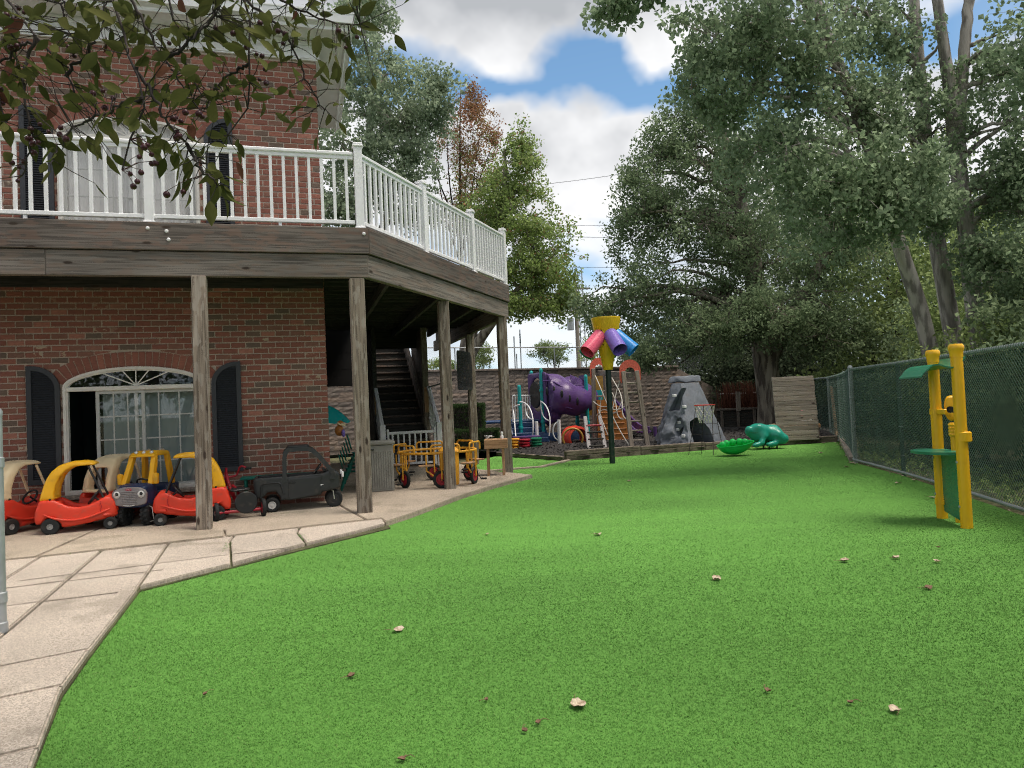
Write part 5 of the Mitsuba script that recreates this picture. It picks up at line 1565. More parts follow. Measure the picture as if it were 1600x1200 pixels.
for x in (.44, .60, .82):
    put(fg + '__support', G().tube([(x, -.1, -.02), (x, -.1, .22)], .022, 8), 'm_blackpl', 40, M=FM)
# scalloped green rocker shell
sh = thing('shell_rocker', 'shiny green scalloped shell seat lying before the frog', 'shell seat')
o = np.array((4.891, 15.611, 0)) + [0, .16, .0]
n, m_ = 36, 9
V = []
for j in range(m_):
    t_ = j / (m_ - 1)
    for i in range(n):
        a = 2 * np.pi * i / n
        rx, ry = .40 * math.sin(t_ * 1.45) / math.sin(1.45), .27 * math.sin(t_ * 1.45) / math.sin(1.45)
        sc = 1 + .06 * math.cos(7 * a) * t_ ** 3 * (math.sin(a) > -.2)
        x, y = rx * math.cos(a) * sc, ry * math.sin(a) * sc
        z = .23 * (1 - math.cos(t_ * 1.45)) + .10 * x * 1.2 + (.07 * max(0, math.sin(a)) * t_ ** 2)
        V.append((x, y, z + .03 + .05 * abs(x)))
V = np.array(V)
g = G()
fidx = [[j * n + i, j * n + (i + 1) % n, (j + 1) * n + (i + 1) % n, (j + 1) * n + i] for j in range(m_ - 1) for i in range(n)]
g.add(V, fidx)
put(sh + '__bowl', g, 'm_shell', True, M=frame(o, [1, .1, 0]))
rim = [V[(m_ - 1) * n + i] for i in range(n)]
put(sh + '__rim', G().tube(rim, .013, 6, closed=True), 'm_shell', 50, M=frame(o, [1, .1, 0]))
for k, a in enumerate((25, 55, 85, 115, 145)):
    a = math.radians(a)
    put(sh + '__lobe', G().mesh(m3.Manifold.sphere(.075, 18).translate([.30 * math.cos(a), .20 * math.sin(a) + .02, .24 + .05 * math.sin(a) + .03 * math.cos(a)])), 'm_shell', 60, M=frame(o, [1, .1, 0]))
# funnel ball goal on a black pole
fb_ = thing('funnel_goal', 'tall yellow funnel ball goal with coloured chutes on a black pole', 'ball goal')
o = np.array([2.072, 15.228, 0])
put(fb_ + '__pole', G().tube([o + [0, 0, -.05], o + [0, 0, 2.1]], .060, 14), 'm_darkgreen_metal', 40)
put(fb_ + '__funnel', G().lathe([(.29, 3.12), (.31, 3.125), (.315, 3.09), (.27, 2.86), (.255, 2.855), (.28, 3.09), (.29, 3.12)], 30, frame(o, [1, 0, 0])), 'm_funnel', 40)
put(fb_ + '__body', G().lathe([(.001, 2.90), (.262, 2.90), (.265, 2.86), (.195, 2.50), (.001, 2.50)], 30, frame(o, [1, 0, 0])), 'm_funnel', 40)
put(fb_ + '__cone', G().lathe([(.001, 2.50), (.188, 2.499), (.10, 2.0), (.001, 2.0)], 30, frame(o, [1, 0, 0])), 'm_funnel', 40)
for k, (a, mt) in enumerate(((215, 'm_chute_pink'), (290, 'm_chute_purple'), (-20, 'm_chute_blue'), (75, 'm_chute_green'), (140, 'm_chute_green'))):
    a = math.radians(a)
    R = np.array([math.cos(a), math.sin(a), 0])
    p0, p1 = o + R * .12 + [0, 0, 2.80], o + R * .57 + [0, 0, 2.38]
    ax = unit(p1 - p0)
    L = np.linalg.norm(p1 - p0)
    M = frame(p0, np.cross(ax, [0, 0, 1]), None, ax)
    put(fb_ + '__chute', G().lathe([(.001, .02), (.135, 0), (.155, .1), (.163, L), (.155, L + .002), (.142, .12), (.001, .1)], 24, M), mt, 40)
for a in np.arange(0, 6.28, .7):
    for r_, z in ((.262, 2.84), (.20, 2.53)):
        p = o + [r_ * math.cos(a), r_ * math.sin(a), z]
        put(fb_ + '__bolt', G().lathe([(.013, -.004), (.012, .008), (.001, .011)], 8, frame(p, [-math.sin(a), math.cos(a), 0], None, [math.cos(a), math.sin(a), 0])), 'm_blackpl', 40)
# table, board panel, planks
tb_ = thing('wooden_table', 'small wooden table by the board panel with toy flowers', 'table')
ta, tb2 = np.array((7.14, 19, 0.491)), np.array((8.355, 19.4, 0.462))
u = unit((tb2 - ta) * [1, 1, 0])
wn_ = np.array([-u[1], u[0], 0])
for k in range(3):
    put(tb_ + '__board', G().beam(ta + wn_ * (.09 + .17 * k), tb2 + wn_ * (.09 + .17 * k), .16, .035, ch=.005), 'm_wood_tan')
put(tb_ + '__apron', G().beam(ta + [0, 0, -.06] + u * .05, tb2 + [0, 0, -.06], .03, .09, ch=.004), 'm_wood_tan')
for q, w_ in ((.62, .1), (.97, .05), (.08, .3), (.97, .5), (.08, .05)):
    p = ta + (tb2 - ta) * q + wn_ * w_
    put(tb_ + '__leg', G().beam((p[0], p[1], .1), (p[0], p[1], p[2] - .02), .06, .06, up=(u[0], u[1], 0), ch=.005), 'm_wood_grey')
fl_ = thing('toy_flower', 'pink toy flower on a stalk standing on the wooden table', 'toy flower')
put(fl_ + '__bloom', G().mesh(m3.Manifold.sphere(.06, 14).scale([.7, .7, 1.5]), frame((7.825, 19.3, 0.783), [1, 0, 0])), 'm_chute_pink', 60)
put(fl_ + '__stalk', G().tube([(7.839, 19.3, 0.713), (7.902, 19.3, 0.606), (8.017, 19.3, 0.479)], .015, 6), 'm_chute_green', 50)
wt = thing('white_toy', 'white curved toy lying on the wooden table', 'toy')
put(wt + '__body', G().tube(spline([(7.79, 19.25, 0.508), (7.863, 19.25, 0.583), (7.95, 19.25, 0.587)], 8), [.02, .035, .045, .05, .05, .045, .035, .02], 8), 'm_white', 60)
put(wt + '__ball', G().mesh(m3.Manifold.sphere(.045, 14), frame((8.018, 19.25, 0.567), [1, 0, 0])), 'm_white', 60)
bd = thing('board_panel', 'grey panel of horizontal boards leaning at the end of the lawn', 'board panel')
pa_, pb_ = np.array((6.755, 17.418, 0.1)) * [1, 1, 0] + [0, 0.9, .1], np.array((7.813, 17.437, 0.1)) * [1, 1, 0] + [0, .9, .1]
u = unit(pb_ - pa_)
wid = np.linalg.norm(pb_ - pa_) * 1.04
nb = 13
up_ = unit(np.array([0, .10, 1]) - u * (np.array([0, .10, 1]) @ u))
for k in range(nb):
    c = pa_ + up_ * (.07 + k * .128)
    put(bd + '__board', G().beam(c, c + u * (wid + rng.uniform(-.01, .01)), .026, .120, up=up_, ch=.004), 'm_wood_grey')
for q in (.06, .94):
    c = pa_ + u * wid * q + np.cross(u, up_) * -.04
    put(bd + '__batten', G().beam(c, c + up_ * 1.66, .06, .04, up=u, ch=.004), 'm_wood_beam')
pk = thing('leaning_plank', 'reddish brown plank leaning beside the board panel', 'plank')
put(pk + '__board', G().beam((8.881, 19.6, -0.183), (9.067, 20.2, 1.464), .10, .035, up=(.5, -1, 0), ch=.004), 'm_wood_tan')
tl = thing('low_timber_wall', 'dark low timber wall with upright posts in front of the big tree', 'timber wall')
ta, tb2 = np.array((7.009, 24.5, 0.823)), np.array((10.758, 24, 0.838))
u = unit((tb2 - ta) * [1, 1, 0])
L = np.linalg.norm((tb2 - ta)[:2])
put(tl + '__rail', G().beam((*ta[:2], .86), (*tb2[:2], .86), .14, .07, ch=.01), 'm_wood_beam')
for k in range(8):
    z = .12 + k * .088
    put(tl + '__board', G().beam((*(ta[:2] + [0, .06]), z + .04), (*(tb2[:2] + [0, .06]), z + .04), .04, .082, ch=.004), 'm_wood_dark')
for k in range(7):
    p = ta[:2] + u[:2] * L * (k + .3) / 7
    put(tl + '__post', G().beam((*p, .05), (*p, .83), .09, .09, up=(u[0], u[1], 0), ch=.008), 'm_wood_beam')
put(tl + '__post', G().beam((7.663, 24.2, 0.798), (7.675, 24.2, 1.451), .13, .13, ch=.01), 'm_wood_grey')
put(tl + '__back_rail', G().tube([(7.586, 26, 1.394), (11.684, 26, 1.332)], .025, 8), 'm_galv', 50)
put(tl + '__brace', G().beam((9.075, 24, 0.911), (9.358, 24, 0.553), .05, .04).beam((9.054, 24, 0.912), (9.035, 24, 0.178), .06, .06).beam((9.054, 24, 0.912), (9.378, 24, 0.919), .05, .05), 'm_wood_beam')
# clipped hedges are set with the plants below

# ------------------------------------------------------------------ chain link fence on the right
cf = thing('chain_link_fence', 'grey chain link fence with dark green mesh along the lawn', 'fence')
FP = [(3.35, -1.0), (3.9, 1.7), (4.50, 4.4), (5.06, 6.9), (5.52, 8.9), (5.93, 11.0), (6.30, 13.32), (6.95, 14.8), (7.60, 16.4), (8.30, 18.2), (9.1, 20.6), (9.3, 22.2)]
FP = [np.array([x + .05, y]) for x, y in FP]
HT = 1.73
for k, p in enumerate(FP):
    big = k == 6
    r_ = .040 if big else .030
    pk_ = put(cf + '__post', G().tube([(*p, -.05), (*p, HT + (.05 if big else -.02))], r_, 12).lathe([(r_ + .004, -.03), (r_ + .004, .0), (r_ * .6, .03), (.001, .035)], 12, frame([*p, HT + (.05 if big else -.02)], [1, 0, 0])), 'm_galv' if (k >= 6) else 'm_green_metal', 40)
    for z in (.3, .75, 1.2):
        put(pk_ + '__tie', G().lathe([(r_ + .003, -.006), (r_ + .006, 0), (r_ + .003, .006)], 10, frame([*p, z], [1, 0, 0])), 'm_galv', 40)
put(cf + '__top_rail', G().tube([(*p, HT) for p in FP], .026, 10), 'm_galv', 50)
put(cf + '__bottom_rail', G().tube([(*(p + [-.03, 0]), .045) for p in FP], .022, 10), 'm_galv', 50)
g = G()
for a, b in zip(FP[:-1], FP[1:]):
    L = np.linalg.norm(b - a)
    u = (b - a) / L
    nw = np.array([-u[1], u[0]])                                           # to the lawn side
    step = .058 if L and b[1] < 14 and b[1] > 4 else .12
    H_ = HT + .03
    for fam in (1, -1):
        for k in range(int((L + H_) / step) + 1):
            s0 = k * step - (H_ if fam > 0 else 0)
            # a straight slanting wire from z 0.06 to the top, clipped to this bay
            t0, t1 = max(0, -s0 / H_) if fam > 0 else max(0, (s0 - L) / H_), min(1, (L - s0) / H_) if fam > 0 else min(1, s0 / H_)
            if t1 - t0 < .02:
                continue
            A_ = [a + u * (s0 + fam * H_ * t) + nw * (.032 + .002 * fam) for t in (t0, t1)]
            g.tube([(*A_[0], .05 + H_ * t0 * .97), (*A_[1], .05 + H_ * t1 * .97)], .0028, 3, cap=False)
put(cf + '__wire_mesh', g, 'm_wire', kind='stuff', label='diamond wire mesh of the fence')
g = G()
for a, b in zip(FP[:-1], FP[1:]):
    u = unit(b - a)
    nw = np.array([-u[1], u[0]])
    n = 12
    P = [a + (b - a) * i / n - nw * (.04 + .012 * math.sin(i * 1.9 + a[0] * 7)) for i in range(n + 1)]
    zb = [.22 + .05 * math.sin(i * 2.3 + a[1]) for i in range(n + 1)]
    V = [(*p, z) for p, z in zip(P, zb)] + [(*p, HT - .03) for p in P]
    g.add(V, [[i, i + 1, n + 2 + i, n + 1 + i] for i in range(n)])
put(cf + '__privacy_screen', g, 'm_screen', True, label='dark green woven screen hung on the outside of the fence')
gp = thing('gate_post', 'grey galvanised gate post with collars at the left edge', 'gate post')
o = np.array([-3.325, 4.575, .0])
put(gp + '__pole', G().tube([o, o + [0, 0, 1.44]], .030, 14).lathe([(.033, -.02), (.033, .01), (.02, .03), (.001, .035)], 14, frame(o + [0, 0, 1.44], [1, 0, 0])), 'm_galv', 40)
for z in (.07, .26, 1.12):
    c = put(gp + '__collar', G().lathe([(.030, -.035), (.037, -.03), (.037, .03), (.030, .035)], 14, frame(o + [0, 0, z], [1, 0, 0])), 'm_galv', 40)
    put(c + '__bolt', G().beam(o + [-.035, -.02, z], o + [-.075, -.03, z], .035, .012), 'm_galv')
put(gp + '__hinge', G().tube([o + [-.03, -.02, .10], o + [-.09, -.05, .10]], .022, 10), 'm_galv', 40)
put(gp + '__gate_frame', G().tube([o + [-.10, -.03, .12], o + [-.10, -.03, 1.36]], .02, 10).tube([o + [-.10, -.03, 1.36], o + [-1.2, -.25, 1.36]], .02, 10).tube([o + [-.10, -.03, .12], o + [-1.2, -.25, .12]], .02, 10), 'm_galv', 40)

# ------------------------------------------------------------------ yellow talk tube station
yt = thing('talk_tube_station', 'yellow posted play counter with green panel and talk tube by the fence', 'play station')
p1, p2 = np.array([4.229, 6.743, 0]), np.array([4.335, 7.30, 0])
for p, h in ((p1, 1.74), (p2, 1.72)):
    k = put(yt + '__post', G().tube([p + [0, 0, -.03], p + [0, 0, h - .10]], .052, 18), 'm_playyellow', 50)
    put(k + '__cap', G().lathe([(.056, h - .125), (.056, h - .10), (.060, h - .07), (.068, h - .045), (.068, h - .02), (.055, h), (.001, h + .004)], 18, frame(p, [1, 0, 0])), 'm_playyellow', 40)
u = unit(p2 - p1)
nl = np.array([-u[1], u[0], 0])                                          # towards the lawn
UM = frame(p1, u, [0, 0, 1])
put(yt + '__panel', G().prism(Polygon([(.05, .07), (.51, .11), (.51, .68), (.05, .68)]), -.030, -.006, UM), 'm_playgreen')
# counter: rounded leaf of plastic at 0.7 m
ct = Polygon([(.03, -.02), (.05, .10), (.14, .22), (.30, .29), (.46, .28), (.58, .20), (.62, .08), (.58, -.02)]).buffer(.02)
put(yt + '__counter', G().prism(ct, .685, .71, frame(p1, u)), 'm_playgreen')
V, n = [], 14
for j in range(2):
    for i in range(n):
        q = i / (n - 1)
        y = -.07 + .40 * q
        z = 1.62 - .16 * q - .05 * math.sin(q * 6.5)
        jag = .015 * ((i * 7 + j * 3) % 3)
        V.append((-.02 - jag if j == 0 else .56 + jag, y, z))
g = G().add(V, [[i, i + 1, n + i + 1, n + i] for i in range(n - 1)]).add(np.array(V) - [0, 0, .014], [[i, i + 1, n + i + 1, n + i] for i in range(n - 1)])
for i in (0, n - 1):
    g.add([V[i], V[n + i], np.array(V[n + i]) - [0, 0, .014], np.array(V[i]) - [0, 0, .014]], [[0, 1, 2, 3]])
for j in (0, 1):
    g.add([V[j * n + i] for i in range(n)] + [np.array(V[j * n + i]) - [0, 0, .014] for i in range(n)], [[i, i + 1, n + i + 1, n + i] for i in range(n - 1)])
put(yt + '__roof', g, 'm_playgreen', M=frame(p1, u))
tm_ = p1 + u * .30 - nl * .05
put(yt + '__tube', G().tube([tm_ + [0, 0, -.02], tm_ + [0, 0, .98]], .030, 14), 'm_playyellow', 50)
put(yt + '__bellows', G().lathe([(.032, .84)] + [(.046 if i % 2 else .038, .85 + .016 * i) for i in range(8)] + [(.034, .98)], 16, frame(tm_, [1, 0, 0])), 'm_playyellow', 30)
hd_ = put(yt + '__mouthpiece', G().mesh(rounded(m3.Manifold.hull_points(np.vstack([(frame(tm_ + [0, 0, 1.10], nl, [0, 0, 1]) @ np.array([[.075 * math.cos(a), .085 * math.sin(a), z, 1] for a in np.linspace(0, 6.28, 14) for z in (-.045, .045)]).T).T[:, :3], [tm_ + [.03 * math.cos(a), .03 * math.sin(a), .96] for a in np.linspace(0, 6.28, 8)]])), 1, .04)), 'm_playyellow', 50)
for sg in (-1, 1):
    put(hd_ + '__mouth_hole', G().lathe([(.001, .055), (.030, .055), (.034, .048)], 16, frame(tm_ + [0, 0, 1.11], nl, None, u * sg)), 'm_blackpl', 40)
for z, e in ((1.09, .24), (.17, .08)):
    c = put(yt + '__clamp', G().lathe([(.052, -.03), (.060, -.03), (.060, .03), (.052, .03)], 16, frame(p2 + [0, 0, z], [1, 0, 0])), 'm_playyellow', 40)
    put(c + '__arm', G().beam(p2 - u * .05 + [0, 0, z], p2 - u * e + [0, 0, z], .03, .05, ch=.006), 'm_playyellow')
for p, z in ((p1, .62), (p1, .20), (p2, .62), (p2, .25)):
    q = p + nl * .052 + [0, 0, z]
    put(yt + '__bolt', G().lathe([(.014, -.004), (.013, .006), (.001, .010)], 10, frame(q, u, None, nl)), 'm_galv', 40)
put(yt + '__clamp', G().lathe([(.052, -.05), (.068, -.04), (.068, .04), (.052, .05)], 16, frame(p1 + nl * -.02 + [0, 0, .86], [1, 0, 0])), 'm_playyellow', 40)

# ------------------------------------------------------------------ trees and plants
LEAFCOL = [((.19, .265, .155), (.285, .365, .235)), ((.22, .32, .090), (.33, .42, .15)), ((.32, .155, .105), (.34, .24, .125)), ((.16, .225, .128), (.245, .315, .18)), ((.185, .255, .10), (.295, .365, .155)),
           ((.066, .080, .026), (.115, .120, .042)), ((.26, .36, .09), (.36, .43, .14)), ((.030, .060, .022), (.065, .105, .042)), ((.10, .045, .035), (.17, .075, .05)), ((.10, .135, .088), (.15, .19, .12)), ((.24, .31, .21), (.36, .43, .30))]


def leaf_color(p, n, uv):
    i = dr.floor(uv.x)
    t = uv.x - i

    def pick(k):
        c = mi.Color3f(*LEAFCOL[0][k])
        for j in range(1, len(LEAFCOL)):
            c = dr.select(i > j - .5, mi.Color3f(*LEAFCOL[j][k]), c)
        return c
    c = mix(pick(0), pick(1), t)
    return c * (.84 + .60 * uv.y)


scene['m_leaf'] = {'type': 'principledthin', 'base_color': proc(leaf_color), 'roughness': .55, 'diff_trans': 1.3, 'spec_trans': 0.0, 'eta': 1.4}
scene['m_leaf_big'] = {'type': 'principledthin', 'base_color': proc(leaf_color), 'roughness': .45, 'diff_trans': .6, 'spec_trans': 0.0, 'eta': 1.45}


def leaf_cards(P, size, r, pal, droop=.5, asp=.62, jitter=.35, tone=None):
    """A leaf of two faces, folded along its midrib, at every point of P."""
    n = len(P)
    s = size * r.uniform(1 - jitter, 1 + jitter, n)[:, None]
    d = r.normal(0, 1, (n, 3))
    d[:, 2] -= droop
    d /= np.linalg.norm(d, axis=1, keepdims=True)
    a = np.cross(d, r.normal(0, 1, (n, 3)))
    a /= np.linalg.norm(a, axis=1, keepdims=True) + 1e-9
    nn = np.cross(d, a)
    b = P - d * s * .5
    mid = P + nn * s * .10
    V = np.stack([b, mid + a * s * asp * .5, P + d * s * .5, mid - a * s * asp * .5], 1).reshape(-1, 3)
    k = np.arange(n)[:, None] * 4
    F = np.concatenate([k + [0, 1, 2], k + [0, 2, 3]], 1).reshape(-1, 3)
    t = np.clip(r.beta(2, 2, n) if tone is None else tone + r.normal(0, .16, n), .03, .96)
    pal = np.broadcast_to(pal, (n,))
    return V, F, np.repeat(np.column_stack([pal + t, r.random(n)]), 4, 0)


def tree(name, label, trunks, limbs, blobs, bark, leaf, per, csize, pal, cat='tree', group=None, droop=.5, asp=.62, seed=1, twig=.007, limb_r=.05, flat=.8, bare=0):
    """trunks: polylines (x, y, z, radius). limbs: (trunk index, height on it 0..1, end, radius). blobs: (centre, radii, clusters)."""
    r = np.random.default_rng(seed)
    key = thing(name, label, cat, group)
    nodes = []
    for tr in trunks:
        tr = np.array(tr, float)
        P = spline(tr[:, :3], 26) if len(tr) > 2 else np.linspace(tr[0, :3], tr[-1, :3], 26)
        P = P + np.append(r.normal(0, .012, (26, 2)) * np.linspace(.2, 1, 26)[:, None], np.zeros((26, 1)), 1)
        L = np.linspace(0, 1, len(tr))
        R = np.interp(np.linspace(0, 1, 26), L, tr[:, 3])
        R[0] *= 1.25
        R[1] *= 1.08
        g = G().tube(P, R, 14)
        put(key + '__trunk', g, bark, True)
        nodes += [(p, q) for p, q in zip(P[8:], R[8:])]
    g = G()
    lr = [np.array(t_, float) for t_ in trunks]
    auto = []
    for (c, rad, ncl) in blobs:
        c, rad = np.array(c, float), np.array(rad, float)
        for _ in range(max(2, int(ncl / 16))):
            d = r.normal(0, 1, 3)
            d /= np.linalg.norm(d)
            auto.append(c + rad * d * r.uniform(.25, .75))
    N0 = np.array([p for p, _ in nodes])
    R0 = np.array([q for _, q in nodes])
    new = []
    for e in [np.array(l, float) for l in limbs] + auto:
        dz = np.linalg.norm((N0 - e) * [1, 1, .75], axis=1) + np.where(N0[:, 2] > e[2] - .1 * np.linalg.norm((N0 - e)[:, :2], axis=1), 3.0, 0)
        k = int(np.argmin(dz))
        s_ = N0[k]
        m = (s_ + e) / 2 + np.array([0, 0, .10 * np.linalg.norm(e - s_)]) + r.normal(0, .04, 3) * np.linalg.norm(e - s_)
        P = spline([s_, m, e], 9)
        P[1:-1] += r.normal(0, .018, (7, 3)) * np.linalg.norm(e - s_)
        ra = min(R0[k] * .55, limb_r * (1 + .12 * np.linalg.norm(e - s_)))
        Rr = np.linspace(ra, .012, 9)
        g.tube(P, Rr, 6, cap=False)
        new += list(P[2:])
    if g.n:
        put(key + '__limb', g, bark, True, kind='stuff')
    N = np.vstack([N0, np.array(new)]) if new else N0
    from scipy.spatial import cKDTree
    kd = cKDTree(N)
    g = G()
    LP, TN = [], []
    for (c, rad, ncl) in blobs:
        c, rad = np.array(c, float), np.array(rad, float)
        d = r.normal(0, 1, (ncl, 3))
        d /= np.linalg.norm(d, axis=1, keepdims=True)
        rr = r.random(ncl) ** .45
        C = c + d * rr[:, None] * rad
        # break the outline: push clusters in and out by noise
        C += (meshkit.fbm(C * (1.3 / max(.6, rad.mean() * .35)), 3, seed) - .5)[:, None] * d * rad * .75
        _, idx = kd.query(C)
        for e, k in zip(C, idx):
            s_ = N[k]
            if np.linalg.norm(e - s_) > .1:
                m = (s_ + e) / 2 + r.normal(0, .06, 3) * np.linalg.norm(e - s_) + [0, 0, .04]
                g.tube([s_, m, e], [twig * 1.5, twig, twig * .4], 3, cap=False)
        sizes = csize * r.uniform(.55, 1.35, ncl)
        npl = np.maximum(3, (per * (sizes / csize) ** 2 * r.uniform(.5, 1.4, ncl)).astype(int))
        rep = np.repeat(np.arange(ncl), npl)
        off = r.normal(0, 1, (len(rep), 3))
        off /= np.linalg.norm(off, axis=1, keepdims=True) + 1e-9
        off *= (r.random(len(rep)) ** .6)[:, None]
        off[:, 2] *= flat
        LP.append(C[rep] + off * sizes[rep][:, None])
        TN.append(np.clip(r.normal(.5, .20, ncl), .08, .92)[rep])
    if bare:
        Q = N0[r.integers(0, len(N0), bare)]
        for s_ in Q:
            th = r.uniform(0, 6.28)
            e = s_ + np.array([math.cos(th), math.sin(th), r.uniform(-.5, .25)]) * r.uniform(.5, 1.6)
            g.tube(spline([s_, (s_ + e) / 2 + r.normal(0, .12, 3), e + [0, 0, -.15]], 6), [.014, .012, .010, .008, .006, .004], 4, cap=False)
    if g.n:
        put(key + '__twig', g, bark, True, kind='stuff')
    P, TN = np.vstack(LP), np.concatenate(TN)
    if callable(pal):
        pal = pal(P, r)
    V, F, UV = leaf_cards(P, leaf, r, pal, droop, asp, tone=TN)
    put(key + '__crown', (V, F, UV), 'm_leaf')
    return key


# poplars right of the lawn, beyond the fence
tree('poplar_tree', 'leaning grey poplar trunk left of the other two beyond the fence', [[(*(8.041, 13.5, 1.389), .151), (*(7.755, 13.4, 2.853), .138), (*(7.272, 13.2, 4.289), .123), (*(6.655, 13, 6.294), .108), (*(6.026, 12.8, 7.839), .094), (*(5.562, 12.6, 9.81), .065)]],
     [(4.378, 12, 6.656), (3.606, 11.5, 7.206), (6.809, 12.2, 5.179), (4.983, 12.4, 4.872), (5.695, 11.6, 4.281)],
     [((4.131, 11.8, 7.34), (1.25, 1.2, 1.1), 105), ((5.241, 12.2, 6.935), (1.2, 1.2, 1.3), 80), ((4.818, 12.3, 5.64), (1.0, 1.0, 1.0), 55), ((5.592, 11.8, 4.556), (1.15, 1.0, 1.05), 110), ((6.507, 11.8, 4.624), (.8, .9, .9), 70), ((3.547, 11.8, 6.492), (.65, .8, .6), 45), ((4.747, 12, 9.431), (2.4, 1.8, 1.6), 30)],
     'm_bark_cotton', .088, 50, .29, 0, group=None, droop=.9, asp=.80, seed=11, twig=.006)
tree('poplar_tree', 'straight middle poplar trunk of the three beyond the fence', [[(*(8.943, 14.2, 1.37), .174), (*(8.79, 14.2, 3.047), .159), (*(8.617, 14.2, 4.866), .144), (*(8.589, 14.3, 6.864), .123), (*(8.609, 14.4, 9.305), .101), (*(8.632, 14.4, 11.457), .072)]],
     [(7.807, 13.8, 7.457), (6.87, 13.6, 8.161), (8.987, 14, 8.277)],
     [((7.719, 13.8, 8.1), (1.1, 1.0, 1.2), 55), ((6.79, 13.4, 8.433), (1.0, 1, .9), 45), ((8.503, 14, 6.615), (.9, .9, .9), 50), ((8.12, 14, 10.926), (2.4, 2, 1.6), 25), ((7.913, 13.4, 4.677), (.8, .7, .6), 45), ((6.786, 12.9, 6.367), (.8, .8, .7), 50)],
     'm_bark_cotton', .088, 50, .29, 0, droop=.8, asp=.80, seed=12, twig=.006)
tree('poplar_tree', 'forked right poplar trunk beyond the fence near the yellow posts', [[(*(9.249, 13.8, 1.345), .181), (*(9.065, 13.8, 2.976), .166), (*(9.025, 13.9, 5.147), .151), (*(8.97, 13.9, 6.107), .144), (*(8.874, 13.9, 7.843), .101), (*(8.662, 13.9, 9.791), .087)],
     [(*(8.996, 13.9, 5.914), .130), (*(9.167, 13.9, 7.444), .108), (*(9.402, 13.9, 8.981), .094), (*(9.582, 13.9, 10.66), .072)]],
     [(9.592, 13.4, 6.202), (9.443, 13, 4.501), (9.706, 13.6, 7.783)],
     [((9.744, 13.6, 7.404), (.9, .9, 1.0), 55), ((9.499, 13.2, 5.036), (.8, .9, 1.1), 80), ((9.338, 12.8, 3.283), (1.0, .9, .9), 90), ((10.288, 13.2, 6.093), (1.0, 1.0, 2.2), 110), ((9.829, 13.9, 10.519), (2.2, 1.8, 1.5), 25), ((8.699, 13.2, 3.745), (.45, .5, .4), 22)],
     'm_bark_cotton', .086, 48, .30, 0, droop=.7, asp=.80, seed=13, twig=.006)
tree('overhanging_poplar', 'poplar beyond the fence whose branch tip hangs into the sky', [[(9.4, 9.0, 0, .24), (9.2, 9.2, 4, .2), (8.4, 9.5, 7.5, .16), (6.5, 9.8, 9.6, .1), (4.6, 9.6, 9.6, .07)]],
     [(1.994, 9.6, 6.998), (1.541, 9.6, 6.732)],
     [((1.587, 9.6, 6.766), (.32, .3, .13), 16), ((1.994, 9.6, 7.016), (.5, .4, .2), 22), ((2.742, 9.7, 7.387), (.8, .6, .4), 30), ((4.346, 9.8, 8.296), (1.8, 1.6, 1.0), 70), ((7.491, 9.4, 5.936), (.8, 1.2, 1.6), 60)], 'm_bark_cotton', .09, 40, .26, 0, droop=.8, asp=.8, seed=14, twig=.005)
# the big oak
tree('oak_tree', 'big dark oak with a thick grey trunk behind the low timber wall', [[(8.72, 24.0, .05, .46), (8.70, 24.0, .9, .40), (8.62, 24.0, 2.1, .36), (8.5, 24.05, 3.6, .30), (8.35, 24.1, 6.0, .22), (7.9, 24.2, 9.0, .13), (7.5, 24.2, 11.8, .05)],
     [(8.62, 24.0, 2.3, .28), (9.4, 23.6, 3.8, .20), (10.3, 23.2, 5.5, .14), (11.2, 22.8, 7.2, .08)]],
     [(5.461, 23.2, 2.409), (3.471, 23.4, 3.99), (4.436, 23.6, 5.688), (4.137, 23.8, 7.695), (6.929, 24, 10.492), (7.131, 22.5, 2.5), (10.329, 22.8, 2.793), (11.136, 23, 4.443)],
     [((7.744, 24, 9.352), (2.7, 2.4, 2.2), 190), ((6.436, 24.2, 10.592), (1.2, 1.3, 1.4), 60), ((5.879, 24, 7.015), (2.3, 2.2, 2.0), 165), ((4.637, 23.6, 7.618), (1.1, 1.2, 1.4), 80), ((8.299, 23.6, 5.949), (2.4, 2.0, 2.2), 180), ((4.574, 23.4, 4.898), (1.5, 1.4, 1.1), 80), ((3.11, 23, 4.167), (.85, .9, .65), 34),
      ((5.727, 22.8, 3.407), (2.2, 1.7, 1.0), 120), ((7.971, 22.4, 3.674), (2.0, 1.4, 1.0), 110), ((10.146, 22.8, 3.214), (1.6, 1.3, 1.2), 100), ((10.886, 23.2, 5.751), (1.8, 1.6, 1.8), 120), ((2.507, 23, 4.611), (.35, .4, .3), 8), ((4.312, 22.6, 2.63), (.8, .8, .4), 26), ((7.53, 24.2, 12.555), (1.0, 1.2, 1.2), 45), ((5.472, 24, 9.782), (.85, .8, 1.0), 42), ((4.632, 23.8, 8.982), (.6, .7, .7), 22)],
     'm_bark_oak', .125, 58, .45, 3, droop=.3, asp=.5, seed=21, twig=.010, limb_r=.07, bare=60)
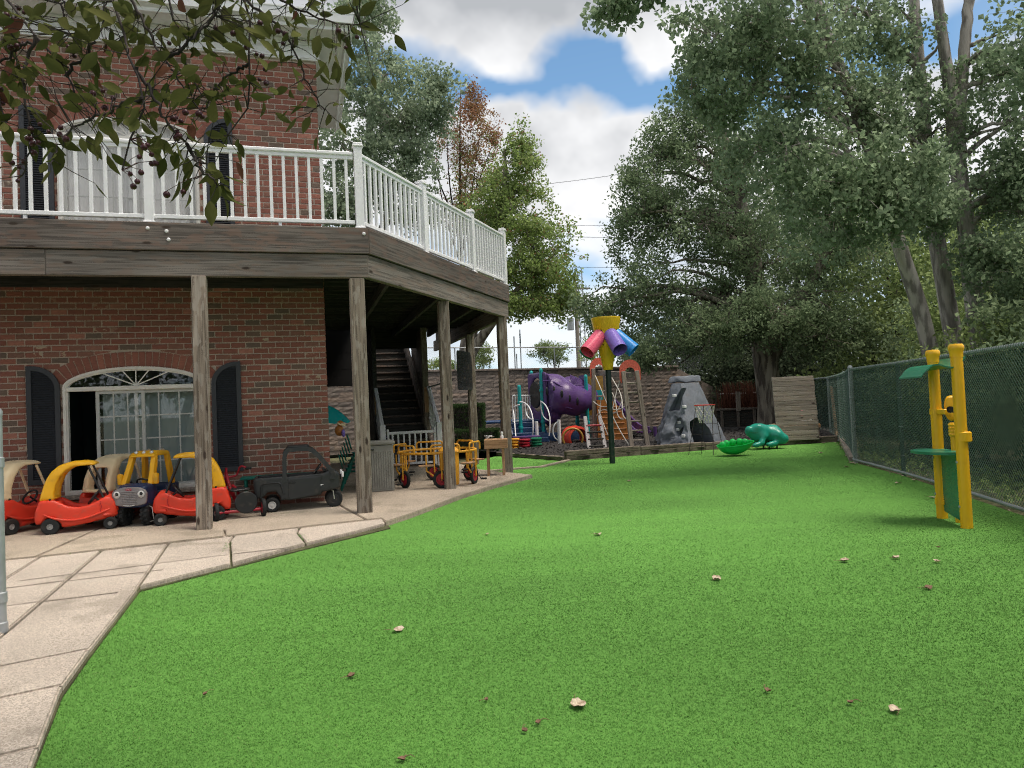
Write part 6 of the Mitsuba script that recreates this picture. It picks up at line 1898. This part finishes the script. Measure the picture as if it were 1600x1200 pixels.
# woodland edge behind the oak: dark trees that close the view
for k, (x, y, Y, rx, rz, pal_, lb) in enumerate([(1080, 540, 33, 3.6, 3.0, 9, 'dark woodland tree behind the stepped end of the block wall'), (1180, 560, 31, 3.4, 3.4, 9, 'dark woodland tree directly behind the oak trunk'), (1290, 560, 30, 3.6, 3.6, 9, 'dark woodland tree behind the board panel'),
                                                 (1400, 520, 25, 3.2, 3.6, 4, 'bushy woodland tree behind the leaning poplar'), (1530, 500, 22, 3.4, 3.8, 4, 'bushy woodland tree behind the forked poplar'), (1660, 470, 19, 3.2, 4.0, 4, 'bushy woodland tree at the right edge of the view'),
                                                 (1240, 330, 33, 4.0, 4.6, 3, 'tall woodland tree rising behind the right side of the oak'), (1420, 330, 30, 3.6, 3.6, 4, 'tall yellowish woodland tree between the poplar trunks')]):
    c = {0: (8.408, 33, 3.724), 1: (10.662, 31, 2.899), 2: (13.29, 30, 2.719), 3: (13.604, 25, 3.286), 4: (14.573, 22, 3.338), 5: (14.845, 19, 3.486), 6: (13.511, 33, 9.806), 7: (17.173, 30, 8.823)}[k]
    tree('woodland_tree', lb, [[(c[0] + .3, c[1] + .3, 0, .2), (c[0], c[1], c[2] * .6, .15), (c[0] - .2, c[1], c[2] + rz * .7, .05)], [(c[0] - .6, c[1] - .4, 0, .11), (c[0] - 1.2, c[1] - .5, c[2] * .9, .05)], [(c[0] + 1.0, c[1] - .6, 0, .09), (c[0] + 1.5, c[1] - .5, c[2] * .8, .04)]], [],
         [(c, (rx, 2.2, rz), 230), ((c[0], c[1] - .4, 1.4), (rx, 1.6, 1.5), 110)], 'm_bark_dark', .17, 60, .70, pal_, droop=.3, asp=.6, seed=30 + k, twig=.009, limb_r=.05)
# undergrowth right behind the fence
for k, (x, Y, h, lb) in enumerate([(9.0, 15.4, 1.9, 'leafy shrub behind the fence corner post'), (8.3, 12.6, 2.2, 'leafy shrub behind the far bays of the fence'), (7.9, 10.2, 2.0, 'leafy shrub behind the yellow talk tube posts'), (7.5, 7.6, 2.2, 'leafy shrub behind the nearest fence bay'),
                                   (9.8, 12.0, 3.8, 'tall shrub between the poplar trunks and the fence'), (10.6, 16.2, 4.2, 'tall shrub behind the leaning poplar'), (12.2, 20, 4.0, 'tall shrub behind the far fence posts')]):
    tree('shrub', lb, [[(x, Y, 0, .05), (x + .1, Y, h * .5, .03), (x, Y + .1, h * .8, .015)], [(x - .2, Y, 0, .03), (x - .5, Y - .3, h * .7, .012)]], [], [((x, Y, h * .55), (1.1 + .12 * h, 1.25, h * .5), 120 if h < 3 else 190)], 'm_bark_dark', .085 if h < 3 else .10, 62, .42, 4 if k % 2 else 3, cat='shrub', droop=.4, seed=50 + k, twig=.005, limb_r=.02)
r = np.random.default_rng(77)
P = []
for a, b in zip(FP[2:7], FP[3:8]):
    n = 420
    q = r.random(n)[:, None]
    nw = np.array([(b - a)[1], -(b - a)[0]]) / np.linalg.norm(b - a)
    P.append(np.column_stack([a + (b - a) * q + nw * (.10 + .5 * r.random((n, 1))), .03 + .26 * r.random(n) ** 1.6]))
P = np.vstack(P)
V, F, UV = leaf_cards(P, .065, r, np.where(r.random(len(P)) < .22, 1, 4), .3, .7)
setting('ground_cover', 'low leafy ground cover along the foot of the fence', (V, F, UV), 'm_leaf', kind='stuff')
# red plume grasses
for k, c in enumerate(((7.622, 25.2, 0.881), (8.053, 25, 0.818), (8.525, 25.2, 0.796), (9.581, 25, 0.752))):
    key = thing('red_grass_clump', ['reddish grass clump left of the pair behind the timber wall', 'reddish grass clump behind the middle of the timber wall', 'reddish grass clump beside the oak trunk', 'reddish grass clump right of the oak trunk'][k], 'grass clump')
    g = G()
    rr = np.random.default_rng(60 + k)
    for _ in range(220):
        th, h = rr.uniform(0, 6.28), rr.uniform(.5, 1.25)
        b = np.array([c[0] + rr.normal(0, .16), c[1] + rr.normal(0, .16), .3])
        t_ = b + [math.cos(th) * .28 * rr.random(), math.sin(th) * .28 * rr.random(), h + .3]
        w = np.array([math.cos(th + 1.57), math.sin(th + 1.57), 0]) * .009
        g.add([b - w, b + w, t_ + w * .8, t_ - w * .8], [[0, 1, 2, 3]], (8 + rr.uniform(.05, .9), rr.random()))
    put(key + '__blades', g, 'm_leaf', kind='stuff')
# trees behind the house and the wall
tree('cottonwood_tree', 'tall blue green cottonwood rising behind the brick house', [[(-6.4, 31, 1.5, .42), (-6.3, 31, 6, .34), (-6.0, 31, 11, .22), (-5.6, 31, 16, .1)], [(-6.2, 31, 7, .22), (-4.6, 30.6, 11.2, .12), (-3.4, 30.4, 14, .05)]], [(-2.745, 30, 14.663), (-4.858, 30, 16.7), (-6.129, 30, 12.046)],
     [((-5.56, 30.5, 15.289), (2.3, 2, 2.4), 130), ((-6.548, 30, 11.789), (2.2, 2, 2.2), 120), ((-3.871, 30, 13.881), (1.9, 1.8, 1.9), 110), ((-2.461, 30, 14.928), (.85, 1, .95), 36), ((-4.514, 30, 11.424), (1.9, 1.7, 1.3), 90), ((-5.652, 31, 19.256), (1.6, 1.5, 1.0), 55), ((-7.264, 31, 17.886), (1.8, 1.6, 1.6), 60), ((-6.91, 29.5, 9.742), (1.6, 1.3, .9), 50), ((-3.898, 30, 9.747), (1.2, 1.2, .8), 30)],
     'm_bark_cotton', .14, 54, .48, 10, droop=.5, asp=.85, seed=41, twig=.009, limb_r=.07)


def red_pal(P, r):
    q = np.clip((P[:, 2] - 11.0) / 5.0, 0, 1)
    return np.where(r.random(len(P)) < .38 + .60 * q, 2, np.where(r.random(len(P)) < .5, 4, 1))


tree('red_maple_tree', 'slender maple turning red between the cottonwood and the green maple', [[(-2.3, 36, 2, .22), (-2.3, 36, 8, .14), (-2.2, 36, 13, .07), (-2.0, 36, 17.4, .02)]] + [[(-2.3, 36, 8.5 + .4 * k, .06), (-2.3 + dx * .6, 36 + dy, 11.5 + .3 * k, .035), (-2.1 + dx, 36 + dy, 15.2 + .3 * (k % 3) - abs(dx) * .5, .012)] for k, (dx, dy) in enumerate(((-1.3, .2), (1.0, -.3), (-.6, -.6), (.5, .6), (1.6, .2), (-1.7, -.3)))], [],
     [((-1.608, 36, 14.43), (1.75, 1.5, 2.9), 150), ((-1.412, 36, 11.283), (1.9, 1.6, 1.6), 90), ((-1.412, 36, 16.744), (.55, .5, 1.2), 30)], 'm_bark_dark', .12, 52, .38, red_pal, droop=-.2, asp=.6, seed=42, twig=.010, flat=1.3)


def mapl_pal(P, r):
    return np.where(r.random(len(P)) < .04, 2, np.where(r.random(len(P)) < .50, 1, 4))


tree('maple_tree', 'broad yellow green maple standing behind the retaining wall', [[(-1.95, 31, 2.2, .40), (-1.9, 31, 3.6, .34), (-1.6, 31, 5.2, .28), (-.7, 31, 8, .18), (.1, 31, 12.5, .05)], [(-1.85, 31, 3.5, .24), (-1.0, 30.6, 4.6, .2), (.4, 30.2, 6.2, .14), (2.0, 30, 7.6, .05)]], [(2.309, 30, 5.372), (1.774, 31, 10.624), (-0.873, 30, 7.149)],
     [((0.367, 31, 10.686), (1.7, 1.6, 1.9), 100), ((0.955, 31, 12.51), (.8, .8, 1.1), 44), ((-0.525, 31, 9.589), (1.7, 1.5, 1.2), 75), ((1.093, 30.5, 8.271), (2.1, 1.9, 1.5), 130), ((-0.342, 30, 6.852), (1.8, 1.6, 1.2), 85), ((1.681, 30, 6.491), (1.7, 1.5, 1.0), 90), ((0.674, 29.6, 5.389), (1.9, 1.3, .55), 75), ((2.451, 30, 5.502), (.9, 1.0, .8), 36)],
     'm_bark_oak', .125, 58, .46, mapl_pal, droop=.3, asp=.7, seed=43, twig=.009, limb_r=.06)
for k, (c, rad, n, pal_, lb) in enumerate([((1.909, 33, 3.708), (.95, .9, .48), 90, 4, 'small umbrella shaped tree above the retaining wall'), ((-1.376, 33, 3.553), (.55, .6, .75), 60, 6, 'bright lime green bush above the wall behind the deck posts'), ((-3.333, 34, 3.334), (1.3, .9, .5), 70, 6, 'low lime green bush above the wall behind the stairs'),
                                           ((3.884, 34, 3.389), (.7, .8, 1.1), 36, 6, 'thin pale sapling beside the lattice mast'), ((6.082, 36, 3.911), (1.6, 1.2, 1.0), 90, 3, 'dark rounded tree above the wall behind the funnel goal')]):
    c = np.array(c)
    tree('small_tree', lb, [[(c[0] + .1, c[1], 2.2, .06), (c[0] + .05, c[1], c[2] - .2, .035), (c[0], c[1], c[2] + .2, .015)], [(c[0] + .1, c[1], 2.3, .03), (c[0] + .45, c[1], c[2] - .1, .012)], [(c[0] + .05, c[1], 2.3, .03), (c[0] - .4, c[1], c[2] - .1, .012)]], [], [(c, rad, n)], 'm_bark_dark', .085, 46, .26, pal_, droop=.2, seed=70 + k, twig=.006, limb_r=.02)
# clipped hedges beside the stairs
for k, (lo, hi, lb) in enumerate([((-2.0, 20.6, .1), (-.85, 21.6, 1.42), 'taller clipped box hedge behind the back deck post'), ((-1.9, 19.3, .1), (-.42, 20.3, .70), 'lower clipped box hedge in front of the taller one')]):
    key = thing('box_hedge', lb, 'hedge')
    lo, hi = np.array(lo), np.array(hi)
    rr = np.random.default_rng(80 + k)
    n = 9000
    P = rr.random((n, 3))
    ax = rr.integers(0, 3, n)
    side = np.where(rr.random(n) < .5, rr.uniform(0, .07, n), rr.uniform(.93, 1, n))
    side = np.where(ax == 2, rr.uniform(.93, 1.0, n), side)
    P[np.arange(n), ax] = side
    P = lo + P * (hi - lo) + rr.normal(0, .015, (n, 3))
    V, F, UV = leaf_cards(P, .05, rr, 7, 0, .6)
    put(key + '__foliage', (V, F, UV), 'm_leaf')
    put(key + '__core', G().mesh(rounded(m3.Manifold.cube((hi - lo - .12).tolist()).translate((lo + .06).tolist()), 1, .2)), 'm_bark_dark')
# dark shrubs at the foot of the stairs, right side
# poles, mast and cables in the distance
mast = thing('lattice_mast', 'pale lattice mast far beyond the retaining wall', 'mast')
c = np.array((6.009, 60, 6.614))
for dx, dy in ((-.35, -.3), (.35, -.3), (0, .4)):
    put(mast + '__leg', G().tube([(c[0] + dx, c[1] + dy, 1), (c[0] + dx * .8, c[1] + dy * .8, 12.5)], .05, 6), 'm_galv', 50)
g = G()
for k in range(18):
    z = 1.5 + k * .6
    q = [(c[0] - .34, c[1] - .3), (c[0] + .34, c[1] - .3), (c[0], c[1] + .4)]
    for i in range(3):
        g.tube([(*q[i], z), (*q[(i + 1) % 3], z + .6)], .022, 4, cap=False)
put(mast + '__bracing', g, 'm_galv', 50, kind='stuff')
up_ = thing('utility_pole', 'wooden utility pole with crossarm behind the pink chute', 'utility pole')
c = np.array((4.574, 48, 4.268))
put(up_ + '__pole', G().tube([(c[0], c[1], 1), (c[0], c[1], 9.4)], [.17, .12], 10), 'm_wood_grey', 50)
put(up_ + '__crossarm', G().beam((c[0] - 1.0, c[1], 9.0), (c[0] + 1.0, c[1], 9.0), .1, .12), 'm_wood_grey')
put(up_ + '__transformer', G().lathe([(.001, -.4), (.22, -.4), (.24, .4), (.001, .45)], 14, frame((c[0] - .45, c[1] - .1, 6.6), [1, 0, 0])), 'm_galv', 40)
for k, (x, y0) in enumerate(((803, 528), (812, 515), (807, 555))):
    p = thing('thin_pole', ['thin lamp pole beyond the wall right of the end deck post', 'thin pole with a dark flag beyond the wall', 'shortest thin pole beyond the wall'][k], 'pole')
    c = np.array([(0.277, 50, 6.033), (0.737, 52, 6.813), (0.444, 55, 5.151)][k])
    put(p + '__shaft', G().tube([(c[0], c[1], 1), c], .045, 6), 'm_galv', 50)
    put(p + '__cap', G().beam((c[0], c[1], c[2] - 1.0 if k == 1 else c[2] - .15), (c[0], c[1], c[2] - .3 if k == 1 else c[2] + .1), .22, .1), 'm_darkgreen_metal' if k == 1 else 'm_galv')
for k, (p, q, sag) in enumerate([((-8.003, 60, 19.802), (20.366, 48, 18.684), .9), ((-8.067, 60, 18.155), (20.087, 48, 13.631), 1.1), ((-8.1, 60, 17.333), (20.034, 48, 12.668), 1.1), ((-8.218, 60, 14.324), (19.93, 48, 10.789), 1.0), ((-5.115, 60, 10.365), (19.786, 48, 8.173), 1.0)]):
    c = thing('power_line', ['topmost thin cable sloping down to the right across the sky', 'upper of the two close cables across the clouds', 'lower of the two close cables across the clouds', 'single cable above the maple branch tips', 'lowest cable just above the funnel goal'][k], 'cable', 'overhead cables across the sky')
    p, q = np.array(p), np.array(q)
    P = [p + (q - p) * t_ - np.array([0, 0, sag * 4 * t_ * (1 - t_)]) for t_ in np.linspace(0, 1, 20)]
    put(c + '__strand', G().tube(P, .016, 4, cap=False), 'm_blackpl', 50)

# crab apple whose boughs hang into the view
ca = thing('crabapple_tree', 'crab apple boughs with dark fruit hanging in front of the house', 'tree')
put(ca + '__trunk', G().tube(spline([(-3.4, .9, -.05), (-3.35, 1.0, 1.2), (-3.0, 1.4, 2.4), (-2.6, 1.8, 3.2)], 16), np.linspace(.14, .07, 16), 12), 'm_bark_dark', True)
BR = [
    [(-2.6, 1.8, 3.2), (-1.752, 2.3, 2.952), (-1.583, 2.25, 2.743), (-1.441, 2.2, 2.564), (-1.353, 2.2, 2.448), (-1.321, 2.2, 2.345)],
    [(-2.6, 1.8, 3.2), (-1.195, 2.1, 2.775), (-1.118, 2.05, 2.586), (-1.095, 2.05, 2.486), (-1.038, 2, 2.358), (-1.015, 2, 2.267), (-1.043, 2, 2.183), (-1.075, 2, 2.07)],
    [(-1.038, 2, 2.358), (-0.977, 2, 2.258), (-0.947, 2, 2.197), (-0.921, 2.05, 2.152), (-0.863, 2.05, 2.085)],
    [(-1.129, 2.1, 2.733), (-1.079, 2.1, 2.594), (-0.995, 2.1, 2.424), (-0.905, 2.1, 2.278)],
    [(-2.6, 1.8, 3.2), (-1.051, 2.2, 2.793), (-1.006, 2.2, 2.562), (-0.966, 2.2, 2.417), (-0.939, 2.2, 2.359)],
    [(-2.6, 1.8, 3.2), (-0.908, 2.3, 2.893), (-0.819, 2.3, 2.7), (-0.814, 2.3, 2.546), (-0.823, 2.3, 2.389), (-0.892, 2.3, 2.269)],
    [(-0.908, 2.3, 2.893), (-0.851, 2.35, 2.759), (-0.705, 2.35, 2.619), (-0.622, 2.35, 2.417), (-0.585, 2.35, 2.361)],
    [(-0.83, 2.3, 2.804), (-0.709, 2.3, 2.717), (-0.562, 2.3, 2.638), (-0.449, 2.3, 2.62)],
    [(-1.015, 2, 2.267), (-1.146, 2.05, 2.26), (-1.233, 2.05, 2.215), (-1.314, 2.05, 2.124)],
    [(-1.441, 2.2, 2.564), (-1.486, 2.2, 2.362), (-1.473, 2.2, 2.22), (-1.501, 2.2, 2.13)],
    [(-1.583, 2.25, 2.743), (-1.592, 2.2, 2.571), (-1.575, 2.2, 2.407), (-1.547, 2.2, 2.304)],
    [(-1.353, 2.2, 2.448), (-1.26, 2.2, 2.556), (-1.225, 2.2, 2.719)], [(-0.995, 2.1, 2.424), (-0.914, 2.1, 2.489), (-0.865, 2.15, 2.593), (-0.851, 2.2, 2.723)], [(-1.195, 2.1, 2.775), (-1.295, 2.1, 2.642), (-1.279, 2.1, 2.524)], [(-0.819, 2.3, 2.504), (-0.912, 2.3, 2.444), (-0.962, 2.3, 2.372)],
    [(-0.921, 2.05, 2.152), (-0.871, 2.05, 2.067), (-0.822, 2.05, 2.023)], [(-1.441, 2.2, 2.564), (-1.563, 2.2, 2.488), (-1.646, 2.2, 2.37)],
]
r = np.random.default_rng(101)
tips = []
for k, b in enumerate(BR):
    P = spline(b, 26) + r.normal(0, .004, (26, 3))
    r0 = .020 if b[0][0] < -2.5 else .0075
    R_ = np.interp(np.linspace(0, 1, 26), [0, .35, 1], [r0, .0075, .0022]) if r0 > .01 else np.linspace(.0055, .0018, 26)
    put(ca + '__bough', G().tube(P, R_, 7), 'm_bark_dark', True)
    a = 9 if r0 > .01 else 4
    for i in range(a, 26):
        tips.append((P[i], unit(P[i] - P[i - 1])))
leaves, g_tw = [], G()
for p, d in tips:
    for _ in range(r.choice([0, 1, 2, 3], p=[.34, .42, .18, .06])):
        off = r.normal(0, 1, 3)
        off = unit(off - d * (off @ d) * .6)
        L = r.uniform(.015, .085)
        q = p + off * L + [0, 0, -.2 * L]
        g_tw.tube([p, (p + q) / 2 + r.normal(0, .004, 3), q], [.0016, .0013, .0009], 4, cap=False)
        leaves.append((q, unit(off + d * .6 + [0, 0, -.45])))
for c, sp, n in (((-1.408, 2.15, 2.537), (.22, .15, .16), 58), ((-1.01, 2.1, 2.493), (.26, .15, .12), 50), ((-1.181, 2.05, 2.209), (.14, .1, .05), 8), ((-0.635, 2.35, 2.651), (.16, .12, .08), 30), ((-0.621, 2.35, 2.432), (.07, .07, .07), 16), ((-0.837, 2.3, 2.462), (.09, .08, .10), 22), ((-1.485, 2.2, 2.383), (.1, .1, .08), 8), ((-0.957, 2.05, 2.199), (.10, .1, .07), 20), ((-1.243, 2.1, 2.425), (.2, .12, .1), 40), ((-0.774, 2.25, 2.561), (.16, .12, .1), 22)):
    for _ in range(n):
        q = np.array(c) + r.normal(0, 1, 3) * sp
        k = int(np.argmin([np.linalg.norm(q - t_[0]) for t_ in tips]))
        p, d = tips[k]
        if np.linalg.norm(q - p) > .16:
            q = p + (q - p) * .16 / np.linalg.norm(q - p)
        g_tw.tube([p, (p + q) / 2 + r.normal(0, .006, 3), q], [.0018, .0014, .0009], 4, cap=False)
        leaves.append((q, unit(unit(q - p) + [0, 0, -.4] + r.normal(0, .3, 3))))
put(ca + '__twig', g_tw, 'm_bark_dark', True, kind='stuff')
r.shuffle(leaves)



def big_leaf(q, d, L, pal):
    """A pointed oval leaf, folded and curled, with a short stalk."""
    s = unit(np.cross(d, r.normal(0, 1, 3)))
    n = np.cross(s, d)
    cu = r.uniform(-.25, .35)
    V, F = [], []
    xs = [0, .12, .32, .55, .78, 1.0]
    ws = [.02, .13, .225, .215, .12, .0]
    for x, w in zip(xs, ws):
        m = q + d * L * x - n * L * cu * x * x
        V += [m - s * L * w + n * L * w * .35, m, m + s * L * w + n * L * w * .35]
    for i in range(5):
        a = i * 3
        F += [[a, a + 1, a + 4, a + 3], [a + 1, a + 2, a + 5, a + 4]]
    return np.array(V), F, (pal, r.random())


rest = G()
for k, (q, d) in enumerate(leaves):
    pal = (8 if r.random() < .04 else 5) + r.uniform(.05, .95)
    v, f, u = big_leaf(q, d, r.uniform(.044, .078), pal)
    if k < 300:
        put(ca + '__leaf', G().add(v, f, u), 'm_leaf_big', True)
    else:
        rest.add(v, f, u)
if rest.n:
    put(ca + '__foliage', rest, 'm_leaf_big', True, kind='stuff')
plastic('m_fruit', (.055, .012, .018), 'clean')
fr = m3.Manifold.sphere(1, 10).to_mesh()
fv, ff = np.array(fr.vert_properties[:, :3]), np.array(fr.tri_verts)
nfr = 0
for c in [(-1.478, 2.2, 2.261), (-1.469, 2.2, 2.21), (-1.491, 2.2, 2.156), (-1.293, 2.05, 2.195), (-1.018, 2, 2.099), (-1.004, 2, 2.122), (-1.037, 2, 2.045), (-0.934, 2.05, 2.198), (-0.92, 2.05, 2.175), (-0.929, 2, 2.022), (-1, 2.1, 2.516), (-1.554, 2.25, 2.679), (-1.517, 2.2, 2.558), (-0.823, 2.3, 2.589), (-0.794, 2.3, 2.513), (-0.701, 2.35, 2.606), (-0.737, 2.3, 2.633), (-0.765, 2.3, 2.438), (-0.9, 2.05, 2.215), (-1.545, 2.2, 2.426), (-1.362, 2.2, 2.51), (-0.867, 2.2, 2.549), (-0.497, 2.3, 2.575), (-1.207, 2.1, 2.336)]:
    for _ in range(r.integers(2, 6)):
        p = np.array(c) + r.normal(0, .020, 3)
        k = int(np.argmin([np.linalg.norm(p - t_[0]) for t_ in tips]))
        s_ = r.uniform(.0065, .0105)
        g = G().add(fv * s_ + p, ff).tube([p + [0, 0, s_], (p + tips[k][0]) / 2 + [0, 0, .012], tips[k][0]], .0009, 4, cap=False)
        put(ca + '__fruit', g, 'm_fruit', 60)

# fallen leaves on the turf
M_('m_dry', proc(lambda p, n, uv: mix(mix((.52, .44, .33), (.30, .22, .15), smoothstep(.3, .8, fbm(p.x * 60, p.y * 60, 2))), (.17, .10, .062), smoothstep(.5, .52, uv.x))), .8)
FALL = [((.23, 3.18), .055, 0, 'largest pale curled leaf on the near turf with a long stalk'), ((1.43, 5.23), .05, 0, 'pale leaf in the middle of the lawn left of the yellow posts'), ((2.54, 5.61), .05, 0, 'pale leaf left of the pair before the yellow posts'), ((2.96, 5.64), .04, 0, 'flat pale leaf between the three before the yellow posts'),
        ((3.18, 5.46), .035, 0, 'small pale leaf nearest below the yellow posts'), ((2.70, 4.76), .05, 1, 'dark curled leaf on the right of the lawn'), ((-.76, 4.35), .045, 0, 'pale upright leaf on the left of the lawn'), ((-.88, 3.63), .04, 1, 'brown curled leaf on the near left turf'), ((.79, 7.16), .05, 0, 'pale leaf with stalk on the middle of the lawn'),
        ((1.84, 11.68), .05, 0, 'tiny pale leaf far back on the lawn'), ((1.53, 2.99), .035, 0, 'narrow pale leaf on the near right turf'), ((1.39, 3.08), .025, 1, 'small orange leaf left of the narrow pale leaf'), ((.05, 3.02), .025, 1, 'small rust leaf below the largest leaf'), ((-.01, 2.95), .022, 1, 'smallest rust leaf below the largest leaf'),
        ((-1.55, 3.48), .022, 1, 'dark crumb of leaf near the path edge'), ((-.48, 2.76), .03, 1, 'rust leaf at the bottom edge of the lawn'), ((1.09, 3.24), .03, 1, 'brown leaf on the near middle turf'), ((-.33, 7.42), .03, 0, 'small pale leaf towards the patio'), ((3.47, 5.93), .03, 1, 'brown leaf beside the yellow posts'), ((-.18, 3.27), .02, 1, 'dark speck of leaf left of the largest leaf'),
        ((5.0, 8.6), .05, 0, 'pale leaf against the fence foot behind the yellow posts'), ((5.35, 10.0), .05, 0, 'pale leaf against the fence foot in the middle bay'), ((5.75, 12.4), .05, 0, 'pale leaf against the fence foot near the corner post'), ((6.6, 15.4), .06, 0, 'pale leaf against the fence foot past the corner post'), ((7.9, 18.2), .06, 0, 'pale leaf in the far corner of the lawn')]
for (xy, s_, tone, lb) in FALL:
    key = thing('fallen_leaf', lb, 'leaf')
    s_ = s_ * (.72 if tone else .95)
    rr = np.random.default_rng(int(abs(xy[0] * 1000 + xy[1] * 77)))
    th = rr.uniform(0, 6.28)
    n = 12
    out = []
    for i in range(n):
        a = 2 * math.pi * i / n
        q = s_ * (.62 + .38 * abs(math.cos(a * .5 + .2)) + rr.uniform(-.1, .1))
        out.append((q * math.cos(a), .72 * q * math.sin(a), .018 + .5 * s_ * rr.random() * abs(math.sin(a)) + .16 * s_ * math.cos(2 * a)))
    V = np.array(out + [(0, 0, .014)])
    g = G().add(V, [[i, (i + 1) % n, n] for i in range(n)], (tone * .9, 0)).add(V * .92 - [0, 0, .003], [[i, (i + 1) % n, n] for i in range(n)], (tone * .9, 0))
    g.tube([(-s_ * .8, 0, .02), (-s_ * 1.3, .01, .026), (-s_ * 1.8, .03, .022)], [.0018, .0014, .001], 4)
    put(key + '__blade', g, 'm_dry', M=rotz(th, (*xy, 0)))
rr = np.random.default_rng(333)
for k in range(22):
    i = int(rr.choice([3, 4, 5, 5, 6, 6, 7, 8]))
    q = FP[i] + (FP[i + 1] - FP[i]) * rr.random() + [-.10 - .12 * rr.random(), 0]
    key = thing('fence_leaf', 'pale dry leaf lying along the foot of the chain link fence', 'leaf', 'dry leaves along the foot of the fence')
    s_ = rr.uniform(.025, .05)
    out = [(s_ * (.7 + .3 * rr.random()) * math.cos(a), .6 * s_ * math.sin(a), .02 + .5 * s_ * rr.random()) for a in np.linspace(0, 2 * np.pi, 9)[:-1]]
    put(key + '__blade', G().add(np.array(out + [(0, 0, .016)]), [[i_, (i_ + 1) % 8, 8] for i_ in range(8)], (rr.choice([0, .1]), 0)), 'm_dry', M=rotz(rr.uniform(0, 6.28), (*q, 0)))
# trees behind the viewer, seen only in the window panes
for k, (x, y, h) in enumerate(((-11, -13, 9), (-2, -17, 11), (8, -16, 10))):
    tree('yard_tree', ['broad tree behind the viewer on the left mirrored in the panes', 'broad tree behind the viewer in the middle mirrored in the panes', 'broad tree behind the viewer on the right mirrored in the panes'][k], [[(x, y, 0, .3), (x, y, h * .5, .2), (x, y, h * .8, .08)]], [], [((x, y, h * .52), (4.6, 3.0, h * .44), 170)], 'm_bark_oak', .3, 34, .9, 3, seed=90 + k, twig=.012)
